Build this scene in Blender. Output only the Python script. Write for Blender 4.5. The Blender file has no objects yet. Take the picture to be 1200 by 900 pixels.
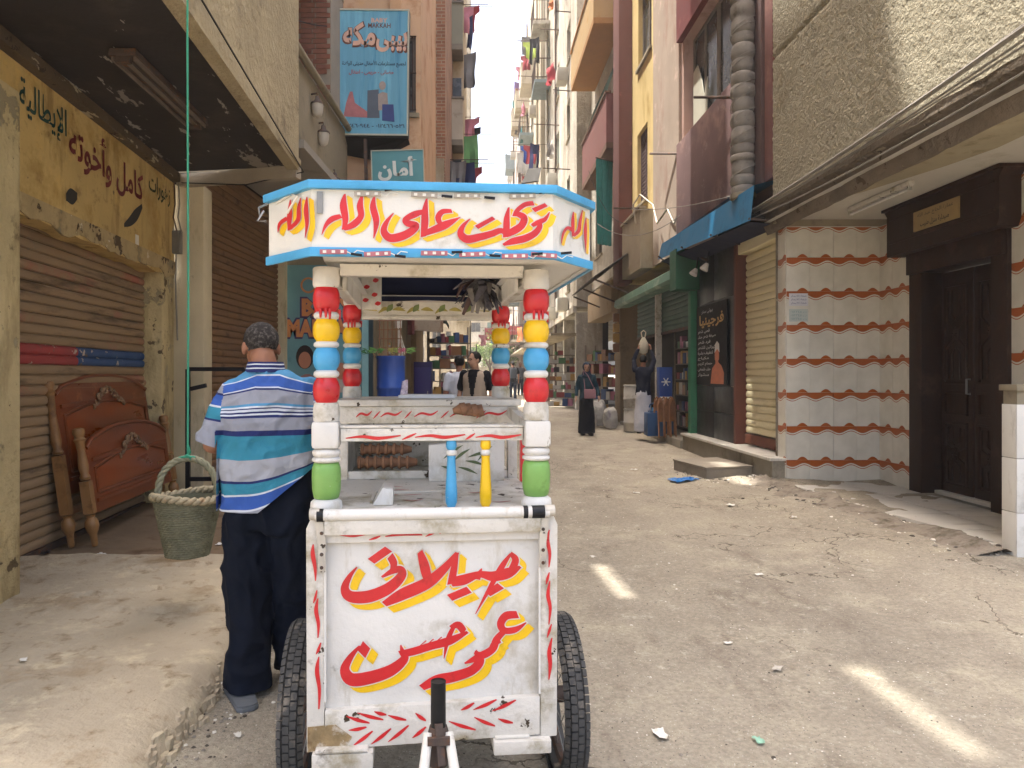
import bpy, bmesh, math, random
from mathutils import Vector, Matrix, noise
random.seed(11)
sc = bpy.context.scene
COL = sc.collection
R = math.radians

# ---------------------------------------------------------------- camera, sky, sun, exposure
CAMZ = 1.5; F = 860.0; VX = 560.0; HY = 440.0        # focal length and principal point in photo pixels (1200 wide)
cam_d = bpy.data.cameras.new("camera"); cam = bpy.data.objects.new("camera", cam_d); COL.objects.link(cam)
cam_d.sensor_width = 36; cam_d.lens = F / 1200 * 36
cam_d.shift_x = (600 - VX) / 1200; cam_d.shift_y = -(450 - HY) / 1200
cam_d.clip_start = 0.05; cam_d.clip_end = 2000
cam.location = (0, 0, CAMZ); cam.rotation_euler = (R(90), 0, 0)
sc.camera = cam
SUN_EL = 75.0; SUN_DIR = Vector((-math.cos(R(SUN_EL)), 0.035, math.sin(R(SUN_EL)))).normalized()   # towards the sun: high, from the left
w = bpy.data.worlds.new("World"); sc.world = w; w.use_nodes = True
wn = w.node_tree.nodes; wl = w.node_tree.links
sky = wn.new("ShaderNodeTexSky"); sky.sky_type = 'NISHITA'; sky.sun_disc = False
sky.sun_elevation = R(SUN_EL); sky.sun_rotation = math.atan2(SUN_DIR.x, SUN_DIR.y)
sky.air_density = 1.0; sky.dust_density = 9.0; sky.ozone_density = 0.6
wl.new(sky.outputs[0], wn["Background"].inputs[0]); wn["Background"].inputs[1].default_value = 0.15
sd = bpy.data.lights.new("sun", 'SUN'); sd.energy = 2.5; sd.angle = R(0.6); sd.color = (1, 0.96, 0.89)
so = bpy.data.objects.new("sun", sd); COL.objects.link(so)
so.rotation_euler = SUN_DIR.to_track_quat('Z', 'Y').to_euler(); so.location = (0, 0, 40)
sc.view_settings.view_transform = 'Standard'; sc.view_settings.look = 'None'
sc.view_settings.exposure = 2.3; sc.view_settings.gamma = 1
sc.cycles.max_bounces = 8; sc.cycles.diffuse_bounces = 5
try:
    sc.cycles.use_denoising = True
except Exception: pass

# ---------------------------------------------------------------- helpers
def P(px, py, D):
    "world point D metres ahead that is seen at photo pixel (px, py)"
    return Vector(((px - VX) / F * D, D, CAMZ + (HY - py) / F * D))
def srgb(h):
    h = h.lstrip('#'); v = [int(h[i:i+2], 16) / 255 for i in (0, 2, 4)]
    return tuple(c / 12.92 if c <= .04045 else ((c + .055) / 1.055) ** 2.4 for c in v)
def gz(x, y):
    "height of the street"
    z = 0.0136 * max(0.0, y - 3)
    z += 0.012 * noise.noise(Vector((x * .7, y * .5, 3))) * min(1, max(0, (y - 1) / 3))
    # dirt bank along the right hand thresholds
    if 2.3 < x < 7 and 3 < y < 12:
        a = min(1, max(0, (x - 2.5) / 1.2)); b = min(1, max(0, (y - 3.8) / 2.0)) * min(1, max(0, (11.0 - y) / 1.6))
        a = a * a * (3 - 2 * a)
        z += (0.07 + .05 * noise.noise(Vector((x * 1.6, y * 1.3, 9))) + .02 * noise.noise(Vector((x * 5, y * 5, 2)))) * a * b
    return z

class MB:
    "collects geometry for one mesh object"
    def __init__(s): s.v = []; s.f = []; s.m = []
    def add(s, vs, fs, mi=0):
        o = len(s.v); s.v += [tuple(p) for p in vs]
        s.f += [tuple(i + o for i in f) for f in fs]; s.m += [mi] * len(fs)
        return s
    def box(s, x0, x1, y0, y1, z0, z1, mi=0, M=None):
        vs = [Vector((x, y, z)) for z in (z0, z1) for y in (y0, y1) for x in (x0, x1)]
        if M is not None: vs = [M @ p for p in vs]
        return s.add(vs, [(0, 2, 3, 1), (4, 5, 7, 6), (0, 1, 5, 4), (2, 6, 7, 3), (0, 4, 6, 2), (1, 3, 7, 5)], mi)
    def bar(s, a, b, w, h=None, mi=0, up=(0, 0, 1)):
        a = Vector(a); b = Vector(b); h = h or w; d = (b - a).normalized(); up = Vector(up)
        if abs(d.dot(up)) > .98: up = Vector((0, 1, 0))
        sx = d.cross(up).normalized(); sz = sx.cross(d)
        vs = [p + sx * (w / 2 * i) + sz * (h / 2 * j) for p in (a, b) for i, j in ((-1, -1), (1, -1), (1, 1), (-1, 1))]
        return s.add(vs, [(3, 2, 1, 0), (4, 5, 6, 7), (0, 1, 5, 4), (1, 2, 6, 5), (2, 3, 7, 6), (3, 0, 4, 7)], mi)
    def tube(s, pts, r, n=8, mi=0, cap=True, flat=1.0):
        pts = [Vector(p) for p in pts]; k = len(pts)
        rs = r if isinstance(r, (list, tuple)) else [r] * k
        vs = []; ref = None
        for i, p in enumerate(pts):
            d = (pts[min(i + 1, k - 1)] - pts[max(i - 1, 0)]).normalized()
            if ref is None: ref = Vector((0, 0, 1)) if abs(d.z) < .9 else Vector((0, 1, 0))
            sx = d.cross(ref).normalized(); sy = sx.cross(d).normalized(); ref = sy
            for j in range(n):
                a = 2 * math.pi * j / n
                vs.append(p + sx * (math.cos(a) * rs[i]) + sy * (math.sin(a) * rs[i] * flat))
        fs = [(i * n + j, i * n + (j + 1) % n, (i + 1) * n + (j + 1) % n, (i + 1) * n + j) for i in range(k - 1) for j in range(n)]
        if cap: fs += [tuple(range(n))[::-1], tuple((k - 1) * n + j for j in range(n))]
        return s.add(vs, fs, mi)
    def lathe(s, prof, c=(0, 0, 0), n=20, mi=0, cap=True, M=None):
        "prof: (r, z) from bottom to top; mi may be a list, one per ring band"
        c = Vector(c); k = len(prof); vs = []
        for r, z in prof:
            for j in range(n):
                a = 2 * math.pi * j / n; vs.append(c + Vector((r * math.cos(a), r * math.sin(a), z)))
        if M is not None: vs = [M @ v for v in vs]
        o = len(s.v); s.v += [tuple(v) for v in vs]
        for i in range(k - 1):
            for j in range(n):
                s.f.append((o + i * n + j, o + i * n + (j + 1) % n, o + (i + 1) * n + (j + 1) % n, o + (i + 1) * n + j))
                s.m.append(mi[i] if isinstance(mi, list) else mi)
        if cap:
            m0 = mi[0] if isinstance(mi, list) else mi; m1 = mi[-1] if isinstance(mi, list) else mi
            s.f.append(tuple(o + j for j in range(n))[::-1]); s.m.append(m0)
            s.f.append(tuple(o + (k - 1) * n + j for j in range(n))); s.m.append(m1)
        return s
    def prism(s, poly, y0, y1, mi=0, M=None):
        "poly of (x,z), extruded from y0 (front, towards -y) to y1"
        n = len(poly)
        ar = sum(poly[i][0] * poly[(i + 1) % n][1] - poly[(i + 1) % n][0] * poly[i][1] for i in range(n))
        if ar < 0: poly = poly[::-1]
        vs = [Vector((x, y0, z)) for x, z in poly] + [Vector((x, y1, z)) for x, z in poly]
        if M is not None: vs = [M @ p for p in vs]
        fs = [tuple(range(n)), tuple(range(2 * n - 1, n - 1, -1))] + [(i, i + n, (i + 1) % n + n, (i + 1) % n) for i in range(n)]
        return s.add(vs, fs, mi)
    def prism_h(s, poly, z0, z1, mi=0):
        n = len(poly)
        ar = sum(poly[i][0] * poly[(i + 1) % n][1] - poly[(i + 1) % n][0] * poly[i][1] for i in range(n))
        if ar < 0: poly = poly[::-1]
        vs = [Vector((x, y, z0)) for x, y in poly] + [Vector((x, y, z1)) for x, y in poly]
        fs = [tuple(range(n))[::-1], tuple(range(n, 2 * n))] + [(i, (i + 1) % n, (i + 1) % n + n, i + n) for i in range(n)]
        return s.add(vs, fs, mi)
    def quad(s, a, b, c, d, mi=0): return s.add([a, b, c, d], [(0, 1, 2, 3)], mi)
    def mesh(s, name, mats, smooth=30):
        me = bpy.data.meshes.new(name); me.from_pydata(s.v, [], s.f); me.update()
        for m in (mats if isinstance(mats, (list, tuple)) else [mats]): me.materials.append(m)
        if any(s.m): me.polygons.foreach_set("material_index", s.m)
        if smooth:
            me.polygons.foreach_set("use_smooth", [True] * len(me.polygons))
            me.set_sharp_from_angle(angle=R(smooth))
        return me
    def build(s, name, mats, parent=None, smooth=30, bevel=0, loc=None, rot=None):
        me = s.mesh(name, mats, smooth)
        if bevel:
            bm = bmesh.new(); bm.from_mesh(me)
            es = [e for e in bm.edges if len(e.link_faces) == 2 and e.calc_face_angle(0) > R(35)]
            bmesh.ops.bevel(bm, geom=es, offset=bevel, segments=2, affect='EDGES', profile=.6, clamp_overlap=True)
            bm.to_mesh(me); bm.free()
            me.polygons.foreach_set("use_smooth", [True] * len(me.polygons)); me.set_sharp_from_angle(angle=R(50))
        return link(name, me, parent, loc, rot)

def link(name, me, parent=None, loc=None, rot=None):
    o = bpy.data.objects.new(name, me); COL.objects.link(o)
    if parent is not None: o.parent = parent
    if loc is not None: o.location = loc
    if rot is not None: o.rotation_euler = rot
    return o
def tag(o, label, cat, group=None):
    o["label"] = label; o["category"] = cat
    if group: o["group"] = group
    return o
def structure(o): o["kind"] = "structure"; return o
def stuff(o): o["kind"] = "stuff"; return o
def thing(name, label, cat, loc=(0, 0, 0), rz=0, group=None):
    o = bpy.data.objects.new(name, None); COL.objects.link(o); o.empty_display_size = .1
    o.location = loc; o.rotation_euler = (0, 0, R(rz)); return tag(o, label, cat, group)
def dup(root, loc=None, rz=None, label=None, rot=None):
    def cp(o, par):
        c = o.copy(); COL.objects.link(c); c.parent = par
        for ch in kids.get(o.name, []): cp(ch, c)
        return c
    kids = {}
    for o in list(COL.objects):
        if o.parent: kids.setdefault(o.parent.name, []).append(o)
    r = cp(root, root.parent)
    if loc is not None: r.location = loc
    if rz is not None: r.rotation_euler = (0, 0, R(rz))
    if rot is not None: r.rotation_euler = rot
    if label: r["label"] = label
    return r

# ---------------------------------------------------------------- materials
_M = {}
def mat(name, col, rough=.8, var=.18, vs=3.0, bump=.15, bs=60, dirt=None, metal=0, stretch=None, chips=None, spec=.3, sat=None, bd=.01):
    "col linear rgb; dirt=(colour, amount 0..1, scale[, stretch]); chips=(colour, amount, scale)"
    if name in _M: return _M[name]
    if isinstance(col, str): col = srgb(col)
    if sat is None: sat = .82
    g_ = .3 * col[0] + .6 * col[1] + .1 * col[2]; col = tuple(g_ + (c - g_) * sat for c in col)
    m = bpy.data.materials.new(name); m.use_nodes = True; _M[name] = m
    N = m.node_tree.nodes; L = m.node_tree.links; b = N["Principled BSDF"]
    tc = N.new("ShaderNodeTexCoord"); oi = N.new("ShaderNodeObjectInfo")
    vm = N.new("ShaderNodeVectorMath"); vm.operation = 'MULTIPLY_ADD'
    cb = N.new("ShaderNodeCombineXYZ"); 
    for i in range(3): L.new(oi.outputs["Random"], cb.inputs[i])
    L.new(cb.outputs[0], vm.inputs[0]); vm.inputs[1].default_value = (7.3, 11.1, 5.7); L.new(tc.outputs["Object"], vm.inputs[2])
    def nz(scale, det=5, rgh=.6, st=None):
        n = N.new("ShaderNodeTexNoise"); n.inputs["Scale"].default_value = scale; n.inputs["Detail"].default_value = det; n.inputs["Roughness"].default_value = rgh
        src = vm.outputs[0]
        if st:
            mp = N.new("ShaderNodeMapping"); mp.inputs["Scale"].default_value = st; L.new(src, mp.inputs[0]); src = mp.outputs[0]
        L.new(src, n.inputs["Vector"]); return n
    def ramp(src, a, bb, c0=(0, 0, 0, 1), c1=(1, 1, 1, 1)):
        r = N.new("ShaderNodeValToRGB"); r.color_ramp.elements[0].position = a; r.color_ramp.elements[1].position = bb
        r.color_ramp.elements[0].color = c0; r.color_ramp.elements[1].color = c1; L.new(src, r.inputs[0]); return r
    n1 = nz(vs, 6, .62, stretch)
    lo = tuple(max(0, c * (1 - var)) for c in col) + (1,); hi = tuple(min(1, c * (1 + var)) for c in col) + (1,)
    r1 = ramp(n1.outputs["Fac"], .3, .7, lo, hi); out = r1.outputs[0]; fac_r = n1.outputs["Fac"]
    def mix(fac, a, bcol):
        x = N.new("ShaderNodeMix"); x.data_type = 'RGBA'; L.new(fac, x.inputs[0]); L.new(a, x.inputs[6])
        if isinstance(bcol, tuple): x.inputs[7].default_value = tuple(bcol[:3]) + (1,)
        else: L.new(bcol, x.inputs[7])
        return x.outputs[2]
    bh = None
    for d in (dirt if isinstance(dirt, list) else [dirt] if dirt else []):
        dc = srgb(d[0]) if isinstance(d[0], str) else d[0]
        n = nz(d[2], 8, .68, d[3] if len(d) > 3 else None); t = .72 - .42 * d[1]
        out = mix(ramp(n.outputs["Fac"], t, min(1, t + .16)).outputs[0], out, dc)
    for ch in (chips if isinstance(chips, list) else [chips] if chips else []):
        cc = srgb(ch[0]) if isinstance(ch[0], str) else ch[0]
        n = nz(ch[2], 9, .62, ch[3] if len(ch) > 3 else None); t = .74 - .3 * ch[1]
        cr = ramp(n.outputs["Fac"], t, t + .012)
        out = mix(cr.outputs[0], out, cc); bh = cr.outputs[0] if bh is None else bh
    L.new(out, b.inputs["Base Color"]); b.inputs["Metallic"].default_value = metal
    rr = ramp(fac_r, .3, .7, (max(0, rough - .08),) * 3 + (1,), (min(1, rough + .08),) * 3 + (1,)); L.new(rr.outputs[0], b.inputs["Roughness"])
    b.inputs["Specular IOR Level"].default_value = spec
    if bump:
        nb = nz(bs, 4, .6); bp = N.new("ShaderNodeBump"); bp.inputs["Strength"].default_value = bump; bp.inputs["Distance"].default_value = bd
        if bh is not None:
            ma = N.new("ShaderNodeMath"); ma.operation = 'MULTIPLY_ADD'; L.new(bh, ma.inputs[0]); ma.inputs[1].default_value = -.6; L.new(nb.outputs["Fac"], ma.inputs[2]); L.new(ma.outputs[0], bp.inputs["Height"])
        else: L.new(nb.outputs["Fac"], bp.inputs["Height"])
        L.new(bp.outputs[0], b.inputs["Normal"])
    return m
def plain(name, col, rough=.6, **k): return mat(name, col, rough, var=k.pop('var', .1), **k)

WHITE = mat("white_paint_worn", "#d2cec6", .5, .05, 4, .25, 30, dirt=[("#a39a86", .42, 3.0), ("#b5ab98", .4, 11, (1, 1, .25)), ("#6d6250", .18, 14)], chips=[("#5a4a36", .14, 9), ("#8d8472", .14, 26, (1, 1, .2))], spec=.4)
WHITE2 = mat("white_paint_chipped", "#ccc6ba", .55, .07, 6, .4, 40, dirt=[("#8f8468", .5, 5), ("#5a4e3a", .25, 11)], chips=("#3f3324", .35, 16), spec=.35)
RED = mat("red_enamel", "#c4141c", .35, .12, 8, .08, 30, sat=.95, dirt=[("#8f1a1c", .35, 9), ("#5f1416", .2, 20)], chips=("#b9b0a0", .10, 17), spec=.5)
YEL = mat("yellow_enamel", "#e3b60e", .35, .1, 8, .08, 30, sat=1, dirt=[("#b8920c", .35, 9), ("#7a6414", .15, 20)], chips=("#c4bba8", .08, 17), spec=.5)
BLU = mat("blue_enamel", "#3c98c8", .38, .1, 8, .08, 30, sat=.95, dirt=[("#3484ad", .4, 7), ("#2a5f7f", .15, 20)], chips=("#c9c4b8", .12, 17), spec=.5)
GRN = mat("green_enamel", "#6ea53a", .38, .12, 8, .1, 30, dirt=("#4c7428", .25, 10), chips=("#c9c7b8", .1, 22), spec=.5)
BLACK = mat("black_tape", "#16161a", .5, .2, 10, .2, 60)
STEEL = mat("dull_steel", "#8d8a84", .45, .15, 12, .1, 60, metal=.8, dirt=("#5b4331", .35, 20))
RUST = mat("rusty_metal", "#4e4038", .75, .25, 10, .3, 60, dirt=("#6e4526", .5, 14))
RUBBER = mat("tyre_rubber", "#444341", .85, .12, 20, .15, 90, dirt=("#8a8072", .42, 9))
# ---------------------------------------------------------------- lettering
_AR = {  # isolated, final, initial, medial
'ا': (0xfe8d, 0xfe8e, 0, 0), 'أ': (0xfe83, 0xfe84, 0, 0), 'إ': (0xfe87, 0xfe88, 0, 0), 'آ': (0xfe81, 0xfe82, 0, 0), 'ب': (0xfe8f, 0xfe90, 0xfe91, 0xfe92), 'ة': (0xfe93, 0xfe94, 0, 0),
'ت': (0xfe95, 0xfe96, 0xfe97, 0xfe98), 'ث': (0xfe99, 0xfe9a, 0xfe9b, 0xfe9c), 'ج': (0xfe9d, 0xfe9e, 0xfe9f, 0xfea0), 'ح': (0xfea1, 0xfea2, 0xfea3, 0xfea4),
'خ': (0xfea5, 0xfea6, 0xfea7, 0xfea8), 'د': (0xfea9, 0xfeaa, 0, 0), 'ذ': (0xfeab, 0xfeac, 0, 0), 'ر': (0xfead, 0xfeae, 0, 0), 'ز': (0xfeaf, 0xfeb0, 0, 0),
'س': (0xfeb1, 0xfeb2, 0xfeb3, 0xfeb4), 'ش': (0xfeb5, 0xfeb6, 0xfeb7, 0xfeb8), 'ص': (0xfeb9, 0xfeba, 0xfebb, 0xfebc), 'ض': (0xfebd, 0xfebe, 0xfebf, 0xfec0),
'ط': (0xfec1, 0xfec2, 0xfec3, 0xfec4), 'ظ': (0xfec5, 0xfec6, 0xfec7, 0xfec8), 'ع': (0xfec9, 0xfeca, 0xfecb, 0xfecc), 'غ': (0xfecd, 0xfece, 0xfecf, 0xfed0),
'ف': (0xfed1, 0xfed2, 0xfed3, 0xfed4), 'ق': (0xfed5, 0xfed6, 0xfed7, 0xfed8), 'ك': (0xfed9, 0xfeda, 0xfedb, 0xfedc), 'ل': (0xfedd, 0xfede, 0xfedf, 0xfee0),
'م': (0xfee1, 0xfee2, 0xfee3, 0xfee4), 'ن': (0xfee5, 0xfee6, 0xfee7, 0xfee8), 'ه': (0xfee9, 0xfeea, 0xfeeb, 0xfeec), 'و': (0xfeed, 0xfeee, 0, 0),
'ى': (0xfeef, 0xfef0, 0, 0), 'ي': (0xfef1, 0xfef2, 0xfef3, 0xfef4), 'ئ': (0xfe89, 0xfe8a, 0xfe8b, 0xfe8c)}
def shape_ar(t):
    out = []; i = 0
    def ch(k): return t[k] if 0 <= k < len(t) else ' '
    while i < len(t):
        c = t[i]
        prev = ch(i - 1); pj = prev in _AR and _AR[prev][2] != 0
        if c == 'ل' and ch(i + 1) in 'اأإآ':
            base = {'ا': 0xfefb, 'أ': 0xfef7, 'إ': 0xfef9, 'آ': 0xfef5}[t[i + 1]]
            out.append(chr(base + (1 if pj else 0))); i += 2; continue
        if c in _AR:
            nj = _AR[c][2] != 0 and ch(i + 1) in _AR
            out.append(chr(_AR[c][(3 if nj else 1) if pj else (2 if nj else 0)]))
        else: out.append(c)
        i += 1
    s = ''.join(out)[::-1]
    # keep latin and digit runs in reading order
    res = ''; run = ''
    for c in s:
        if c.isascii() and c.isalnum() or '\u0660' <= c <= '\u0669': run = c + run
        else: res += run + c; run = ''
    return res + run
def text_mb(s, width, height=None, arabic=True, bold=0.0, res=2):
    "flat lettering in the xz plane, centred on x, baseline box centred on z"
    cu = bpy.data.curves.new("lettering", 'FONT'); cu.body = shape_ar(s) if arabic else s
    cu.resolution_u = res; cu.offset = bold; cu.fill_mode = 'FRONT' if hasattr(cu, 'fill_mode') else cu.fill_mode
    o = bpy.data.objects.new("lettering", cu); COL.objects.link(o); bpy.context.view_layer.update()
    me = o.to_mesh(); vs = [v.co.copy() for v in me.vertices]; fs = [tuple(p.vertices) for p in me.polygons]
    o.to_mesh_clear(); bpy.data.objects.remove(o); bpy.data.curves.remove(cu)
    xs = [v.x for v in vs]; ys = [v.y for v in vs]
    cx = (min(xs) + max(xs)) / 2; cy = (min(ys) + max(ys)) / 2; sx = width / (max(xs) - min(xs)); sy = height / (max(ys) - min(ys)) if height else sx
    mb = MB(); mb.add([Vector(((v.x - cx) * sx, 0, (v.y - cy) * sy)) for v in vs], fs); return mb
def place(mb, M):
    mb.v = [tuple(M @ Vector(v)) for v in mb.v]; return mb
def lettering(s, width, height, mat_, parent, M, arabic=True, bold=0.0, name="lettering", res=2):
    return place(text_mb(s, width, height, arabic, bold, res), M).build(name, mat_, parent, smooth=0)

def cr(pts, sub=6):
    "Catmull-Rom through tuples"
    if len(pts) < 3: return pts
    out = []
    for i in range(len(pts) - 1):
        p0 = pts[max(i - 1, 0)]; p1 = pts[i]; p2 = pts[i + 1]; p3 = pts[min(i + 2, len(pts) - 1)]
        for k in range(sub):
            t = k / sub
            out.append(tuple(.5 * ((2 * b) + (-a + c) * t + (2 * a - 5 * b + 4 * c - d) * t * t + (-a + 3 * b - 3 * c + d) * t ** 3) for a, b, c, d in zip(p0, p1, p2, p3)))
    return out + [tuple(pts[-1])]
def brush(mb, pts, dx=0, dy=0, grow=0, fn=None, mi=0, nib=-.6):
    "one painted stroke; (x,y,width) in drawing units, cut at the ends by a slanted nib"
    q = cr(pts); L = []; Rr = []
    for i, (x, y, w_) in enumerate(q):
        a = q[max(i - 1, 0)]; b = q[min(i + 1, len(q) - 1)]
        tx, ty = b[0] - a[0], b[1] - a[1]; l = math.hypot(tx, ty) or 1; tx /= l; ty /= l
        nx, ny = -ty, tx; w2 = w_ / 2 * (1.22 if w_ > 1 else 1) + grow
        ex = 0
        if i == 0: ex = -grow
        if i == len(q) - 1: ex = grow
        sl = .35 * w2 * (1 if (i in (0, len(q) - 1)) else 0)
        L.append((x + nx * w2 + tx * (ex + sl) + dx, y + ny * w2 + ty * (ex + sl) + dy)); Rr.append((x - nx * w2 + tx * (ex - sl) + dx, y - ny * w2 + ty * (ex - sl) + dy))
    n = len(q); vs = [fn(*p) for p in L + Rr]
    mb.add(vs, [(i, i + 1, n + i + 1, n + i) for i in range(n - 1)], mi)

def strokes(items, name, m, parent):
    "items: (stroke, fn); every stroke is a painted piece of its own"
    for st, fn in items:
        b = MB(); brush(b, st, fn=fn); b.build(name, m, parent, smooth=0)
# ================================================================ materials of the street
def street_mat():
    m = bpy.data.materials.new("dusty_asphalt"); m.use_nodes = True; N = m.node_tree.nodes; L = m.node_tree.links; b = N["Principled BSDF"]
    tc = N.new("ShaderNodeTexCoord")
    def nz(s, d=6, r=.6, st=(1, 1, 1)):
        mp = N.new("ShaderNodeMapping"); mp.inputs["Scale"].default_value = st; L.new(tc.outputs["Object"], mp.inputs[0])
        n = N.new("ShaderNodeTexNoise"); n.inputs["Scale"].default_value = s; n.inputs["Detail"].default_value = d; n.inputs["Roughness"].default_value = r; L.new(mp.outputs[0], n.inputs["Vector"]); return n.outputs["Fac"]
    def ramp(src, a, c, c0, c1):
        r = N.new("ShaderNodeValToRGB"); r.color_ramp.elements[0].position = a; r.color_ramp.elements[1].position = c; r.color_ramp.elements[0].color = (*c0, 1); r.color_ramp.elements[1].color = (*c1, 1); L.new(src, r.inputs[0]); return r.outputs[0]
    def mix(f, a, c, mode='MIX'):
        x = N.new("ShaderNodeMix"); x.data_type = 'RGBA'; x.blend_type = mode
        if isinstance(f, float): x.inputs[0].default_value = f
        else: L.new(f, x.inputs[0])
        for s, i in ((a, 6), (c, 7)):
            if isinstance(s, tuple): x.inputs[i].default_value = (*s, 1)
            else: L.new(s, x.inputs[i])
        return x.outputs[2]
    base = ramp(nz(.55, 8, .65, (1, .6, 1)), .32, .68, srgb("#8d8476"), srgb("#ada492"))
    base = mix(ramp(nz(1.3, 9, .7), .5, .66, (0, 0, 0), (1, 1, 1)), base, srgb("#b1a894"))          # drifts of dust
    base = mix(ramp(nz(2.6, 9, .72, (1, .45, 1)), .54, .68, (0, 0, 0), (.8,) * 3), base, srgb("#81776a"))
    base = mix(ramp(nz(.8, 10, .75, (1, .8, 1)), .60, .64, (0, 0, 0), (.4,) * 3), base, srgb("#6f6658"))
    base = mix(ramp(nz(7, 9, .78), .57, .66, (0, 0, 0), (.7,) * 3), base, srgb("#c2bbab"))
    vc = N.new("ShaderNodeTexVoronoi"); vc.feature = 'DISTANCE_TO_EDGE'; vc.inputs["Scale"].default_value = .9; mpv = N.new("ShaderNodeVectorMath"); mpv.operation = 'ADD'
    nv = N.new("ShaderNodeTexNoise"); nv.inputs["Scale"].default_value = 2.2; nv.inputs["Detail"].default_value = 7; L.new(tc.outputs["Object"], nv.inputs["Vector"]); L.new(nv.outputs["Color"], mpv.inputs[0]); L.new(tc.outputs["Object"], mpv.inputs[1]); L.new(mpv.outputs[0], vc.inputs["Vector"])
    ck = N.new("ShaderNodeMath"); ck.operation = 'LESS_THAN'; ck.inputs[1].default_value = .006; L.new(vc.outputs["Distance"], ck.inputs[0])
    ck2 = N.new("ShaderNodeMath"); ck2.operation = 'MULTIPLY'; L.new(ck.outputs[0], ck2.inputs[0]); L.new(ramp(nz(.5, 3), .5, .55, (0, 0, 0), (.8,) * 3), ck2.inputs[1])
    base = mix(ck2.outputs[0], base, srgb("#544b3e"))
    base = mix(.8, base, ramp(nz(38, 6, .8), .38, .62, (.74, .74, .74), (1.2, 1.2, 1.2)), 'MULTIPLY')
    v = N.new("ShaderNodeTexVoronoi"); v.inputs["Scale"].default_value = 85; L.new(tc.outputs["Object"], v.inputs["Vector"])
    sp = N.new("ShaderNodeMath"); sp.operation = 'LESS_THAN'; L.new(v.outputs["Distance"], sp.inputs[0]); sp.inputs[1].default_value = .24
    sel = N.new("ShaderNodeSeparateColor"); L.new(v.outputs["Color"], sel.inputs[0])
    gt = N.new("ShaderNodeMath"); gt.operation = 'GREATER_THAN'; L.new(sel.outputs[0], gt.inputs[0]); gt.inputs[1].default_value = .62
    mm = N.new("ShaderNodeMath"); mm.operation = 'MULTIPLY'; L.new(sp.outputs[0], mm.inputs[0]); L.new(gt.outputs[0], mm.inputs[1])
    base = mix(mm.outputs[0], base, ramp(sel.outputs[1], .2, .8, srgb("#6b6358"), srgb("#c9c2b4")))
    L.new(base, b.inputs["Base Color"]); b.inputs["Roughness"].default_value = .92; b.inputs["Specular IOR Level"].default_value = .2
    h = N.new("ShaderNodeMath"); h.operation = 'ADD'; L.new(nz(60, 5, .7), h.inputs[0])
    h2 = N.new("ShaderNodeMath"); h2.operation = 'MULTIPLY'; L.new(nz(5, 8, .7), h2.inputs[0]); h2.inputs[1].default_value = 3.5; L.new(h2.outputs[0], h.inputs[1])
    bp = N.new("ShaderNodeBump"); bp.inputs["Strength"].default_value = .8; bp.inputs["Distance"].default_value = .02; L.new(h.outputs[0], bp.inputs["Height"]); L.new(bp.outputs[0], b.inputs["Normal"])
    return m
STREET = street_mat()
CEM = mat("trodden_cement", "#ad9e82", .92, .18, 1.2, .8, 26, dirt=[("#8a7659", .5, 1.5), ("#c6b99c", .42, 3.4), ("#7a684d", .38, 8), ("#655439", .15, 16)], chips=[("#7a6a52", .16, 22)], bd=.02, spec=.2)
EARTH = mat("packed_earth", "#7b664c", .95, .2, 2, .6, 20, dirt=[("#5c4a36", .45, 4)], spec=.1)
YPLAST = mat("yellow_wall_paint", "#cbab5c", .85, .14, 1.2, .3, 30, dirt=[("#a8894c", .5, 1.6), ("#8a7044", .45, 2.6, (1, 1, .18)), ("#7a5f38", .34, 4), ("#d8b870", .35, 3)], chips=[("#c9b98c", .10, 2.2), ("#7d6c50", .14, 7)], spec=.2)
PEEL = mat("peeling_wall", "#c4b07a", .9, .15, 2, .7, 12, dirt=[("#8a7856", .6, 2.2, (1, 1, .3)), ("#4f4432", .3, 6)], chips=[("#9d9276", .55, 2.6), ("#6a5c46", .42, 5)], spec=.1, bd=.03)
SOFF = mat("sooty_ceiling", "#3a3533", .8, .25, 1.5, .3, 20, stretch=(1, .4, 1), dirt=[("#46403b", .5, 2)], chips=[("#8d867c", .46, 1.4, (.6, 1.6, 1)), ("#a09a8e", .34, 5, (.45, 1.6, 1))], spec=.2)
ROUGHP = mat("rough_render", "#ab9b78", .95, .12, 1.5, 1.0, 16, dirt=[("#857a66", .45, 1.8), ("#bdb198", .3, 4)], spec=.1, bd=.03)
CREAM = mat("cream_column_paint", "#cbbd98", .85, .1, 2, .3, 20, dirt=[("#8f8264", .4, 3, (1, 1, .3)), ("#6d6048", .2, 9)], spec=.2)
SHUT1 = mat("weathered_shutter", "#967a56", .7, .15, 1.4, .15, 40, stretch=(.5, 1, 3), dirt=[("#a25a50", .38, .9), ("#5b4a38", .45, 3, (.3, 1, 2)), ("#4b6b66", .18, 2.2)], spec=.35)
SHUT2 = mat("brown_shutter", "#7f5c38", .65, .12, 1.4, .12, 40, stretch=(.4, 1, 3), dirt=[("#8a6c4c", .45, 2, (.3, 1, 1)), ("#4a3624", .4, 4)], spec=.3)
SHUT3 = mat("beige_shutter", "#dccfa2", .55, .06, 1.4, .1, 40, stretch=(.4, 1, 3), dirt=[("#a39366", .35, 2, (.3, 1, 1))], spec=.3)
GSHUT = mat("green_shutter", "#2c5645", .6, .15, 2, .1, 40, dirt=("#49685a", .4, 3), spec=.3)
MARB = mat("white_marble", "#c9c4b8", .45, .06, 1.5, .08, 20, stretch=(1, 2.5, 1), dirt=[("#9d968a", .4, 1.8, (1, 3, 1)), ("#7a7060", .22, 6)], spec=.4)
TILEW = None
BLKM = mat("black_marble", "#151617", .4, .2, 6, .05, 30, dirt=("#4a5048", .08, 7, (1, 3, 3)), spec=.35)
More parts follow.
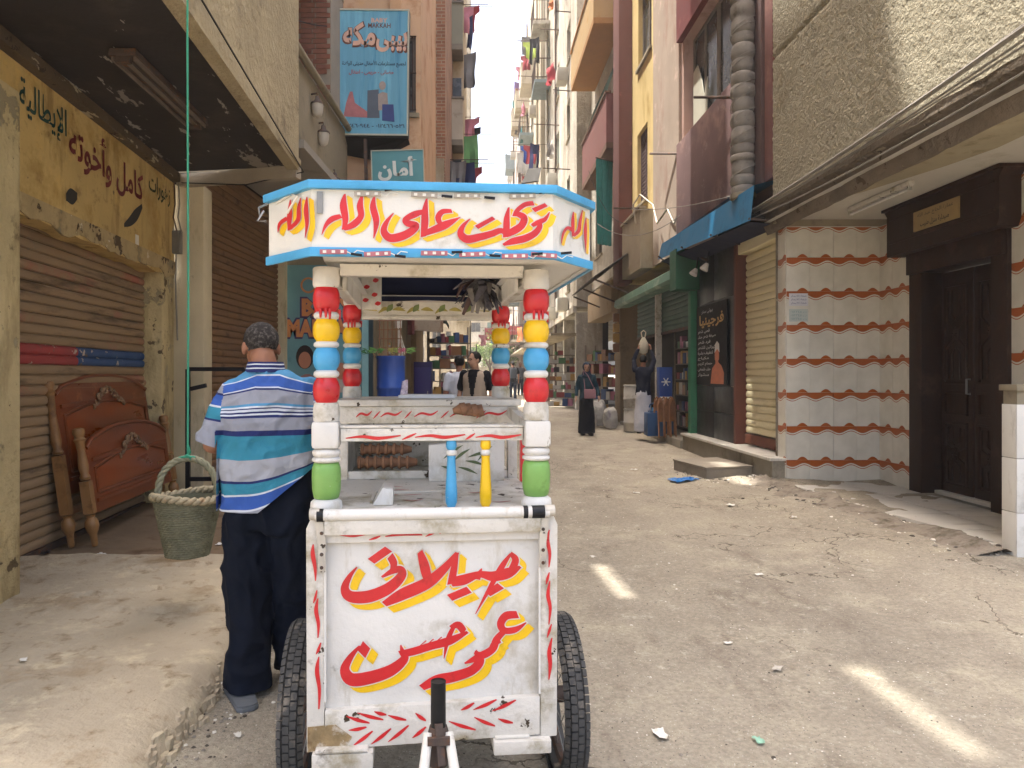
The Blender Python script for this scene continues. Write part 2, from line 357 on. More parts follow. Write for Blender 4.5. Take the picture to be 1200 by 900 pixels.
STUCCO = mat("coarse_stucco", "#a89f86", .95, .08, 2, 1.0, 30, dirt=[("#8d836c", .35, 1.3)], spec=.1, bd=.05)
PINKW = mat("faded_pink_wall", "#b08e80", .9, .12, 1.2, .3, 25, dirt=[("#86695f", .45, 1.5, (1, 1, .5)), ("#bda498", .3, 3)], spec=.15)
MAROON = mat("maroon_paint", "#6d3433", .8, .15, 1.4, .25, 25, dirt=[("#8d5953", .4, 2), ("#4d2625", .3, 4)], spec=.2)
YELW = mat("yellow_ochre_wall", "#c9b06c", .9, .1, .9, .3, 25, dirt=[("#a48c55", .42, 1.2, (1, 1, .4)), ("#ddca94", .3, 2.5)], spec=.15)
PALE = mat("pale_stucco", "#b5ae9f", .95, .14, 1, 1.0, 9, dirt=[("#8a8375", .6, .8, (1, 1, .35)), ("#cdc6b6", .35, 3), ("#6f685a", .32, 2.2, (1, 1, .3))], spec=.1, bd=.05)
PALE2 = mat("pale_cream_wall", "#b9ae98", .95, .14, 1, .6, 9, dirt=[("#8f846c", .58, .8, (1, 1, .3)), ("#7a6f5a", .3, 2.5)], chips=[("#8a6350", .2, .9)], spec=.1)
ORANGE = mat("orange_wash", "#cfa67e", .9, .12, .8, .3, 20, dirt=[("#a8704b", .45, 1.2), ("#cfa87e", .3, 2)], spec=.1)
BRICK = mat("red_brick", "#8e5a45", .9, .25, 6, .4, 40, dirt=[("#6e4435", .4, 3), ("#a89a88", .18, 7)], spec=.1)
MORT = mat("mortar", "#9a8e7c", .95, .1, 4, .4, 40)
GREYP = mat("grey_plaster", "#94886f", .9, .12, 1.4, .3, 20, dirt=[("#6d675c", .45, 2)], spec=.15)
WOODD = mat("dark_carved_wood", "#2e1e14", .6, .25, 4, .2, 40, sat=1.15, stretch=(2, 2, .4), dirt=[("#4a3428", .4, 4), ("#171310", .3, 8)], spec=.3)
GLASSD = mat("dusty_window_glass", "#33383a", .25, .25, 2, .03, 10, dirt=("#5c6060", .4, 2), spec=.6)
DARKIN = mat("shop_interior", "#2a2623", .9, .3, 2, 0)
CABLE = mat("grey_cable", "#8a847a", .7, .1, 10, 0); CABLEK = mat("black_cable", "#23211f", .7, .1, 10, 0)
TEAL_ = mat("teal_cloth", "#1f8a80", .8, .15, 5, .1, 20)

# ================================================================ ground
def axis(segs):
    out = []
    for a, c, n in segs: out += [a + (c - a) * i / n for i in range(n)]
    return out + [segs[-1][1]]
xs = axis([(-28, -8, 6), (-8, -2, 14), (-2, 5, 90), (5, 8, 12), (8, 28, 6)]); ys = axis([(-22, 1, 8), (1, 13, 130), (13, 40, 60), (40, 116, 10)])
b = MB(); nx = len(xs)
b.add([(x, y, gz(x, y) + (.006 * noise.noise(Vector((x * 5, y * 5, 0))) + .004 * noise.noise(Vector((x * 13, y * 13, 4))) if -2 < x < 5 and 1 < y < 13 else 0)) for y in ys for x in xs],
      [(j * nx + i, j * nx + i + 1, (j + 1) * nx + i + 1, (j + 1) * nx + i) for j in range(len(ys) - 1) for i in range(nx - 1)])
structure(b.build("street", STREET, smooth=80))
# raised left pavement with a broken kerb
def kerb_x(y): return -1.25 - .035 * (y - 2.6) + .05 * noise.noise(Vector((y * 1.7, 0, 2))) + .03 * noise.noise(Vector((y * 7, 3, 2))) + .02 * noise.noise(Vector((y * 17, 3, 2)))
def pav_z(x, y):
    z = .10 + .0136 * max(0, y - 3) + .014 * noise.noise(Vector((x * 1.5, y * 1.2, 7))) + .009 * noise.noise(Vector((x * 6, y * 6, 1))) + .004 * noise.noise(Vector((x * 17, y * 17, 1)))
    e = 5.62 + .10 * noise.noise(Vector((x * 1.3, 1, 5)))
    if y > e: z -= min(.055, (y - e) * .7)
    for (cx0, cy0, cx1, cy1) in ((-2.5, 4.55, -1.35, 5.0), (-2.1, 4.3, -1.35, 4.35), (-2.45, 5.2, -1.95, 5.33)):
        ax, ay = cx1 - cx0, cy1 - cy0; t = max(0, min(1, ((x - cx0) * ax + (y - cy0) * ay) / (ax * ax + ay * ay)))
        dd = math.hypot(x - cx0 - t * ax, y - cy0 - t * ay) + .03 * noise.noise(Vector((x * 9, y * 9, 0)))
        if dd < .045: z -= .038 * (1 - dd / .045)
        elif dd < .12: z += .012 * (1 - (dd - .045) / .075)
    return z
ys = axis([(-6, 1, 6), (1, 6.4, 150), (6.4, 12.2, 30)]); us = axis([(0, .12, 8), (.12, 1, 70)])
b = MB(); nu = len(us); vs = []
for y in ys:
    kx = kerb_x(y); wx = -3.6 - .04 * y
    vs.append((kx + .045, y, gz(kx, y) - .02)); vs.append((kx + .02 + .012 * noise.noise(Vector((y * 11, 1, 1))), y, gz(kx, y) + .055 + .01 * noise.noise(Vector((y * 9, 5, 1)))))
    for u in us:
        x = kx + (wx - kx) * u; r = .03 * max(0, 1 - u / .02); vs.append((x, y, pav_z(x, y) - r + (-.02 * max(0, noise.noise(Vector((y * 6, 8, 1)))) if u < .03 else 0)))
nu += 2
b.add(vs, [(j * nu + i, (j + 1) * nu + i, (j + 1) * nu + i + 1, j * nu + i + 1) for j in range(len(ys) - 1) for i in range(nu - 1)], 0)
b.m = [1 if (b.v[f[0]][1] > 5.66 and f[0] % nu > 12) else 0 for f in b.f]; b.f = [tuple(reversed(f)) for f in b.f]
b.f = [tuple(reversed(f)) for f in b.f]
structure(b.build("pavement", [CEM, EARTH], smooth=50))
b = MB()
for (y0, y1, o) in ():   # broken kerb stones at the pavement's foot
    pts = []; n = 12
    for i in range(n + 1):
        y = y0 + (y1 - y0) * i / n; x = kerb_x(y) + .02
        pts.append((x, y, o * (.75 + .25 * noise.noise(Vector((y * 8, 1, 0))))))
    for i in range(n):
        (x0, a, w0), (x1, c, w1) = pts[i], pts[i + 1]
        b.add([(x0, a, .0), (x0 + w0, a, -.01), (x1 + w1, c, -.01), (x1, c, 0), (x0, a, .055), (x0 + w0 * .7, a, .04), (x1 + w1 * .7, c, .04), (x1, c, .055)], [(4, 5, 6, 7), (5, 1, 2, 6)] + ([(4, 0, 1, 5)] if i == 0 else []) + ([(7, 6, 2, 3)] if i == n - 1 else []))
rk = random.Random(21)
for k in range(330):
    y = rk.uniform(1.9, 5.2); x = kerb_x(y) + rk.uniform(-.01, .07); L_ = rk.uniform(.008, .05); w_ = L_ * rk.uniform(.3, .6); z0 = gz(x, y) + max(0, .07 - (x - kerb_x(y))) * rk.uniform(.2, 1.0); a_ = math.pi / 2 + rk.uniform(-.5, .5)
    vs = []
    for zz, sc_ in ((-.02, 1.05), (rk.uniform(.004, .02), .75)):
        for j in range(6):
            t = 6.283 * j / 6; u, v = math.cos(t) * L_ * sc_ * rk.uniform(.7, 1.1), math.sin(t) * w_ * sc_ * rk.uniform(.7, 1.1)
            vs.append((x + u * math.cos(a_) - v * math.sin(a_), y + u * math.sin(a_) + v * math.cos(a_), z0 + zz))
    b.add(vs, [tuple(range(6, 12))] + [(j, (j + 1) % 6, 6 + (j + 1) % 6, 6 + j) for j in range(6)])
stuff(b.build("kerb_rubble", CEM, smooth=0))

# ================================================================ building helpers: local x runs to the viewer's right, -y is outward, z up
def facade(th, W, z0, z1, m, openings=(), thick=.3, name="wall", x0=0, y=0.0):
    xs_ = sorted({x0, W} | {v for o in openings for v in (o[0], o[1]) if x0 < v < W}); zs_ = sorted({z0, z1} | {v for o in openings for v in (o[2], o[3]) if z0 < v < z1})
    b = MB()
    for i in range(len(xs_) - 1):
        for j in range(len(zs_) - 1):
            cx, cz = (xs_[i] + xs_[i + 1]) / 2, (zs_[j] + zs_[j + 1]) / 2
            if any(o[0] < cx < o[1] and o[2] < cz < o[3] for o in openings): continue
            b.quad((xs_[i], y, zs_[j]), (xs_[i + 1], y, zs_[j]), (xs_[i + 1], y, zs_[j + 1]), (xs_[i], y, zs_[j + 1]))
    for a, c, e, f in openings:
        t = y + thick
        b.quad((a, y, e), (a, t, e), (c, t, e), (c, y, e)); b.quad((a, y, f), (c, y, f), (c, t, f), (a, t, f)); b.quad((a, y, e), (a, y, f), (a, t, f), (a, t, e)); b.quad((c, y, e), (c, t, e), (c, t, f), (c, y, f))
    b.quad((x0, y, z0), (x0, y, z1), (x0, y + 6, z1), (x0, y + 6, z0)); b.quad((W, y, z0), (W, y + 6, z0), (W, y + 6, z1), (W, y, z1)); b.quad((x0, y, z1), (W, y, z1), (W, y + 6, z1), (x0, y + 6, z1)); b.quad((x0, y, z0), (x0, y + 6, z0), (W, y + 6, z0), (W, y, z0))
    return b.build(name, m, th, smooth=0)
FRAMEC = mat("window_frame_paint", "#75695c", .7, .15, 8, .1, 40); SHUTW = mat("grey_louvre", "#6d6a60", .7, .15, 8, .1, 40); GREENL = mat("green_louvre", "#5c7f74", .7, .15, 6, .1, 30)
def window(th, x0, x1, z0, z1, kind=0, y=0.0, depth=.14, fm=None):
    fm = fm or FRAMEC; f = .05; yy = y + depth
    b = MB()
    b.box(x0, x0 + f, yy - .03, yy + .03, z0, z1); b.box(x1 - f, x1, yy - .03, yy + .03, z0, z1); b.box(x0 + f, x1 - f, yy - .029, yy + .029, z0, z0 + f); b.box(x0 + f, x1 - f, yy - .029, yy + .029, z1 - f, z1)
    if kind != 2: b.box((x0 + x1) / 2 - .03, (x0 + x1) / 2 + .03, yy - .028, yy + .028, z0 + f, z1 - f)
    w_ = b.build("window", fm, th, smooth=0)
    if kind == 1:   # louvred shutters
        n = max(3, int((z1 - z0 - 2 * f) / .09)); b = MB()
        for k in range(n):
            z = z0 + f + (k + .5) * (z1 - z0 - 2 * f) / n; b.box(x0 + f, x1 - f, yy - .012, yy + .012, z - .03, z + .028, M=None)
        b.box(x0 + f, x1 - f, yy + .013, yy + .02, z0 + f, z1 - f); b.build("louvre", fm, w_, smooth=0)
    else:
        b = MB(); b.box(x0 + f, x1 - f, yy, yy + .012, z0 + f, z1 - f); b.build("pane", GLASSD, w_, smooth=0)
    b = MB(); b.box(x0 - .06, x1 + .06, y - .06, y + .03, z0 - .07, z0 - .002); b.build("sill", GREYP, w_, smooth=0)
    return w_
def bars(par, x0, x1, z0, z1, y=-.05, n=6, m=None, name="window_bars"):
    b = MB()
    for k in range(n): x = x0 + (x1 - x0) * k / (n - 1); b.bar((x, y, z0), (x, y, z1), .018)
    for z in (z0, (z0 + z1) / 2, z1): b.bar((x0 - .02, y - .01, z), (x1 + .02, y - .01, z), .022, .012)
    return b.build(name, m or RUST, par, smooth=0)
def balcony(th, x0, x1, z, dep, h, m, under=None, name="balcony", rail=False, y=0.0, t=.1):
    b = MB(); b.box(x0, x1, y - dep, y - .002, z, z + .16, 1)
    if not rail:
        b.box(x0, x1, y - dep - .002, y - dep + t, z + .161, z + h); b.box(x0 + .001, x0 + t, y - dep + t + .001, y - .003, z + .162, z + h - .002); b.box(x1 - t, x1 - .001, y - dep + t + .001, y - .003, z + .162, z + h - .002)
        b.box(x0 - .03, x1 + .03, y - dep - .04, y - dep + t + .03, z + h + .001, z + h + .06, 1)
    bo = b.build(name, [m, under or m], th, smooth=0)
    if rail:
        b = MB(); n = int((x1 - x0) / .13)
        for k in range(n + 1): x = x0 + .03 + (x1 - x0 - .06) * k / n; b.bar((x, y - dep + .04, z + .16), (x, y - dep + .04, z + h), .02)
        for k in range(int(dep / .13)):
            for xx in (x0 + .03, x1 - .03): b.bar((xx, y - dep + .04 + k * .13, z + .16), (xx, y - dep + .04 + k * .13, z + h), .02)
        b.bar((x0, y - dep + .04, z + h), (x1, y - dep + .04, z + h), .04); b.bar((x0 + .03, y - dep, z + h), (x0 + .03, y, z + h), .04); b.bar((x1 - .03, y - dep, z + h), (x1 - .03, y, z + h), .04)
        b.build("railing", RUST, bo, smooth=0)
    return bo
_slat = {}
def shutter(th, x0, x1, z0, z1, pitch, m, y=0.0, special=None, name="roller_shutter"):
    "every slat is a piece of its own"
    S = bpy.data.objects.new(name, None); COL.objects.link(S); S.parent = th; S.location = (x0, y, z0); S.empty_display_size = .1
    w_ = x1 - x0; n = int(round((z1 - z0) / pitch)); p = (z1 - z0) / n
    prof = [(0, .0), (-.014, .12), (-.019, .35), (-.019, .6), (-.012, .82), (.004, .93), (.004, 1.0)]
    def mk(mm):
        b = MB(); k = len(prof)
        b.add([(x, yy, zz * p) for x in (0, w_) for yy, zz in prof], [(i, k + i, k + i + 1, i + 1) for i in range(k - 1)]); return b.mesh("slat", mm, 35)
    me = mk(m); sp = {}
    for i in range(n):
        mm = special(i, n, i * p) if special else None
        if mm is not None and mm.name not in sp: sp[mm.name] = mk(mm)
        link("slat", sp[mm.name] if mm is not None else me, S, (0, 0, i * p + random.uniform(-.002, .002)), (random.uniform(-.01, .01), 0, 0))
    b = MB(); b.box(0, w_, -.03, .02, -.06, -.002); b.build("bottom_rail", RUST, S)
    return S
def drapedcable(name, a, c, sag, r=.008, m=None, label=None, cat="cable", group=None):
    a = Vector(a); c = Vector(c); b = MB(); b.tube([a.lerp(c, t / 12) - Vector((0, 0, sag * 4 * (t / 12) * (1 - t / 12))) for t in range(13)], r, 5)
    return tag(b.build(name, m or CABLE, smooth=60), label, cat, group)
def brushp(name, m_, par_, st, fn):
    b_ = MB(); brush(b_, st, fn=fn); b_.build(name, m_, par_, smooth=0)
# ================================================================ ice cream cart
cart = thing("ice_cream_cart", "white painted three wheeled ice cream cart with turned coloured columns and red and yellow lettering", "cart", (-.139, 2.3, 0), 5)
K = .002674
def panel_pt(px, py, depth): return Vector(((px - 506.7) * K, -.002 - depth, 1.5 - (py - 440) * K))
HW = .39
# body box
b = MB(); b.box(-.355, .355, .03, 1.28, .36, 1.035); b.build("body", WHITE2, cart, bevel=.004)
b = MB(); b.box(-.352, .352, 0, .028, .47, .995); b.build("tail_panel", WHITE, cart, bevel=.002)
for s in (-1, 1):
    b = MB(); x0, x1 = (s * .335, s * HW) if s > 0 else (s * HW, s * .335)
    b.prism([(s * .335, .36), (s * .388, .345 + (.02 if s > 0 else -.0)), (s * .39, 1.03), (s * .37, 1.075), (s * .335, 1.075)], -.022, .06)
    b.build("corner_stile", WHITE2, cart, bevel=.004)
    b = MB(); b.box(s * .335 - (.006 if s > 0 else 0), s * .335 + (0 if s > 0 else .006), -.026, -.02, .5, .985); b.build("edge_bead", WHITE, cart)
b = MB(); b.box(-.333, .333, -.02, .03, .985, 1.012); b.build("top_rail", WHITE, cart, bevel=.003)
b = MB(); b.box(-.333, .333, -.045, .03, 1.013, 1.058); b.build("top_ledge", WHITE2, cart, bevel=.006)
b = MB(); b.prism([(-.333, .352), (.333, .372), (.333, .492), (-.333, .472)], -.024, .03); b.build("bottom_rail", WHITE2, cart, bevel=.003)
b = MB(); b.box(-.37, -.185, -.05, .18, .30, .352); b.box(-.36, -.2, -.052, .1, .353, .365); b.build("skid_block", WHITE2, cart, bevel=.006)
b = MB(); b.box(.185, .365, -.05, .18, .325, .366); b.box(.19, .30, -.035, .1, .367, .375); b.build("skid_block", WHITE2, cart, bevel=.006)
# deck with painted ornaments
b = MB(); b.box(-.375, .375, .03, 1.3, 1.04, 1.066); deck = b.build("deck", WHITE2, cart, bevel=.003)
PM_24 = mat("faded_red_print", "#b5605a", .6, .2, 20)
for k in range(9):
    x = -.02 + random.uniform(-.14, .36); y = .16 + random.uniform(0, .4)
    brushp("painted_mark", PM_24, deck, [(x - .03, y, .004), (x, y + random.uniform(-.02, .02), .012), (x + .035, y + .012, .004)], fn=lambda u, v, k=k: (u, v, 1.0675 + k * .0001))
b = MB(); b.box(-.21, .05, .42, .43, 1.067, 1.073); b.box(-.21, -.2, .2, .42, 1.067, 1.073); b.box(.04, .05, .2, .42, 1.067, 1.073)
b.build("hatch", WHITE2, deck)
b = MB(); b.prism([(-.2, 1.067), (-.13, 1.067), (-.13, 1.12), (-.165, 1.125)], .16, .3); b.build("hatch_block", WHITE, deck, bevel=.004)
# handle tube with tape rings, straps
b = MB(); b.tube([(-.36, -.035, 1.074), (.36, -.035, 1.074)], .0185, 16); hb = b.build("push_bar", WHITE, cart, smooth=50)
for x, wd in ((-.345, .02), (.285, .014), (.325, .04)):
    b = MB(); b.tube([(x - wd / 2, -.035, 1.074), (x + wd / 2, -.035, 1.074)], .0205, 16); b.build("tape_ring", BLACK, hb, smooth=50)
for s in (-1, 1):
    b = MB(); b.bar((s * .352, -.036, 1.09), (s * .34, -.036, .985), .024, .006, up=(0, 1, 0)); b.bar((s * .34, -.0362, .99), (s * .342, -.03, .90), .022, .006, up=(0, 1, 0))
    b.lathe([(.018, 0), (.018, .03)], (0, 0, 0), 14, M=Matrix.Translation((s * .362, -.035, 1.078)) @ Matrix.Rotation(R(90), 4, 'Y') @ Matrix.Translation((0, 0, -.015)))
    st = b.build("bracket", mat("bracket_paint", "#bdb5a6", .5, .15, 12, .2, 40, chips=("#40362c", .45, 30), metal=.2), cart, bevel=.001)
    for z in (.915, .955, 1.02):
        b = MB(); b.lathe([(.006, 0), (.005, .004)], n=8, M=Matrix.Translation((s * .341, -.038, z)) @ Matrix.Rotation(R(90), 4, 'X')); b.build("bolt", RUST, st)
# ---- lettering on the tail panel
S_TAIL = [  # gelati / uncle hassan, drawn in zoom units
 [(255,308,5),(222,350,18),(203,400,30),(228,435,40),(300,438,44),(370,415,42),(420,382,38),(450,345,32),(442,322,26),(410,328,22),(362,354,8)],
 [(398,262,26),(414,296,26),(404,326,14),(384,338,6)], [(316,284,28),(392,232,30)],
 [(528,246,20),(545,300,34),(556,345,34),(566,382,22)], [(372,472,22),(450,432,42),(560,384,42),(635,322,30),(692,254,14)], [(692,254,10),(678,320,24),(665,392,28)],
 [(662,384,32),(720,374,38),(790,352,24),(850,362,36),(920,348,38),(972,322,10)], [(800,326,4),(790,345,16),(776,372,30)],
 [(928,262,14),(950,292,26),(932,336,26)], [(930,262,8),(886,325,22),(826,430,14),(772,526,3)], [(658,452,28),(744,418,28)], [(826,440,24),(884,404,30)],
 [(270,650,36),(302,684,36)], [(268,650,8),(226,700,22),(203,752,34),(232,795,46),(310,790,46),(400,762,42),(460,714,30),(452,682,18),(444,652,5)],
 [(440,692,24),(500,682,28),(580,660,28),(660,640,30),(738,604,10)], [(526,660,3),(556,636,4)], [(558,655,3),(588,630,4)], [(592,648,3),(624,622,4)],
 [(662,582,14),(696,572,26),(722,604,24)], [(684,566,12),(652,630,18),(633,718,3)],
 [(960,534,26),(908,538,30),(884,572,28),(900,602,24),(950,600,22),(998,570,4)], [(905,600,20),(866,640,26),(848,682,28),(800,708,28),(768,692,8)],
 [(884,650,8),(856,662,24),(842,690,24),(822,706,10)], [(724,742,6),(770,722,22),(792,700,8)], [(770,690,14),(792,730,32),(758,772,34),(680,798,38),(600,812,38),(535,842,24)]]
def tail_fn(lay):
    def mk(i): return lambda X, Y: panel_pt(350 + X / 3.75, 580 + Y / 3.75, lay + i * .00004)
    return mk
def letters(name_parent, strokes, mk, off, lay0, grow=5, matr=RED):
    for nm, lay, dx, dy, g, m in (("yellow_lettering", lay0, off[0], off[1], 2, YEL), ("white_outline", lay0 + .0014, 0, 0, grow, WHITE), ("red_lettering", lay0 + .0028, 0, 0, 0, RED)):
        b = MB()
        for i, st in enumerate(strokes):
            if nm == "yellow_lettering":
                for h in (1.0, .8, .6, .4):
                    brush(b, st, dx * h, dy * h, g, mk(lay, i + h * .8))
            else: brush(b, st, dx, dy, g, mk(lay, i))
        b.build(nm, m, name_parent, smooth=0)
letters(cart, S_TAIL, lambda lay, i: (lambda X, Y: panel_pt(350 + X / 3.75, 580 + Y / 3.75, lay + i * .00004)), (32, 28), .0004)
# thin red flourishes along the frame (drawn in the same units)
FL = [[(175,160,3),(240,166,9),(305,158,4)], [(308,186,2),(335,178,7),(357,170,3)], [(378,172,3),(450,164,9),(538,168,4)], [(552,176,2),(578,164,7),(606,153,3)],
      [(612,164,3),(660,146,9),(720,148,10),(790,140,4)], [(800,158,2),(830,146,7),(858,136,3)], [(893,144,3),(960,148,8),(1030,142,4)],
      [(72,198,3),(70,240,12),(80,300,9),(82,355,3)], [(88,395,3),(80,430,7),(72,450,2)], [(92,430,3),(84,480,11),(94,540,9),(92,600,3)], [(104,620,3),(94,650,8),(84,670,2)],
      [(96,680,3),(88,740,12),(98,820,9),(96,905,4)], [(1096,155,3),(1088,200,11),(1098,260,9),(1094,320,3)], [(1096,342,3),(1088,370,8),(1082,395,2)], [(1098,380,3),(1090,440,11),(1100,500,9),(1094,572,3)],
      [(1106,570,3),(1096,600,8),(1086,630,2)], [(1108,630,3),(1096,690,12),(1100,750,11),(1094,815,3)]]
PM_71 = RED
for i, st in enumerate(FL): brushp("red_flourish", PM_71, cart, [(x, y, w_ * 1.25) for x, y, w_ in st], fn=lambda X, Y, i=i: panel_pt(350 + X / 3.75, 580 + Y / 3.75, (.0245 if (X < 120 or X > 1080) else .0195) + i * .00003))
FL2 = [[(305,660),(380,685)], [(340,650),(425,676)], [(395,648),(435,660)], [(440,662),(500,680)], [(312,706),(370,698)], [(325,758),(390,712)], [(385,755),(450,706)], [(440,750),(508,698)],
       [(530,658),(565,685)], [(520,740),(565,705)], [(680,655),(725,632)], [(722,655),(800,624)], [(785,662),(865,628)], [(640,690),(730,722)], [(725,680),(795,712)], [(805,688),(855,704)]]
PM_77 = RED
for i, ((x0, y0), (x1, y1)) in enumerate(FL2):
    brushp("red_flourish", PM_77, cart, [(x0, y0, 2), ((x0 + x1) / 2, (y0 + y1) / 2 + 2, 10), (x1, y1, 4)], fn=lambda X, Y, i=i: panel_pt(300 + X / 2.857, 600 + Y / 2.857, .0235 + i * .00003))
b = MB(); b.prism([(-.385, .35), (-.27, .352), (-.25, .39), (-.3, .43), (-.385, .425)], -.0265, -.0225); b.build("worn_patch", mat("rust_stain", "#8d7448", .85, .3, 20, .4, 50, dirt=[("#d2ccbf", .6, 14), ("#5a3d24", .4, 18)]), cart, smooth=0)
# ---- columns
def column(x, y, dz, zb, ztop):
    c = [("white", [(.046, zb), (.046, zb + .01)])]
    C = thing_part = bpy.data.objects.new("column", None); COL.objects.link(C); C.parent = cart; C.location = (x, y, 0); C.empty_display_size = .05
    def seg(nm, prof, m, n=20):
        b = MB(); b.lathe([(r, z + dz) for r, z in prof], n=n); return b.build(nm, m, C, smooth=50)
    def ball(z0, z1, r=.0435, neck=.032):
        h = z1 - z0; return [(neck, z0), (r * .76, z0 + h * .04), (r * .90, z0 + h * .16), (r * .985, z0 + h * .33), (r, z0 + h * .5), (r * .985, z0 + h * .67), (r * .90, z0 + h * .84), (r * .76, z0 + h * .96), (neck, z1)]
    def ring(z0, z1, r=.0415):
        h = z1 - z0; return [(r * .8, z0), (r * .97, z0 + h * .25), (r, z0 + h * .5), (r * .97, z0 + h * .75), (r * .8, z1)]
    if zb < 1.2:
        seg("white_base", [(.05, 1.06), (.052, 1.075), (.05, 1.09), (.038, 1.1)], WHITE)
        seg("green_vase", [(.034, 1.098), (.041, 1.105), (.046, 1.13), (.0475, 1.17), (.046, 1.2), (.041, 1.215), (.034, 1.218)], GRN)
        seg("white_ring", ring(1.218, 1.236, .047) + ring(1.236, 1.262, .046), WHITE)
        b = MB(); b.box(-.0435, .0435, -.0435, .0435, 1.264, 1.352); b.build("white_block", WHITE, C, bevel=.012)
    seg("white_drum", [(.042, 1.352), (.0435, 1.37), (.0425, 1.395), (.038, 1.412)], WHITE2)
    seg("red_ball", ball(1.41, 1.492), RED); seg("white_ring", ring(1.492, 1.517), WHITE)
    seg("blue_ball", ball(1.517, 1.59), BLU); seg("white_ring", ring(1.59, 1.61), WHITE)
    seg("yellow_ball", ball(1.61, 1.682), YEL); seg("white_ring", ring(1.682, 1.706), WHITE)
    rb = seg("red_ball", ball(1.706, 1.79), RED)
    # paint drips under the topmost ball
    b = MB()
    for a in (-1.9, -1.5, -1.2, 2.6, .3):
        b.tube([(.0415 * math.cos(a), .0415 * math.sin(a), 1.715 + dz), (.0425 * math.cos(a), .0425 * math.sin(a), 1.702 + dz), (.043 * math.cos(a), .043 * math.sin(a), 1.69 + dz - random.random() * .012)], [.006, .005, .003], 6)
    b.build("paint_drip", RED, rb)
    seg("white_capital", [(.04, 1.785), (.044, 1.795), (.044, 1.845), (.04, 1.85)], WHITE2) if dz == 0 else seg("white_capital", [(.035, 1.785), (.04, 1.795), (.04, 1.82)], WHITE2)
for x in (-.345, .345): column(x, .12, 0, 1.06, 1.85)
for x in (-.345, .345): column(x, 1.12, .038, 1.35, 1.86)
# ---- canopy
OCT = [(-.366, -.07), (.366, -.07), (.53, .13), (.53, 1.2), (.366, 1.4), (-.366, 1.4), (-.53, 1.2), (-.53, .13)]
def ring_band(z0, z1, out, th, m, name, par=cart, bev=0, ks=range(8)):
    "an octagonal band, out = how far it stands proud"
    def offs(poly, d):
        n = len(poly); res = []
        for i in range(n):
            p0, p1, p2 = Vector(poly[i - 1]), Vector(poly[i]), Vector(poly[(i + 1) % n])
            a = (p1 - p0).normalized(); c = (p2 - p1).normalized(); n1 = Vector((a.y, -a.x)); n2 = Vector((c.y, -c.x))
            mvec = (n1 + n2); mvec = mvec / mvec.length_squared * 2; res.append(tuple(p1 + mvec * d))
        return res
    o = offs(OCT, out); i_ = offs(OCT, out - th); n = 8
    vs = [(x, y, z0) for x, y in o] + [(x, y, z1) for x, y in o] + [(x, y, z0) for x, y in i_] + [(x, y, z1) for x, y in i_]
    fs = []
    for k in ks:
        j = (k + 1) % n
        fs += [(k, j, j + n, k + n), (k + 2 * n, k + 3 * n, j + 3 * n, j + 2 * n), (k + n, j + n, j + 3 * n, k + 3 * n), (k, k + 2 * n, j + 2 * n, j)]
    b = MB(); b.add(vs, fs); return b.build(name, m, par, smooth=20, bevel=bev)
CANW = mat("canopy_white", "#d6d2c8", .5, .05, 3, .2, 25, dirt=[("#a09680", .35, 3)], chips=("#8a8474", .15, 6), spec=.4)
fas = ring_band(1.862, 2.072, 0, .018, CANW, "fascia_board", ks=(7, 0, 1, 2, 3, 4))
ring_band(1.856, 1.884, .010, .0098, BLU, "blue_rim", fas, .002, ks=(7, 0, 1, 2)); ring_band(2.058, 2.084, .018, .034, BLU, "blue_rim", fas, .003, ks=(7, 0, 1, 2, 3, 4))
# soffit ring with rectangular opening, roof
b = MB(); zs = 1.868
inn = [(-.27, .2), (.27, .2), (.27, 1.08), (-.27, 1.08)]
o = [(max(x, -.36) * .97, .665 + (y - .665) * .97) for x, y in OCT]; o[0] = (-.34, -.03); o[7] = (-.35, .1)
vs = [(x, y, zs) for x, y in o] + [(x, y, zs) for x, y in inn]
b.add(vs, [(0, 8, 9, 1), (1, 9, 2), (2, 9, 10, 3), (3, 10, 4), (4, 10, 11, 5), (5, 11, 6), (6, 11, 8, 7), (7, 8, 0)])
b.build("soffit", CANW, cart, smooth=0)
b = MB(); b.prism_h([(max(x, -.5) * .99, .665 + (y - .665) * .99) for x, y in OCT], 2.05, 2.066); b.build("canopy_roof", mat("canopy_roof_paint", "#5b5f66", .6, .15, 4), cart)
b = MB(); b.box(-.30, .30, .1, .14, 1.824, 1.862); b.build("front_beam", WHITE2, cart, bevel=.003)
b = MB(); b.box(-.30, .30, 1.10, 1.14, 1.758, 1.842); b.box(-.30, .30, 1.09, 1.0995, 1.758, 1.776)
bb = b.build("rear_beam", WHITE2, cart, bevel=.003)
for sx in (-1, 1):
    b = MB(); b.box(sx * .345 - .02, sx * .345 + .02, .17, 1.07, 1.824, 1.862); b.build("side_beam", WHITE2, cart, bevel=.003)
PM_145 = mat("ochre_leaf_paint", "#a39434", .6, .3, 30)
for k in range(9):
    x = -.26 + k * .065
    brushp("painted_leaf", PM_145, bb, [(x - .028, 1.795 + .008 * (-1) ** k, .004), (x, 1.807, .018), (x + .03, 1.798, .003)], fn=lambda u, v, k=k: (u, 1.0985 - k * .0001, v))
PM_150 = mat("green_leaf_paint", "#6d7d40", .6, .3, 30)
for k in range(4):
    x = -.17 + k * .12
    brushp("painted_leaf", PM_150, bb, [(x - .015, 1.795, .006), (x, 1.812, .026), (x + .012, 1.828, .004)], fn=lambda u, v, k=k: (u, 1.0972 - k * .0001, v))
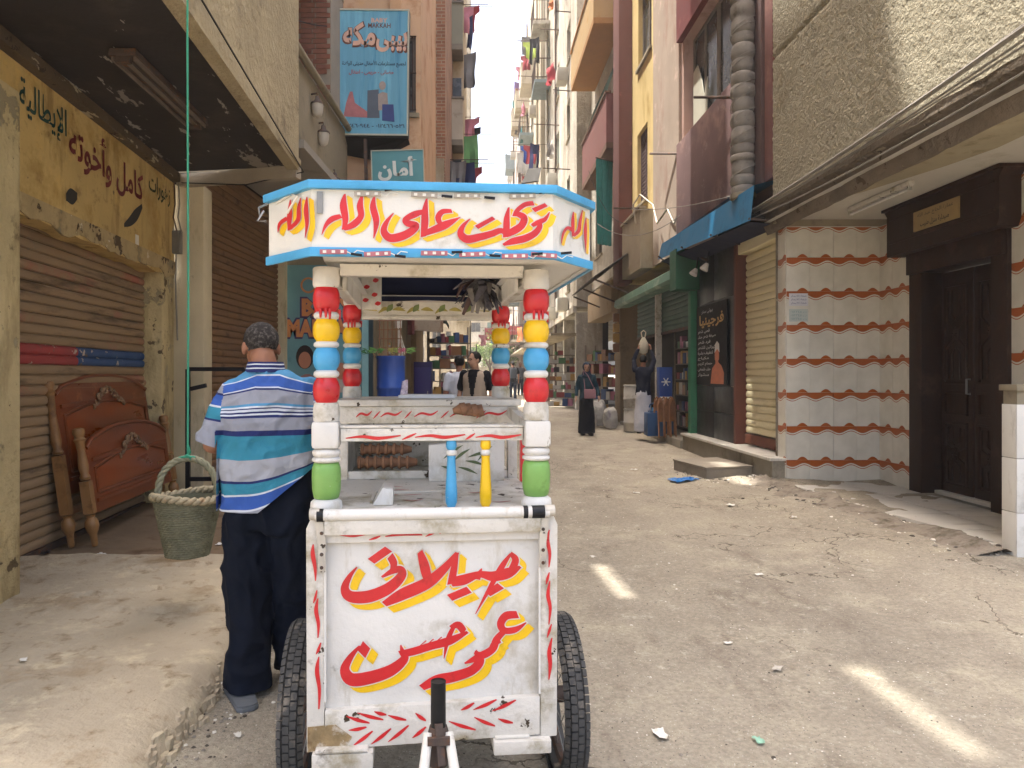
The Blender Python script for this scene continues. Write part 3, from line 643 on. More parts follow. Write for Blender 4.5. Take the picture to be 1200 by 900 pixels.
for s in (-1, 1):
    b = MB(); b.box(*sorted((s * .295, s * .21)), 1.06, 1.075, 1.80, 1.98); b.box(*sorted((s * .296, s * .31)), .3, 1.06, 1.80, 1.98); wb = b.build("corner_board", WHITE, cart, bevel=.002)
    for k, (x_, z_) in enumerate(((.235, 1.93), (.275, 1.90), (.24, 1.865), (.28, 1.84), (.225, 1.825))):
        if s < 0: b = MB(); brush(b, [(s * x_ - .012, z_, .006), (s * x_, z_ + .002, .02), (s * x_ + .014, z_ + .003, .008)], fn=lambda u, v: (u, 1.0585, v)); b.build("red_petal", RED, wb, smooth=0)
b = MB(); b.add([(-.21, 1.13, 1.843), (.0, 1.12, 1.85), (.21, 1.13, 1.843), (.21, 1.14, 2.04), (0, 1.1, 2.04), (-.21, 1.14, 2.04), (-.3, .5, 2.0), (.3, .5, 2.0)], [(0, 1, 4, 5), (1, 2, 3, 4), (5, 4, 3, 7, 6)])
b.build("canopy_lining", mat("navy_cloth", "#18203f", .9, .2, 6), cart, smooth=60)
# ---- lettering on the canopy fascia
def fas_pt(face, px, py, depth):
    z = 1.5 + (440 - py) * 2.235 / 860
    if face == 0: x = (px - 508) * .00260; return Vector((x, -.0715 - depth, z))
    if face < 0: t = (px - 319) / (367 - 319); a, c = Vector((-.53, .13)), Vector((-.366, -.07)); zz = 1.5 + (440 - py) * (2.384 + (2.23 - 2.384) * t) / 860
    else: t = (px - 649) / (693 - 649); a, c = Vector((.366, -.07)), Vector((.53, .13)); zz = 1.5 + (440 - py) * (2.26 + (2.476 - 2.26) * t) / 860
    p = a.lerp(c, t); d = (c - a).normalized(); n = Vector((d.y, -d.x)); p = p + n * (.0015 + depth); return Vector((p.x, p.y, zz))
Z2 = [[(412,438,3),(440,372,20),(482,328,32),(545,306,24)], [(570,152,10),(560,230,40),(574,330,34),(560,400,18)], [(690,152,10),(674,230,36),(680,305,34),(630,362,38),(560,396,22)],
      [(772,168,12),(764,240,36),(786,340,34),(768,456,5)],
      [(905,278,5),(858,340,24),(838,405,38),(880,452,46),(960,440,48),(1030,402,44),(1062,362,38),(1005,348,38),(986,322,30),(1050,285,38),(1118,262,22)],
      [(1136,172,10),(1124,260,36),(1122,350,42),(1112,440,30)],
      [(1112,420,28),(1190,388,40),(1270,352,44),(1372,298,4)], [(1312,256,20),(1246,262,30),(1216,304,34),(1232,350,26)]]
Z3 = [[(300,308,5),(250,360,24),(234,415,40),(280,452,46),(370,435,42),(450,412,38),(520,388,32),(565,420,24)], [(345,368,26),(468,298,24)], [(574,222,10),(560,300,34),(556,380,38),(542,436,16)],
      [(752,190,26),(690,200,28),(632,245,26),(612,285,22)], [(620,262,28),(682,292,40),(664,350,42),(602,392,42),(548,420,30)],
      [(534,488,14),(600,462,38),(690,440,42),(760,402,38),(796,352,30),(786,318,20),(745,345,22)], [(740,350,20),(790,322,28),(834,300,24),(866,250,5)], [(750,240,28),(842,198,24)]]
CL = [[(126,408,3),(140,350,20),(192,312,24)], [(212,186,6),(207,290,28),(203,398,14)], [(280,178,5),(268,250,20),(262,330,24),(204,390,22)], [(320,172,5),(314,260,24),(320,360,18),(308,455,3)]]
CR_ = [[(941,482,3),(955,410,14),(985,372,18),(1022,392,20)], [(1026,260,5),(1021,330,20),(1024,432,14)], [(1092,248,5),(1074,330,18),(1064,392,22),(1024,430,16)], [(1120,300,4),(1114,400,20),(1118,542,3)]]
def mk_f(face, ox, oy): return lambda lay, i: (lambda X, Y: fas_pt(face, ox + X / 6, oy + Y / 6, lay + i * .00004))
letters(fas, Z2 + [[(x + 1140, y, w_) for x, y, w_ in st] for st in Z3], mk_f(0, 310, 205), (44, 28), .0003, 6)
letters(fas, CL, mk_f(-1, 310, 205), (32, 26), .0003, 4); letters(fas, CR_, mk_f(1, 500, 205), (22, 14), .0003, 4)
# LED strips, tape and loose wire on the rims
LED = mat("pink_led_strip", "#b0626c", .5, .2, 30); LEDW = mat("led_lens", "#d8d4c8", .4, .1)
for zc, xs, m, outw in ((1.866, (-.30, -.17, .0, .115, .245, .335), LED, -.085), (2.048, (-.2, -.03, .1, .27), mat("pale_led_strip", "#a59a8a", .5, .2, 30), -.0755)):
    for x in xs:
        t = random.uniform(-.06, .06)
        Mx = Matrix.Translation((x, outw, zc + random.uniform(-.003, .003))) @ Matrix.Rotation(t, 4, 'Y')
        b = MB(); b.box(-.04, .04, -.004, .0, -.007, .007, M=Mx)
        o_ = b.build("led_strip", m, fas)
        b = MB()
        for k in (-.026, 0, .026): b.box(k - .005, k + .005, -.006, -.0041, -.004, .004, M=Mx)
        b.build("led_lens", LEDW, o_)
        b = MB(); b.tube([Mx @ Vector((.04, -.004, 0)), Mx @ Vector((.055, -.006, -.008)), Mx @ Vector((.07, -.004, .004)), Mx @ Vector((.09, -.004, 0))], .0016, 5); b.build("wire", LEDW, o_)
        b = MB(); b.box(.052, .085, -.009, -.002, -.003, .004, M=Mx @ Matrix.Rotation(random.uniform(-.2, .2), 4, 'Y')); b.build("black_tape", BLACK, o_)
b = MB(); b.box(-.35, -.333, -.078, -.072, 1.985, 2.05); b.build("mending_plate", STEEL, fas)
b = MB(); b.tube([(-.53, .1, 2.05), (-.55, .07, 2.03), (-.545, .06, 2.0), (-.535, .07, 2.02), (-.55, .05, 1.985), (-.53, .08, 1.99)], .004, 6); b.build("wire", STEEL, fas)
b = MB(); b.tube([(-.50, .09, 2.05), (-.44, .01, 2.062), (-.415, -.03, 2.045), (-.45, .0, 2.0)], .004, 6); b.build("wire", LEDW, fas)
# bundle of dried flowers wrapped in film, tied under the rear right corner
b = MB()
for k in range(70):
    a = random.uniform(0, 6.28); d = random.uniform(.0, .09); p = Vector((.20, .72, 1.90))
    q = p + Vector((random.uniform(-.10, .10), random.uniform(-.08, .08), random.uniform(-.15, .03))); r_ = random.uniform(.012, .022)
    m_ = (p + q) / 2 + Vector((random.uniform(-.03, .03), random.uniform(-.03, .03), .01))
    b.tube([p, m_, q], [.012, r_, r_ * .4], 5, mi=random.choice((0, 0, 1, 2)), flat=.3)
b.build("tied_bundle", [mat("dark_film", "#57545c", .5, .4, 20), mat("grey_film", "#7c7672", .4, .3, 25), mat("dry_flower", "#5a4440", .8, .3, 25)], cart)
# ---- mid rail and balusters
b = MB(); b.box(-.298, .298, .1, .14, 1.286, 1.328); mr = b.build("mid_rail", WHITE2, cart, bevel=.003)
b = MB(); b.box(-.30, .30, .098, .15, 1.329, 1.338); b.build("rail_cap", WHITE2, mr, bevel=.002)
PM_210 = RED
for i, (x0, x1, yy) in enumerate(((220,430,238),(435,490,236),(485,680,236),(680,718,238),(720,900,238))):
    s_ = .00281 / 3.333; long_ = x1 - x0 > 90
    f_ = lambda X, Y, i=i: ((340 + X / 3.333 - 506) * .00281, .0985 - i * .00003, 1.5 - (440 + Y / 3.333 - 440) * .00281)
    if long_: brushp("red_flourish", PM_210, mr, [(x0, yy + 3, 3), (x0 + (x1 - x0) * .3, yy - 3, 9), (x0 + (x1 - x0) * .6, yy + 4, 11), (x1, yy - 6, 4)], fn=f_)
    else: brushp("red_flourish", PM_210, mr, [(x0, yy + 12, 2), ((x0 + x1) / 2, yy, 8), (x1, yy - 12, 3)], fn=f_)
for x, m in ((.062, BLU), (.176, YEL)):
    b = MB(); b.lathe([(.013, 1.066), (.019, 1.08), (.02, 1.11), (.017, 1.16), (.0135, 1.225), (.015, 1.235)], n=16); bo = b.build("baluster", m, cart, smooth=50, loc=(x, .12, 0))
    b = MB(); b.lathe([(.012, 1.235), (.0175, 1.24), (.0175, 1.25), (.012, 1.255)], n=16); b.build("white_ring", WHITE, bo, smooth=50)
    b = MB(); b.lathe([(.013, 1.255), (.018, 1.265), (.017, 1.28), (.015, 1.286)], n=16); b.build("cap", m, bo, smooth=50)
# ---- rear cabinet
cab = MB()
cab.box(-.375, -.335, .78, .82, 1.066, 1.33); cab.box(.335, .375, .78, .82, 1.066, 1.33); cab.box(-.375, -.335, 1.22, 1.26, 1.066, 1.33); cab.box(.335, .375, 1.22, 1.26, 1.066, 1.33)
cab.box(-.334, .334, .785, .815, 1.067, 1.10); cab.box(-.334, .334, 1.225, 1.255, 1.067, 1.33); cab.box(-.372, -.34, .821, 1.219, 1.067, 1.33)
cb_ = cab.build("cabinet", WHITE2, cart, bevel=.003)
b = MB(); b.box(-.39, .39, .765, 1.28, 1.372, 1.398); b.build("cabinet_top", WHITE2, cart, bevel=.003)
b = MB(); b.box(-.378, .378, .775, .80, 1.30, 1.371); cr_ = b.build("cabinet_rail", WHITE2, cart, bevel=.003)
PM_227 = RED
for i, (x0, x1) in enumerate(((-.30, -.235), (-.23, -.2), (-.2, -.11), (-.1, -.07), (-.06, .04), (.05, .085), (.09, .19), (.2, .24), (.22, .33))):
    f_ = lambda X, Y, i=i: (X, .7735 - i * .00005, Y)
    if x1 - x0 > .05: brushp("red_flourish", PM_227, cr_, [(x0, 1.327, .003), (x0 + .3 * (x1 - x0), 1.342, .009), (x0 + .7 * (x1 - x0), 1.336, .009), (x1, 1.352, .003)], fn=f_)
    else: brushp("red_flourish", PM_227, cr_, [(x0, 1.32, .002), ((x0 + x1) / 2, 1.336, .007), (x1, 1.352, .002)], fn=f_)
for s in (1,):  # sloping side rail
    b = MB(); b.bar((s * .345, .17, 1.31), (s * .35, .77, 1.345), .03, .045); b.build("side_rail", WHITE2, cart, bevel=.002)
    b = MB(); b.bar((s * .385, .66, 1.28), (s * .385, .66, 1.07), .03, .03); b.build("red_rod", RED, cart)
# little painted box on the deck
b = MB(); b.prism([(-.0, 1.067), (.31, 1.067), (.31, 1.235), (.0, 1.215)], .70, .76); pb = b.build("painted_box", WHITE, cart, bevel=.002)
PM_236 = mat("olive_leaf_paint", "#57663f", .6, .25, 30)
for i, (x0, z0, x1, z1) in enumerate(((.06,1.16,.14,1.215),(.1,1.15,.17,1.2),(.2,1.15,.26,1.21),(.15,1.15,.23,1.13),(.12,1.125,.2,1.095),(.16,1.165,.25,1.185),(.05,1.13,.12,1.10))):
    brushp("painted_leaf", PM_236, pb, [(x0, z0, .002), ((x0 + x1) / 2, (z0 + z1) / 2 + .004, .012), (x1, z1, .001)], fn=lambda X, Y, i=i: (X, .6985 - i * .0001, Y))
# wafer cones, cups
WAF = mat("wafer", "#8f6240", .8, .2, 30, .3, 80)
b = MB()
for k in range(7): b.lathe([(.026, 0), (.03, .012), (.024, .014), (.014, .05)], n=12, M=Matrix.Translation((-.30 + k * .034, .86, 1.128)) @ Matrix.Rotation(R(90), 4, 'Y'))
for k in range(6): b.lathe([(.024, 0), (.028, .012), (.022, .014), (.012, .05)], n=12, M=Matrix.Translation((-.29 + k * .034, .9, 1.18)) @ Matrix.Rotation(R(92), 4, 'Y'))
tag(stuff(b.build("wafer_cones", WAF, None, loc=None)), "row of brown wafer cones lying inside the ice cream cart's cabinet", "wafer cones")
wc = bpy.data.objects["wafer_cones"]; wc.matrix_world = cart.matrix_basis.copy() if False else (Matrix.Translation((-.139, 2.3, 0)) @ Matrix.Rotation(R(5), 4, 'Z'))
b = MB()
for k in range(4): b.lathe([(.012, 0), (.022, .03), (.027, .033), (.024, .055)], n=14, M=Matrix.Translation((.10 + k * .024, .50 + .01 * (k % 2), 1.372 - .003 * k)) @ Matrix.Rotation(R(75), 4, 'Y'))
o_ = b.build("wafer_cups", WAF); o_.matrix_world = wc.matrix_world @ Matrix.Translation((.0, .22, -.02)); tag(o_, "nested brown wafer cups propped against the rail at the right of the cart", "wafer cups")
b = MB()
for c_ in range(2):
    for k in range(9): b.lathe([(.024, 0), (.033, .006), (.034, .0065)], (-.27 + c_ * .09, .96, 1.107 + k * .011), 16)
o_ = b.build("glass_dishes", mat("dish_glass", "#b9c2c0", .15, .05, spec=.6)); o_.matrix_world = wc.matrix_world.copy(); tag(o_, "two stacks of small clear serving dishes inside the cart's cabinet", "dishes")
b = MB(); b.add([(-.16, 1.0, 1.405), (.0, .98, 1.412), (.14, 1.0, 1.405), (.14, 1.2, 1.405), (0, 1.22, 1.43), (-.16, 1.2, 1.405)], [(0, 1, 4, 5), (1, 2, 3, 4)])
b = MB(); b.prism_h([(-.13, .98), (.12, .97), (.14, 1.15), (-.1, 1.2)], 1.3995, 1.412); o_ = b.build("paper_pack", mat("white_paper", "#e8e8ea", .7, .05)); o_.matrix_world = wc.matrix_world.copy(); tag(o_, "flat pack of white paper lying on the cart's cabinet top", "paper")
# ---- wheels
def wheel(x, y, r=.288, hw=.045):
    W = bpy.data.objects.new("wheel", None); COL.objects.link(W); W.parent = cart; W.location = (x, y, r); W.empty_display_size = .05
    MX = Matrix.Rotation(R(90), 4, 'Y')
    b = MB(); n = 10; prof = []
    for k in range(n + 1):
        a = math.pi * (k / n) ; prof.append((r - .052 + .046 * math.sin(a) ** .7, -hw * .95 * math.cos(a)))
    b.lathe(prof + [(r - .058, hw * .55), (r - .058, -hw * .55), prof[0]], n=64, cap=False, M=MX); b.build("tyre", RUBBER, W, smooth=50)
    b = MB()
    for i in range(64):
        for j, (t, wd) in enumerate(((-.031, .013), (-.0115, .0155), (.0115, .0155), (.031, .013))):
            a = 2 * math.pi * (i + .5 * (j % 2)) / 64
            rr = r - (.0135 if abs(t) > .03 else .0095)
            Mk = Matrix.Rotation(a, 4, 'X') @ Matrix.Translation((t, 0, rr)) @ Matrix.Rotation(math.copysign(.55, t) if abs(t) > .03 else 0, 4, 'Y')
            b.box(-wd / 2 - .0025, wd / 2 + .0025, -.0118, .0118, 0, .0095, M=Mk)
    stuff(b.build("tread_block", RUBBER, W, smooth=0))
    b = MB(); b.lathe([(r - .06, -.016), (r - .056, -.014), (r - .06, .0), (r - .056, .014), (r - .06, .016), (r - .075, .008), (r - .075, -.008), (r - .06, -.016)], n=48, cap=False, M=MX); b.build("rim", RUST, W, smooth=50)
    b = MB(); b.lathe([(.018, -.05), (.03, -.045), (.03, .045), (.018, .05)], n=16, M=MX); b.build("hub", RUST, W)
    for k in range(18):
        a = 2 * math.pi * k / 18; s = (-1) ** k
        b = MB(); b.tube([(s * .035, math.cos(a) * .025, math.sin(a) * .025), (0, math.cos(a + .25 * s) * (r - .072), math.sin(a + .25 * s) * (r - .072))], .0018, 5); b.build("spoke", STEEL, W)
wheel(-.468, .43, .298, .038); wheel(.492, .43, .298, .038)
b = MB(); b.tube([(-.49, .43, .298), (.51, .43, .298)], .016, 10); b.box(-.34, .34, .37, .49, .32, .358); b.build("axle", RUST, cart)
# bicycle frame at the near end
b = MB(); b.tube([(.005, -.30, .47), (.005, -.30, .665)], [.021, .0205], 18, cap=False); b.tube([(.005, -.30, .50), (.005, -.30, .664)], .016, 18)
b.lathe([(.016, 0), (.021, .001), (.021, .003)], (.005, -.3, .664), 18, cap=False); b.build("seat_post", mat("black_steel_tube", "#242425", .45, .2, 20, .1, 60, metal=.4, dirt=("#5a5149", .3, 16)), cart, smooth=50)
b = MB(); b.lathe([(.026, .44), (.028, .455), (.028, .53), (.024, .545)], (.005, -.30, 0), 16); b.bar((-.025, -.335, .52), (.035, -.335, .52), .012, .02); b.bar((.005, -.32, .56), (.012, -.345, .46), .02, .012)
b.build("clamp", RUST, cart, smooth=40)
for s in (-1, 1):
    b = MB(); b.tube([(.005 + s * .028, -.31, .53), (.005 + s * .04, -.36, .46), (.005 + s * .05, -.55, .36), (.005 + s * .055, -.78, .30)], [.013, .014, .012, .011], 10); b.build("wheel_stay", WHITE2, cart, smooth=50)
b = MB(); b.tube([(.005, -.30, .50), (.005, -.1, .36), (.005, .5, .33)], .02, 12); b.build("frame_tube", WHITE2, cart, smooth=50)
wheel(.005, -.78, .288, .03)
# ================================================================ people
def blob(name, parts, voxel, mats, parent=None, smooth=4, edit=None, matfn=None):
    "one continuous surface grown from overlapping tapered limbs (voxel remesh)"
    b = MB()
    for p in parts:
        if p[0] == 'cap':
            p0, r0, p1, r1 = Vector(p[1]), p[2], Vector(p[3]), p[4]; fl = p[5] if len(p) > 5 else 1
            d = (p1 - p0).normalized()
            pts = [p0 - d * r0 * .95, p0 - d * r0 * .7, p0 - d * r0 * .3, p0, p0.lerp(p1, .5), p1, p1 + d * r1 * .3, p1 + d * r1 * .7, p1 + d * r1 * .95]
            rs = [r0 * .25, r0 * .7, r0 * .95, r0, (r0 + r1) / 2, r1, r1 * .95, r1 * .7, r1 * .25]
            b.tube(pts, rs, 14, flat=fl)
        elif p[0] == 'loft':
            rg = cr([tuple(q) for q in p[1]], 3); n = 24; o = []
            for (x, y, z, rx, ry) in rg:
                for j in range(n):
                    a = 2 * math.pi * j / n; c_, s_ = math.cos(a), math.sin(a)
                    o.append((x + rx * math.copysign(abs(c_) ** .85, c_), y + ry * math.copysign(abs(s_) ** .85, s_), z))
            k = len(rg)
            b.add(o, [(i * n + j, i * n + (j + 1) % n, (i + 1) * n + (j + 1) % n, (i + 1) * n + j) for i in range(k - 1) for j in range(n)] + [tuple(range(n))[::-1], tuple((k - 1) * n + j for j in range(n))])
        elif p[0] == 'ell':
            c_, r_ = Vector(p[1]), p[2]; n = 16; m_ = 10
            prof = [(math.sin(math.pi * i / m_) + 1e-3, -math.cos(math.pi * i / m_)) for i in range(m_ + 1)]
            Mx = Matrix.Translation(c_) @ (p[3] if len(p) > 3 else Matrix()) @ Matrix.Diagonal((*r_, 1)); b.lathe(prof, n=n, M=Mx)
    me = b.mesh("tmp", [], 0); o = bpy.data.objects.new("tmp", me); COL.objects.link(o)
    md = o.modifiers.new("r", 'REMESH'); md.mode = 'VOXEL'; md.voxel_size = voxel; md.use_smooth_shade = True
    if smooth: ms = o.modifiers.new("s", 'SMOOTH'); ms.iterations = smooth; ms.factor = .5
    dg = bpy.context.evaluated_depsgraph_get(); me2 = bpy.data.meshes.new_from_object(o.evaluated_get(dg)); bpy.data.objects.remove(o); bpy.data.meshes.remove(me)
    me2.name = name; me2.materials.clear()
    for m in (mats if isinstance(mats, list) else [mats]): me2.materials.append(m)
    if edit: edit(me2)
    me2.polygons.foreach_set("use_smooth", [True] * len(me2.polygons))
    if matfn: me2.polygons.foreach_set("material_index", [matfn(p.center) for p in me2.polygons])
    me2.update(); return link(name, me2, parent)
def cut(me, test):
    bm = bmesh.new(); bm.from_mesh(me); bmesh.ops.delete(bm, geom=[v for v in bm.verts if test(v.co)], context='VERTS'); bm.to_mesh(me); bm.free()
def folds(me, amp, sc_=(3, 3, 7), seed=0):
    me.update(); ns = [v.normal.copy() for v in me.vertices]
    for v, n in zip(me.vertices, ns):
        q = Vector((v.co.x * sc_[0] + seed + v.co.z * 2.2, v.co.y * sc_[1], v.co.z * sc_[2] - v.co.x * 3))
        d = noise.noise(q); e = 1 - abs(noise.noise(q * 1.7 + Vector((5, 2, 1)))) * 2.4
        v.co += n * amp * (d * .8 + max(0, e) * .55 - .2)
SKIN = mat("brown_skin", "#9a6547", .55, .1, 8, .08, 80, spec=.4); SKIN2 = mat("olive_skin", "#b58566", .55, .1, 8, .06, 80, spec=.4)
HAIRK = mat("black_hair", "#15120f", .7, .3, 20, .5, 120, stretch=(3, 3, .5)); HAIRG = mat("grey_cropped_hair", "#332f2d", .85, .4, 60, 1.0, 220, dirt=[("#6d6864", .5, 55), ("#55504c", .4, 20)])
def head_parts(c, yaw=0, pitch=0, s=1.0):
    Mx = Matrix.Translation(Vector(c)) @ Matrix.Rotation(R(yaw), 4, 'Z') @ Matrix.Rotation(R(pitch), 4, 'X')
    def T(x, y, z): return Mx @ Vector((x * s, y * s, z * s))
    rot = Matrix.Rotation(R(yaw), 4, 'Z') @ Matrix.Rotation(R(pitch), 4, 'X')
    return [('ell', T(0, -.01, .03), (.077 * s, .096 * s, .088 * s), rot), ('ell', T(0, .022, -.03), (.062 * s, .068 * s, .085 * s), rot), ('ell', T(0, .05, -.078), (.032 * s, .028 * s, .024 * s), rot),
            ('cap', T(0, .088, .015), .009 * s, T(0, .107, -.022), .013 * s), ('ell', T(0, .083, .03), (.05 * s, .012 * s, .012 * s), rot), ('ell', T(0, .088, -.052), (.024 * s, .01 * s, .01 * s), rot),
            ('ell', T(-.079, -.005, -.012), (.011 * s, .02 * s, .033 * s), rot), ('ell', T(.079, -.005, -.012), (.011 * s, .02 * s, .033 * s), rot)], Mx
def hair_cap(name, Mx, m, parent, s=1.0, low=-.045, thick=1.05, front=.04, voxel=.007, seed=0):
    def ed(me):
        inv = Mx.inverted()
        def t(co):
            q = inv @ co / 1.0; q = q / s
            hl = low + max(0, q.y + .02) * 1.15 if q.y < front else 9
            return q.z < hl or (abs(q.x) > .066 and q.z < .0 and q.y > -.03)
        for v in me.vertices:
            v.co += v.normal * (noise.noise(v.co * 60) * .0025)
        cut(me, t)
    rot = Mx.to_3x3().to_4x4()
    return blob(name, [('ell', Mx @ Vector((0, -.01 * s, .03 * s)), (.077 * thick * s, .096 * thick * s, .088 * thick * s), rot)], voxel, m, parent, 1, ed)
def eyes(Mx, parent, s=1.0):
    for sx in (-1, 1):
        b = MB(); b.lathe([(.001, -.008 * s), (.008 * s, -.004 * s), (.010 * s, 0), (.008 * s, .004 * s), (.001, .008 * s)], n=8, M=Mx @ Matrix.Translation((sx * .03 * s, .078 * s, .008 * s)))
        b.build("eye", mat("dark_eye", "#1a1410", .2), parent)
        b = MB(); b.bar(Mx @ Vector((sx * .016 * s, .09 * s, .028 * s)), Mx @ Vector((sx * .046 * s, .084 * s, .028 * s)), .006 * s); b.build("eyebrow", HAIRK, parent)
    b = MB(); b.bar(Mx @ Vector((-.02 * s, .096 * s, -.052 * s)), Mx @ Vector((.02 * s, .096 * s, -.052 * s)), .005 * s); b.build("mouth", mat("lips", "#7d4238", .5), parent)
def hand_parts(wrist, d, side, thumb, s=1.0):
    "palm, four curled fingers and a thumb; d = pointing direction, side = across the palm"
    w0 = Vector(wrist); d = Vector(d).normalized(); sd_ = Vector(side).normalized(); cu = d.cross(sd_).normalized()
    out = [('cap', w0, .024 * s, w0 + d * .075 * s, .028 * s)]
    for k in (-1.5, -.5, .5, 1.5):
        p0 = w0 + d * .085 * s + sd_ * k * .018 * s; L_ = (.075 - .012 * abs(k)) * s
        p1 = p0 + (d + cu * .25).normalized() * L_ * .5; p2 = p1 + (d + cu * 1.1).normalized() * L_ * .5
        out += [('cap', p0 - d * .02 * s, .0095 * s, p1, .009 * s), ('cap', p1, .009 * s, p2, .0078 * s)]
    t0 = w0 + d * .03 * s + sd_ * thumb * .022 * s; t1 = t0 + (d * .7 + sd_ * thumb * .7).normalized() * .045 * s
    return out + [('cap', t0, .012 * s, t1, .0105 * s), ('cap', t1, .0105 * s, t1 + (d + cu * .3).normalized() * .028 * s, .009 * s)]

# ---- the man at the cart, seen from behind
def stripe_mat(name, stops, z0, z1, skew=0.0, base=None, sx=0):
    m = bpy.data.materials.new(name); m.use_nodes = True; N = m.node_tree.nodes; L = m.node_tree.links; b = N["Principled BSDF"]
    tc = N.new("ShaderNodeTexCoord"); sp = N.new("ShaderNodeSeparateXYZ"); L.new(tc.outputs["Object"], sp.inputs[0])
    nz_ = N.new("ShaderNodeTexNoise"); nz_.inputs["Scale"].default_value = 3.2; L.new(tc.outputs["Object"], nz_.inputs["Vector"])
    m0 = N.new("ShaderNodeMath"); m0.operation = 'MULTIPLY_ADD'; L.new(nz_.outputs["Fac"], m0.inputs[0]); m0.inputs[1].default_value = .035; L.new(sp.outputs["Z"], m0.inputs[2])
    m00 = N.new("ShaderNodeMath"); m00.operation = 'MULTIPLY_ADD'; L.new(sp.outputs["X"], m00.inputs[0]); m00.inputs[1].default_value = sx; L.new(m0.outputs[0], m00.inputs[2])
    mr_ = N.new("ShaderNodeMapRange"); mr_.inputs[1].default_value = z0 + .0175; mr_.inputs[2].default_value = z1 + .0175
    def MN(op, *a, clamp=False):
        n = N.new("ShaderNodeMath"); n.operation = op; n.use_clamp = clamp
        for i, s_ in enumerate(a):
            if isinstance(s_, (int, float)): n.inputs[i].default_value = s_
            else: L.new(s_, n.inputs[i])
        return n.outputs[0]
    zc_ = m00.outputs[0]
    if sx == 0 and z0 < 1:
        wlow = MN('MULTIPLY_ADD', sp.outputs["Z"], -2.6, 3.15, clamp=True); rx_ = MN('MAXIMUM', MN('ADD', sp.outputs["X"], .10), 0.0)
        zc_ = MN('SUBTRACT', zc_, MN('MULTIPLY', MN('MULTIPLY', wlow, MN('MULTIPLY', rx_, rx_)), 2.9))
        wup = MN('MULTIPLY_ADD', sp.outputs["Z"], 5.0, -6.5, clamp=True); ax_ = MN('MAXIMUM', MN('SUBTRACT', MN('ABSOLUTE', sp.outputs["X"]), .05), 0.0)
        zc_ = MN('ADD', zc_, MN('MULTIPLY', MN('MULTIPLY', wup, ax_), .38))
    L.new(zc_, mr_.inputs[0])
    r = N.new("ShaderNodeValToRGB"); r.color_ramp.interpolation = 'CONSTANT'; e = r.color_ramp.elements
    st = sorted(((z - z0) / (z1 - z0), c) for z, c in stops)
    e[0].position = max(0, st[0][0]); e[0].color = srgb(st[0][1]) + (1,); e[1].position = min(1, st[1][0]); e[1].color = srgb(st[1][1]) + (1,)
    for p, c in st[2:]:
        x = e.new(min(1, max(0, p))); x.color = srgb(c) + (1,)
    L.new(mr_.outputs[0], r.inputs[0]); L.new(r.outputs[0], b.inputs["Base Color"]); b.inputs["Roughness"].default_value = .85; b.inputs["Specular IOR Level"].default_value = .2
    wv = N.new("ShaderNodeTexNoise"); wv.inputs["Scale"].default_value = 220; L.new(tc.outputs["Object"], wv.inputs["Vector"])
    n2 = N.new("ShaderNodeTexNoise"); n2.inputs["Scale"].default_value = 9; n2.inputs["Distortion"].default_value = .8; L.new(tc.outputs["Object"], n2.inputs["Vector"])
    ad = N.new("ShaderNodeMath"); ad.operation = 'MULTIPLY_ADD'; L.new(n2.outputs["Fac"], ad.inputs[0]); ad.inputs[1].default_value = 4.5; L.new(wv.outputs["Fac"], ad.inputs[2])
    bp = N.new("ShaderNodeBump"); bp.inputs["Strength"].default_value = .45; bp.inputs["Distance"].default_value = .012; L.new(ad.outputs[0], bp.inputs["Height"]); L.new(bp.outputs[0], b.inputs["Normal"])
    return m
ROY, NAV, TEAL, GRY, WHT, LTB, LTG = "#3a5ca8", "#2a3366", "#3a86a0", "#9296a3", "#c9d0da", "#5390ba", "#a4a7b0"
SH = stripe_mat("striped_jersey", [(.84, GRY), (.885, WHT), (.892, ROY), (.955, WHT), (.963, TEAL), (1.015, NAV), (1.027, LTG), (1.125, TEAL), (1.235, NAV), (1.258, GRY), (1.318, NAV), (1.328, WHT), (1.337, NAV), (1.347, WHT), (1.358, NAV), (1.366, WHT), (1.376, LTB), (1.386, GRY), (1.452, NAV), (1.460, WHT), (1.467, ROY), (1.515, WHT), (1.522, LTB), (1.56, NAV)], .84, 1.62)
SLV = stripe_mat("striped_jersey_sleeve", [(1.1, GRY), (1.222, GRY), (1.252, NAV), (1.262, TEAL), (1.318, WHT), (1.327, ROY), (1.378, NAV), (1.388, GRY), (1.425, WHT), (1.433, ROY), (1.475, WHT), (1.48, LTB)], 1.1, 1.6, sx=.22)
TR = mat("dark_trouser_cloth", "#111827", .9, .25, 5, .3, 30, spec=.15)
man = thing("person", "man with cropped grey hair, blue striped polo shirt and dark trousers, seen from behind", "person", (-.99, 3.5, 0), 8); man.scale = (1.04, 1.03, .99)
hp, HM = head_parts((-.05, .06, 1.655), 20, -12, 1.0)
arm = lambda s: [('cap', (s * .17, 0, 1.44), .055, (s * .25, -.03, 1.19), .043), ('cap', (s * .25, -.03, 1.19), .043, (s * .17, .2, 1.12), .028)]
body = hp + [('cap', (-.035, .01, 1.60), .058, (-.01, -.01, 1.46), .068), ('loft', [(0, 0, .9, .15, .1), (0, 0, 1.1, .15, .1), (0, 0, 1.35, .17, .1), (0, 0, 1.47, .12, .08)])] + arm(-1) + arm(1)
for s in (-1, 1):
    body += hand_parts((s * .17, .2, 1.12), (-.4 * s, .9, -.05), (0, .1, 1), 1) + [('cap', (s * .09, 0, .9), .075, (s * .1, .05 * (s > 0), .48), .05), ('cap', (s * .1, .05 * (s > 0), .48), .045, (s * .098, -.03 + .17 * (s > 0), .09), .036), ('cap', (s * .1, -.06 + .2 * (s > 0), .05), .03, (s * .115, .06 + .2 * (s > 0), .035), .026)]
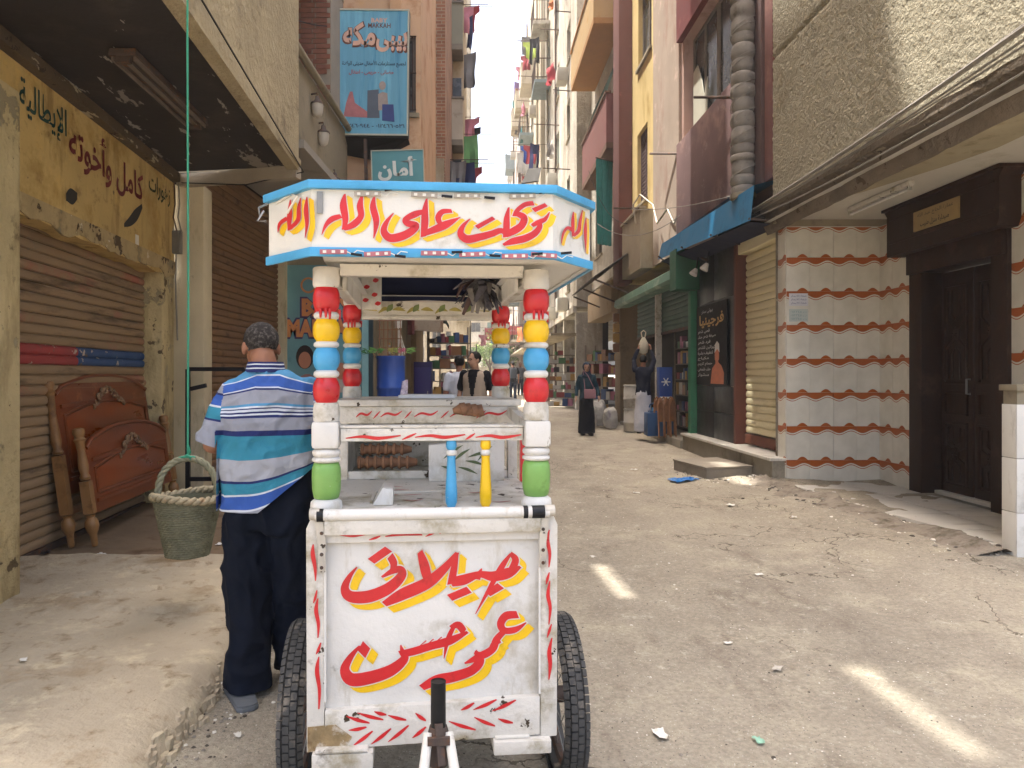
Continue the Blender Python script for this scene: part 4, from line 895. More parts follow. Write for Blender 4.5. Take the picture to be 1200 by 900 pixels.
blob("body", body, .0075, SKIN, man, 3)
hair_cap("hair", HM, HAIRG, man, 1.0, -.03, 1.045, .06)
tr_parts = [('loft', [(.0, 0, 1.09, .17, .12), (0, -.01, .98, .195, .14), (0, -.01, .86, .20, .145), (0, 0, .78, .19, .13)]),
            ('cap', (-.10, 0, .82), .112, (-.098, .0, .48), .104), ('cap', (-.098, 0, .48), .104, (-.095, -.03, .02), .098),
            ('cap', (.10, 0, .82), .112, (.098, .05, .48), .104), ('cap', (.098, .05, .48), .104, (.095, .14, .02), .095)]
def trouser_hem(me):
    cut(me, lambda c: c.z < .045); bm = bmesh.new(); bm.from_mesh(me)
    for v in bm.verts:
        if v.is_boundary: v.co.z = .04 + .02 * (v.co.y > .03)
    bm.to_mesh(me); bm.free()
blob("trousers", tr_parts, .011, TR, man, 5, lambda me: (folds(me, .028, (6, 6, 3.5), 3), trouser_hem(me)))
shp = [('loft', [(.0, -.01, .80, .215, .16), (.0, -.01, .92, .215, .158), (0, -.012, 1.05, .213, .152), (0, -.015, 1.2, .21, .145), (0, -.012, 1.33, .212, .135), (-.0, -.005, 1.42, .2, .118), (-.01, .0, 1.485, .165, .095), (-.015, .005, 1.535, .10, .078), (-.02, .01, 1.56, .07, .068)]),
       ('cap', (-.145, 0, 1.42), .085, (-.245, -.03, 1.22), .068), ('cap', (-.25, -.03, 1.22), .064, (-.262, -.035, 1.15), .062), ('cap', (.155, 0, 1.425), .078, (.25, -.02, 1.215), .07), ('cap', (.25, -.02, 1.215), .07, (.262, -.03, 1.15), .07)]
def hem(c):
    h = .885 if c.x < -.03 else .885 + (c.x + .03) * .85
    return (c.z < h and abs(c.x) < .235) or (c.z < 1.215 + .0 * c.x and abs(c.x) > .222 and c.z > 1.05) or (abs(c.x) > .235 and c.z < 1.2) or c.z > 1.553
def torso_or_sleeve(c):
    if abs(c.x) < .17 or c.z < 1.16 or (abs(c.x) < .222 and c.z < 1.3): return 0
    t = max(0, min(1, (1.43 - c.z) / .24)); ax = .165 + .1 * t
    return 1 if abs(c.x) > .196 + .012 * t and abs(abs(c.x) - ax) < .11 else 0
def neat_hem(me):
    cut(me, hem); bm = bmesh.new(); bm.from_mesh(me)
    for v in bm.verts:
        if not v.is_boundary: continue
        c = v.co
        if abs(c.x) > .222 and 1.1 < c.z < 1.3: c.z = 1.2 + (abs(c.x) - .28) * .35
        elif c.z > 1.5: c.z = 1.548; c.x = -.02 + (c.x + .02) * .9; c.y *= .9
        elif c.z < 1.15: c.z = .885 if c.x < -.03 else .885 + (c.x + .03) * .85
    bm.to_mesh(me); bm.free()
blob("shirt", shp, .0085, [SH, SLV], man, 3, lambda me: (folds(me, .022, (4.5, 4.5, 6), 1), folds(me, .008, (12, 12, 9), 4), neat_hem(me)), torso_or_sleeve)
b = MB(); nn = 28; vs = []
for zz, rr in ((1.53, .088), (1.565, .080), (1.58, .076), (1.555, .07)):
    for j in range(nn):
        a = 2 * math.pi * j / nn; vs.append((-.022 + rr * math.cos(a) * 1.05, .012 + rr * math.sin(a), zz - .022 * max(0, math.sin(a)) + (.0 if zz < 1.57 else 0)))
b.add(vs, [(i * nn + j, i * nn + (j + 1) % nn, (i + 1) * nn + (j + 1) % nn, (i + 1) * nn + j) for i in range(3) for j in range(nn)])
b.build("collar", stripe_mat("collar_knit", [(1.48, NAV), (1.548, WHT), (1.554, NAV), (1.566, WHT), (1.572, NAV)], 1.48, 1.6), man, smooth=60)
SLIP = mat("grey_rubber_slipper", "#62676c", .75, .15, 12, .2, 50)
for x, y, a in ((-.115, -.055, 14), (.1, .14, -6)):
    Mx = Matrix.Translation((x, y - .02, 0)) @ Matrix.Rotation(R(a + 6), 4, 'Z') @ Matrix.Diagonal((1.2, 1.15, .95, 1))
    sole = [(-.038, -.125), (-.02, -.14), (.02, -.14), (.038, -.125), (.042, -.05), (.05, .08), (.035, .14), (0, .155), (-.035, .14), (-.05, .08), (-.042, -.05)]
    b = MB(); b.prism_h(sole, .004, .026); b.prism_h([(x_ * .97, y_ * .97) for x_, y_ in sole], .027, .034); place(b, Mx); sh = b.build("slipper", SLIP, man, bevel=.005)
    b = MB(); n_ = 10
    vs = [Mx @ Vector((.05 * math.cos(math.pi * k / n_), yy, .03 + .06 * math.sin(math.pi * k / n_))) for yy in (.02, .12) for k in range(n_ + 1)]
    b.add(vs, [(k, k + 1, k + n_ + 2, k + n_ + 1) for k in range(n_)]); b.build("strap", SLIP, sh, smooth=60)

# ---- other people in the street
def person(label, loc, rz, H=1.7, shirt=None, legs=None, skin=SKIN2, hair=HAIRK, arms=None, skirt=False, stance=.09, female=False, vest=None, long_sleeve=False, yaw=0, name="person", lean=0, group=None, glasses=False):
    k = H / 1.72; p_ = thing(name, label, "person", loc, rz, group)
    V = lambda x, y, z: (x * k, (y + lean * max(0, z - .9)) * k, z * k)
    sw = .17 if not female else .15
    hp_, HM_ = head_parts(V(0, .02, 1.60), yaw, -4, .98 * k)
    arms = arms or [((-sw - .0, 0, 1.40), (-sw - .07, -.02, 1.14), (-sw - .08, .06, .90)), ((sw, 0, 1.40), (sw + .07, -.02, 1.14), (sw + .08, .06, .90))]
    bp_ = list(hp_) + [('cap', V(0, .0, 1.54), .05 * k, V(0, -.01, 1.42), .06 * k), ('loft', [(*V(0, 0, .85), .14 * k, .09 * k), (*V(0, 0, 1.1), .12 * k, .085 * k), (*V(0, 0, 1.35), .15 * k, .09 * k), (*V(0, 0, 1.44), .1 * k, .07 * k)])]
    for a, e, w_ in arms:
        a, e, w_ = Vector(V(*a)), Vector(V(*e)), Vector(V(*w_)); bp_ += [('cap', a, .048 * k, e, .036 * k), ('cap', e, .036 * k, w_, .025 * k)] + hand_parts(w_, (w_ - e), Vector((0, 1, 0)), 1 if a.x < 0 else -1, k)
    for s, dy in ((-1, stance), (1, -stance)):
        bp_ += [('cap', V(s * .085, 0, .88), .08 * k, V(s * .085, dy * .6, .48), .055 * k), ('cap', V(s * .085, dy * .6, .48), .05 * k, V(s * .085, dy, .08), .038 * k), ('cap', V(s * .085, dy - .03, .045), .03 * k, V(s * .09, dy + .12, .035), .026 * k)]
    blob("body", bp_, .011, skin, p_, 2)
    if hair: hair_cap("hair", HM_, hair, p_, .98 * k, -.05, 1.09, .05, .011)
    eyes(HM_, p_, .98 * k)
    if glasses:
        b = MB()
        for sx in (-1, 1): b.lathe([(.014, -.002), (.019, -.002), (.019, .002), (.014, .002), (.014, -.002)], n=12, cap=False, M=HM_ @ Matrix.Translation((sx * .028, .1, .008)) @ Matrix.Rotation(R(90), 4, 'X'))
        b.build("glasses", BLACK, p_)
    if legs:
        if skirt: lp = [('loft', [(*V(0, 0, 1.02), .13 * k, .1 * k), (*V(0, 0, .85), .165 * k, .125 * k), (*V(0, 0, .5), .18 * k, .15 * k), (*V(0, .0, .12), .2 * k, .19 * k), (*V(0, 0, .05), .19 * k, .18 * k)])]
        else:
            lp = [('loft', [(*V(0, 0, 1.02), .14 * k, .1 * k), (*V(0, 0, .9), .165 * k, .115 * k), (*V(0, 0, .8), .16 * k, .11 * k)])]
            for s, dy in ((-1, stance), (1, -stance)): lp += [('cap', V(s * .085, 0, .84), .088 * k, V(s * .085, dy * .6, .48), .07 * k), ('cap', V(s * .085, dy * .6, .48), .07 * k, V(s * .085, dy, .11), .062 * k)]
        blob("skirt" if skirt else "trousers", lp, .014, legs, p_, 3, lambda me: folds(me, .014, (8, 8, 3), 4))
    if shirt:
        sp_ = [('loft', [(*V(0, 0, .84), .17 * k, .12 * k), (*V(0, 0, 1.05), .155 * k, .115 * k), (*V(0, 0, 1.3), .175 * k, .115 * k), (*V(0, 0, 1.40), .16 * k, .095 * k), (*V(0, 0, 1.46), .08 * k, .07 * k)])]
        for a, e, w_ in arms:
            a, e, w_ = Vector(V(*a)), Vector(V(*e)), Vector(V(*w_)); sp_ += [('cap', a, .063 * k, a.lerp(e, .75), .056 * k)]
            if long_sleeve: sp_ += [('cap', a.lerp(e, .7), .055 * k, e, .05 * k), ('cap', e, .05 * k, e.lerp(w_, .85), .04 * k)]
        blob("shirt", sp_, .014, shirt, p_, 3, lambda me: folds(me, .012, (6, 6, 6), 2))
    if vest:
        blob("vest", [('loft', [(*V(0, -.005, .86), .182 * k, .135 * k), (*V(0, -.005, 1.05), .172 * k, .13 * k), (*V(0, -.005, 1.3), .185 * k, .128 * k), (*V(0, 0, 1.40), .165 * k, .108 * k), (*V(0, 0, 1.45), .1 * k, .08 * k)])], .013, vest, p_, 2,
             lambda me: (folds(me, .008, (6, 6, 6), 7), cut(me, lambda c: c.y > .05 * k and abs(c.x) < (c.z / k - 1.0) * .16 * k)))
    for s, dy in ((-1, stance), (1, -stance)):
        b = MB(); b.add([], []); c_ = V(s * .087, dy + .045, 0)
        b.prism_h([(c_[0] - .045, c_[1] - .13), (c_[0] + .045, c_[1] - .13), (c_[0] + .05, c_[1] + .08), (c_[0] + .02, c_[1] + .14), (c_[0] - .02, c_[1] + .14), (c_[0] - .05, c_[1] + .08)], .003, .07)
        b.build("shoe", mat("dark_shoe", "#2a2624", .6, .2, 10), p_, bevel=.015)
    return p_, HM_, k
# ================================================================ left near building with the yellow fascia
ROTA = 4.29
LA = thing("shop_building", "old building at the near left with peeling yellow fascia, roller shutter and overhanging upper floor", "building", (-3.15, 4.0, 0), 90 + ROTA)
# local x = along the wall up the street (D ~ 4 + x), -y = out to the street
ys_ = 1.0
def sag_wall(par, name, x0, x1, z0f, z1, y, m, n=40, t=.22, seed=0, amp=.03):
    "wall strip with an eaten lower edge"
    b = MB()
    for i in range(n):
        xa, xb = x0 + (x1 - x0) * i / n, x0 + (x1 - x0) * (i + 1) / n
        za, zb = [z0f(x) + amp * noise.noise(Vector((x * 3 + seed, seed, 0))) + amp * .5 * noise.noise(Vector((x * 11, seed, 4))) for x in (xa, xb)]
        b.quad((xa, y, za), (xb, y, zb), (xb, y, z1), (xa, y, z1)); b.quad((xa, y + t, za), (xb, y + t, zb), (xb, y, zb), (xa, y, za))
    return b.build(name, m, par, smooth=0)
sag_wall(LA, "yellow_fascia", .55, 4.42, lambda x: 2.67 - .012 * x, 3.70, 0, YPLAST, seed=2, t=.26)
sag_wall(LA, "peeled_lintel", .55, 4.42, lambda x: 2.64, 2.80, -.012, mat("bare_lintel", "#b8a06a", .9, .2, 3, .9, 12, chips=[("#5b4b36", .55, 4), ("#cfc3a6", .4, 6), ("#8f8468", .5, 3)], dirt=[("#5c4c38", .5, 3)], bd=.03), seed=8, t=.02, amp=.075)
b = MB(); b.box(-.8, 4.4, -.09, .1, 3.70, 3.80); b.build("edge_beam", mat("flaking_beam", "#5d4c36", .9, .2, 2, .6, 14, chips=[("#a89c80", .45, 3, (1, 3, 3)), ("#3c3026", .4, 6)], bd=.03), LA, bevel=.01)
b = MB(); b.box(-1.6, .64, -.30, .3, 0, 3.30); b.box(-1.6, .6, -.2, .3, 3.302, 3.70); pl = b.build("pillar", PEEL, LA, bevel=.03)
b = MB(); b.box(.645, .70, -.26, -.2, .3, .5)
b = MB(); b.box(.66, .675, -.12, -.02, 3.02, 3.32); b.build("old_bracket", RUST, LA)
b = MB(); b.box(4.03, 4.42, .0, .6, .0, 2.66); b.build("pier", PEEL, LA, bevel=.015)
def sp1(i, n, z):
    if 1.44 < z < 1.60: return FADE
    return None
def two_tone(name, c1, c2, xs_, base):
    m = mat(name, c1, .6, .15, 4, .15, 40, chips=[("#b5a898", .35, 9), ("#6d6152", .35, 5)]); N = m.node_tree.nodes; L = m.node_tree.links
    tc = N.new("ShaderNodeTexCoord"); sp = N.new("ShaderNodeSeparateXYZ"); L.new(tc.outputs["Object"], sp.inputs[0]); c_ = N.new("ShaderNodeMath"); c_.operation = 'GREATER_THAN'; c_.inputs[1].default_value = xs_; L.new(sp.outputs["X"], c_.inputs[0])
    r = [n for n in N if n.type == 'VALTORGB'][0]; lk = r.outputs[0].links[0]; to = lk.to_socket
    x = N.new("ShaderNodeMix"); x.data_type = 'RGBA'; L.new(c_.outputs[0], x.inputs[0]); L.new(r.outputs[0], x.inputs[6]); x.inputs[7].default_value = (*srgb(c2), 1); L.new(x.outputs[2], to); return m
FADE = two_tone("faded_red_blue_band", "#a33434", "#34507c", 1.78, None)
shutter(LA, .9 - .2, 4.02, .13, 2.72, .08, SHUT1, y=.2, special=sp1)
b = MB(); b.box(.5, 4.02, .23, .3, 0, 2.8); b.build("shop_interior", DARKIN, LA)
b = MB(); b.box(4.46, 4.80, -.32, .1, .05, 3.70); col_ = b.build("column", CREAM, LA, bevel=.012)
# overhanging upper floor (its sooty underside is the ceiling over the pavement)
def outx(D): return -1.78 - .0533 * (D - 4.5)
def wallx(D): return -2.85 - .075 * D
b = MB(); n = 26
inv = (Matrix.Translation((-3.15, 4.0, 0)) @ Matrix.Rotation(R(90 + ROTA), 4, 'Z')).inverted()
def W2L(x, y, z): return inv @ Vector((x, y, z))
b = MB()
for i in range(n):
    d0, d1 = -1 + (8.07 + 1) * i / n, -1 + (8.07 + 1) * (i + 1) / n
    b.quad(W2L(wallx(d0) - .5, d0 + .0, 3.80), W2L(wallx(d1) - .5, d1 + (.3 if i == n - 1 else 0), 3.80), W2L(outx(d1), d1, 3.80 + .02 * noise.noise(Vector((d1, 0, 0)))), W2L(outx(d0), d0, 3.80 + .02 * noise.noise(Vector((d0, 0, 0)))))
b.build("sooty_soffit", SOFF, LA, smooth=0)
def sun_slot_wall():
    "upper storeys out of view: thin front, openings made up to let sun patches through"
    y0, y1 = -1.0, 8.34; ztop = 24.6
    ops = [(5.22, 6.08, 10.3, 11.13), (3.40, 4.26, 13.62, 14.42)]  # invented openings, placed to throw the two sun patches on the road
    ysv = sorted({y0, y1, 8.07} | {v for o in ops for v in o[:2]}); zsv = sorted({3.75, 10.0, ztop} | {v for o in ops for v in o[2:]})
    b = MB(); t = .12
    for i in range(len(ysv) - 1):
        for j in range(len(zsv) - 1):
            cy, cz = (ysv[i] + ysv[i + 1]) / 2, (zsv[j] + zsv[j + 1]) / 2
            if any(o[0] < cy < o[1] and o[2] < cz < o[3] for o in ops) or (cy > 8.07 and cz < 10): continue
            a, c = ysv[i], ysv[i + 1]; e, f = zsv[j], zsv[j + 1]
            P0 = [W2L(outx(a), a, e), W2L(outx(c), c, e), W2L(outx(c), c, f), W2L(outx(a), a, f), W2L(outx(a) - t, a, e), W2L(outx(c) - t, c, e), W2L(outx(c) - t, c, f), W2L(outx(a) - t, a, f)]
            b.add(P0, [(0, 1, 2, 3), (5, 4, 7, 6), (0, 4, 5, 1), (3, 2, 6, 7), (1, 5, 6, 2), (4, 0, 3, 7)])
    return b
sun_slot_wall().build("upper_wall", ROUGHP, LA, smooth=0)
b = MB(); t_ = .12   # added block out of view, its slope shapes the shadow edge on the stucco
pr4 = [(7.05, 24.61), (7.75, 26.8), (7.85, 31), (8.34, 31), (8.34, 24.61)]
f0 = [W2L(outx(d), d, z) for d, z in pr4]; f1 = [W2L(outx(d) - 1.5, d, z) for d, z in pr4]; k5 = len(pr4)
b.add(f0 + f1, [tuple(range(k5)), tuple(range(2 * k5 - 1, k5 - 1, -1))] + [(i, i + k5, (i + 1) % k5 + k5, (i + 1) % k5) for i in range(k5)]); b.build("shadow_block", ROUGHP, LA, smooth=0)
b = MB(); e0 = [W2L(outx(8.07), 8.07, 0), W2L(wallx(8.43) - .3, 8.42, 0)]
b.add([(e0[0].x, e0[0].y, 3.8), (e0[1].x, e0[1].y, 3.8), (e0[1].x, e0[1].y, 10), (e0[0].x, e0[0].y, 10)], [(0, 1, 2, 3)])
for zf in (6.9, 10.0):
    b.add([W2L(outx(-1) - .2, -1, zf), W2L(outx(8) - .2, 8, zf), W2L(-4.5, 8.3, zf), W2L(-4.5, -1, zf)], [(0, 1, 2, 3)])
b.build("floor_and_gable", GREYP, LA, smooth=0)
# pale drip edge at the far side of the slab
b = MB(); pa, pb_ = W2L(outx(8.07), 8.06, 3.73), W2L(-3.42, 8.42, 3.73)
b.bar(pa, pb_, .12, .13); b.build("slab_edge", mat("pale_slab_edge", "#a19683", .9, .12, 3, .4, 20), LA)
b = MB(); b.bar(W2L(outx(4) + .0, 1.0, 3.83), W2L(outx(8.07), 8.07, 3.83), .05, .07); b.build("drip_edge", ROUGHP, LA)
def wl(s, D0, D1, zc, h, m, par=LA, tilt=0, bold=.01, y=-.006):
    x0, x1 = (D0 - 4) * 1.003, (D1 - 4) * 1.003
    return lettering(s, x1 - x0, h, m, par, Matrix.Translation(((x0 + x1) / 2, y, zc)) @ Matrix.Rotation(R(tilt), 4, 'Y'), bold=bold)
wl("كامل وأخوته", 5.9, 7.46, 3.40, .42, mat("faded_red_letters", "#7c2a26", .8, .3, 8), bold=.022)
wl("الإيطالية", 5.17, 5.86, 3.47, .30, mat("faded_green_letters", "#1f4a42", .8, .3, 8), bold=.012)
wl("زهورات", 7.62, 8.26, 3.50, .24, mat("faded_olive_letters", "#3f4a2a", .8, .3, 8), bold=.01)
b = MB(); b.box(3.28, 3.36, -.006, -.001, 2.80, 2.90); b.build("paper_label", mat("small_label", "#d9d4c4", .8, .1), LA)
sprayed = mat("black_spray_paint", "#3a3630", .9, .2, 10)
b = MB(); brush(b, [(3.0, 2.93, .03), (3.15, 3.0, .09), (3.3, 3.10, .11), (3.45, 3.22, .04)], fn=lambda x, z: (x, -.004, z)); b.build("spray_mark", sprayed, LA, smooth=0)
b = MB(); brush(b, [(1.86, 2.92, .05), (1.95, 2.95, .13), (2.05, 2.98, .05)], fn=lambda x, z: (x, -.004, z)); b.build("spray_mark", sprayed, LA, smooth=0)
# fluorescent fitting under the soffit
fx = thing("lamp_fitting", "rusty unlit fluorescent lamp fitting screwed to the sooty ceiling at the upper left", "lamp", (-2.50, 5.85, 3.74), 1)
b = MB(); b.prism([(-.09, .05), (.09, .05), (.10, 0), (-.10, 0)], -.72, .72); b.build("housing", RUST, fx, bevel=.004)
b = MB(); b.box(-.02, .02, -.66, .66, -.02, -.002); b.box(-.085, -.07, -.7, .7, -.03, -.001); b.box(.07, .085, -.7, .7, -.03, -.001); b.build("reflector_rim", mat("dusty_metal", "#736558", .7, .2, 12), fx)
for yy in (-.7, .68): b = MB(); b.box(-.05, .05, yy - .02, yy + .02, -.05, -.003); b.build("end_cap", RUST, fx)
b = MB(); b.tube([(.12, .2, .03), (.125, .18, -.12), (.11, .2, -.3), (.13, .19, -.34), (.11, .2, -.38), (.125, .2, -.42)], .005, 5); b.build("hanging_wire", mat("twine", "#8d7a5a", .9), fx)
# junction box, cables on the column
jb = thing("junction_box", "grey electrical box fixed to the left edge of the cream column", "electrical box", (-3.44, 8.40, 3.02), 0)
b = MB(); b.box(-.055, .055, -.06, .02, -.13, .13); b.build("box_body", mat("grey_plastic_box", "#77736a", .6, .1, 10), jb, bevel=.008)
b = MB(); b.box(-.05, .05, -.068, -.061, -.12, .12); b.build("lid", mat("grey_plastic_box"  , "#77736a"), jb, bevel=.002)
for k, x in enumerate((-3.50, -3.46, -3.41)):
    c_ = MB(); c_.tube([(x, 8.36, 3.72), (x + .01, 8.36, 3.45), (x - .008, 8.36, 3.3), (x + .03, 8.37, 3.13)], .009, 5)
    tag(c_.build("cable", (CABLE, mat("brown_cable", "#5b4334", .7), CABLE)[k], smooth=60), ("leftmost", "middle brown", "rightmost")[k] + " of three thin cables running down to the grey box on the column", "cable", "cables above the junction box")
c_ = MB(); c_.tube([(-3.44, 8.37, 2.88), (-3.45, 8.37, 2.6), (-3.43, 8.38, 1.9)], .01, 5); tag(c_.build("conduit", CABLE, smooth=60), "short conduit hanging below the grey box on the column edge", "conduit")
b = MB(); b.tube([W2L(-1.75, 4.5, 3.9), W2L(-1.9, 8.0, 3.72), W2L(-2.6, 8.2, 3.63), W2L(-3.35, 8.3, 3.68)], .007, 5); b.build("wire", CABLEK, LA, smooth=60)
# ================================================================ headboards
VARN = mat("varnished_red_wood", "#70391e", .34, .18, 2.5, .1, 40, sat=1.1, stretch=(.5, 1, 3), dirt=[("#6b3319", .45, 2.2), ("#a8673c", .3, 4)], spec=.5)
OCHW = mat("ochre_turned_wood", "#94662a", .45, .2, 6, .15, 40, dirt=[("#5f3f1a", .4, 5)], spec=.45)
CARV = mat("gilt_carving", "#8a6844", .6, .25, 20, .4, 60, dirt=[("#4a3420", .5, 14)], spec=.4)
def bed_end(label, loc, lean, W_, Hp, zb, zs, zpk, low_rail, grp=None):
    t = thing("bed_headboard" if low_rail is None else "bed_footboard", label, "bed end", loc, 90 + ROTA); t.rotation_euler = (R(-lean), 0, R(90 + ROTA))
    t.rotation_mode = 'XYZ'
    def top(u): return zs + (zpk - zs) * (max(0, math.sin(math.pi * min(1, max(0, (u - .02) / .96)))) ** .5)
    n = 28; poly = [(.05, zb), (W_ - .05, zb)] + [(W_ - .05 - (W_ - .1) * k / n, top(1 - k / n)) for k in range(n + 1)]
    b = MB(); b.prism(poly, -.012, .018); b.build("board", VARN, t, bevel=.003)
    # crest moulding along the top
    b = MB(); b.tube([(.06 + (W_ - .12) * k / 30, -.004, top(k / 30) + .004) for k in range(31)], .026, 8, flat=.8); b.build("crest", VARN, t, smooth=60)
    def frame(x0, x1, z0, z1, nm="panel_moulding", arch=0, yy=-.016):
        pts = [(x0, z0), (x1, z0), (x1, z1)] + [(x1 - (x1 - x0) * k / 10, z1 + arch * math.sin(math.pi * k / 10)) for k in range(1, 10)] + [(x0, z1), (x0, z0)]
        b = MB(); b.tube([(x, yy, z) for x, z in pts], .013, 6); b.build(nm, VARN, t, smooth=50)
        b = MB(); q = [(x0 + .025, z0 + .025), (x1 - .025, z0 + .025), (x1 - .025, z1 - .02)] + [(x1 - .025 - (x1 - x0 - .05) * k / 10, z1 - .02 + arch * math.sin(math.pi * k / 10)) for k in range(1, 10)] + [(x0 + .025, z1 - .02)]
        b.prism(q, -.021, -.0125); b.build("raised_panel", mat("varnished_panel", "#7c3e1e", .30, .12, 1.6, .08, 30, sat=1.1, stretch=(.5, 1, 2), dirt=[("#7c3b1c", .4, 1.6)], spec=.5), t, bevel=.006)
    zl = zb + .10 if low_rail else zb + .12
    ztop_in = zs - .07
    frame(.16, W_ - .16, zl + .06, ztop_in - .10, arch=(zpk - zs) * .6)
    for x0, x1 in ((.12, W_ * .36), (W_ * .64, W_ - .12)):
        b = MB(); b.bar((x0, -.02, ztop_in - .03), (x1, -.02, ztop_in - .02 + .02 * (x0 < .2)), .022, .03); b.build("rail_moulding", VARN, t)
    # carved garland
    b = MB(); rn = random.Random(5)
    for k in range(46):
        u = rn.uniform(-1, 1); z = zpk - .13 - .16 * abs(u) ** 1.6 + rn.uniform(-.035, .03); x = W_ / 2 + u * W_ * .16; r = rn.uniform(.012, .024)
        b.lathe([(.003, -r), (r * .8, -r * .5), (r, 0), (r * .8, r * .5), (.003, r)], n=7, M=Matrix.Translation((x, -.03, z)) @ Matrix.Rotation(rn.uniform(0, 3), 4, 'Y') @ Matrix.Diagonal((1.5, .8, .8, 1)))
    stuff(b.build("carved_garland", CARV, t, smooth=60))
    b = MB(); b.bar((.12, -.02, zl), (W_ - .12, -.02, zl), .02, .03); b.build("lower_moulding", VARN, t)
    for x in (0, W_):
        b = MB()
        pr = [(.02, 0), (.026, .02), (.03, .10), (.045, .13), (.055, .17), (.052, .21), (.03, .24), (.04, .26)]
        sq0, sq1 = .27, Hp * .55
        pr2 = [(.036, sq1 + .01), (.045, sq1 + .03), (.03, sq1 + .06), (.042, sq1 + .12), (.03, sq1 + (Hp - sq1) * .55), (.038, Hp - .12), (.05, Hp - .10), (.036, Hp - .08), (.05, Hp - .04), (.045, Hp - .01), (.02, Hp)]
        b.lathe(pr, (x, 0, 0), 14); b.box(x - .038, x + .038, -.038, .038, sq0, sq1); b.lathe(pr2, (x, 0, 0), 14); b.build("post", OCHW, t, smooth=40)
    return t
bed_end("taller carved wooden bed headboard leaning against the roller shutter behind the shorter one", (-3.31, 5.98, .10), 8, 2.08, 1.37, .42, 1.25, 1.41, None)
bed_end("shorter carved wooden bed footboard with two turned posts leaning in front of the taller one", (-3.14, 6.02, .10), 8, 1.98, .98, .26, .80, .96, 1)
# ================================================================ basket on a rope
WICK = mat("grey_green_wicker", "#7d7b60", .9, .25, 20, .5, 60, dirt=[("#5a5944", .4, 12), ("#a39c7c", .35, 18)], spec=.1)
bk = thing("basket", "round grey green woven basket hanging on a green rope in front of the shutter", "basket", (-1.70, 4.3, .45), 12)
def weave(b, z0, z1, r0, r1, rows, n, thick=.008):
    for i in range(rows):
        z = z0 + (z1 - z0) * (i + .5) / rows; r = r0 + (r1 - r0) * (i + .5) / rows; pts = []
        for j in range(n * 2 + 1):
            a = 2 * math.pi * j / (n * 2); pts.append((math.cos(a) * (r + .004 * (-1) ** (j + i)), math.sin(a) * (r + .004 * (-1) ** (j + i)), z + .002 * math.sin(5 * a + i)))
        b.tube(pts, thick, 5, cap=False)
b = MB(); weave(b, .0, .34, .115, .185, 26, 30); stuff(b.build("woven_side", WICK, bk, smooth=60))
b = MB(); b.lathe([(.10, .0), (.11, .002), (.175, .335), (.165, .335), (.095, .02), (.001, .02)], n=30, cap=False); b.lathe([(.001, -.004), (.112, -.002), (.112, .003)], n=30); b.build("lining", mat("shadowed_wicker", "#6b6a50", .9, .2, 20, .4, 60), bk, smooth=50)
b = MB()
for s in range(2):
    pts = []
    for j in range(73):
        a = 2 * math.pi * j / 72; pts.append((math.cos(a) * (.188 + .012 * math.cos(a * 14 + s * math.pi)), math.sin(a) * (.188 + .012 * math.cos(a * 14 + s * math.pi)), .345 + .013 * math.sin(a * 14 + s * math.pi) + .012 * math.sin(2 * a)))
    b.tube(pts, .014, 6, cap=False)
b.build("plaited_rim", mat("straw_rim", "#a89a78", .9, .2, 25, .5, 60, dirt=[("#c08a5c", .3, 9), ("#7d7b60", .4, 12)]), bk, smooth=60)
b = MB()
for s in range(3):
    pts = []
    for j in range(41):
        t = math.pi * j / 40; tw = j * .75 + s * 2.09; cx_, cz_ = math.cos(t), math.sin(t) ** .8
        pts.append((cx_ * .165 + .011 * math.cos(tw) * cx_, .011 * math.sin(tw), .33 + cz_ * .235 + .011 * math.cos(tw) * cz_))
    b.tube(pts, .0115, 6)
b.build("handle", mat("plaited_handle", "#8d8b6e", .9, .2, 30, .5, 80), bk, smooth=60)
ROPE = mat("green_nylon_rope", "#1fa07c", .6, .15, 30, .2, 200)
b = MB(); b.tube([(0, 0, .57), (.003, 0, 1.5), (-.002, 0, 3), (0, 0, 5), (0, 0, 9.55)], .0065, 6); b.build("rope", ROPE, bk, smooth=60)
b = MB(); b.tube([(0.015, 0, .55), (.018, -.02, .575), (0, -.024, .585), (-.018, -.0, .575), (0, .022, .58), (.012, 0, .60), (0, 0, .64)], .0085, 6); b.tube([(-.05, 0, .568), (-.02, -.018, .575), (.02, -.018, .575), (.05, 0, .568)], .007, 6); b.build("rope_knot", ROPE, bk, smooth=60)
# ================================================================ second shutter building
LB = thing("shop_building", "building behind the cream column with a tall brown roller shutter and grey balcony", "building", (-3.31, 8.75, 0), 88)
shutter(LB, .0, 2.96, .2, 4.15, .086, SHUT2, y=.0)
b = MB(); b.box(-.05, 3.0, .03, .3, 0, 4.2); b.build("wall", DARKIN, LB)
b = MB(); b.box(2.98, 3.12, -.12, .3, .1, 4.15); b.build("cream_jamb", CREAM, LB)
b = MB(); b.box(.0, 3.3, -1.25, .3, 4.2, 4.3); b.build("soffit", mat("light_soffit", "#958d80", .9, .08, 1.5, .2, 15, dirt=[("#7a7268", .4, 2)]), LB)
b = MB(); b.box(.05, 3.25, -1.07, -.95, 4.301, 5.45); b.build("balcony_parapet", GREYP, LB, bevel=.01)
b = MB(); b.box(-.4, 3.3, -1.0, 5, 7.6, 19.5); b.build("upper_wall", GREYP, LB)
b = MB(); b.box(-.42, 1.3, -1.0, -.88, 19.502, 29); b.box(2.5, 3.3, -1.0, -.88, 19.502, 29); b.box(1.301, 2.499, -1.0, -.88, 19.502, 20.9); b.box(1.301, 2.499, -1.0, -.88, 22.2, 29); b.build("sun_slot_screen", ROUGHP, LB, smooth=0)  # added thin wall out of view, its gap lets sun onto the shop sill
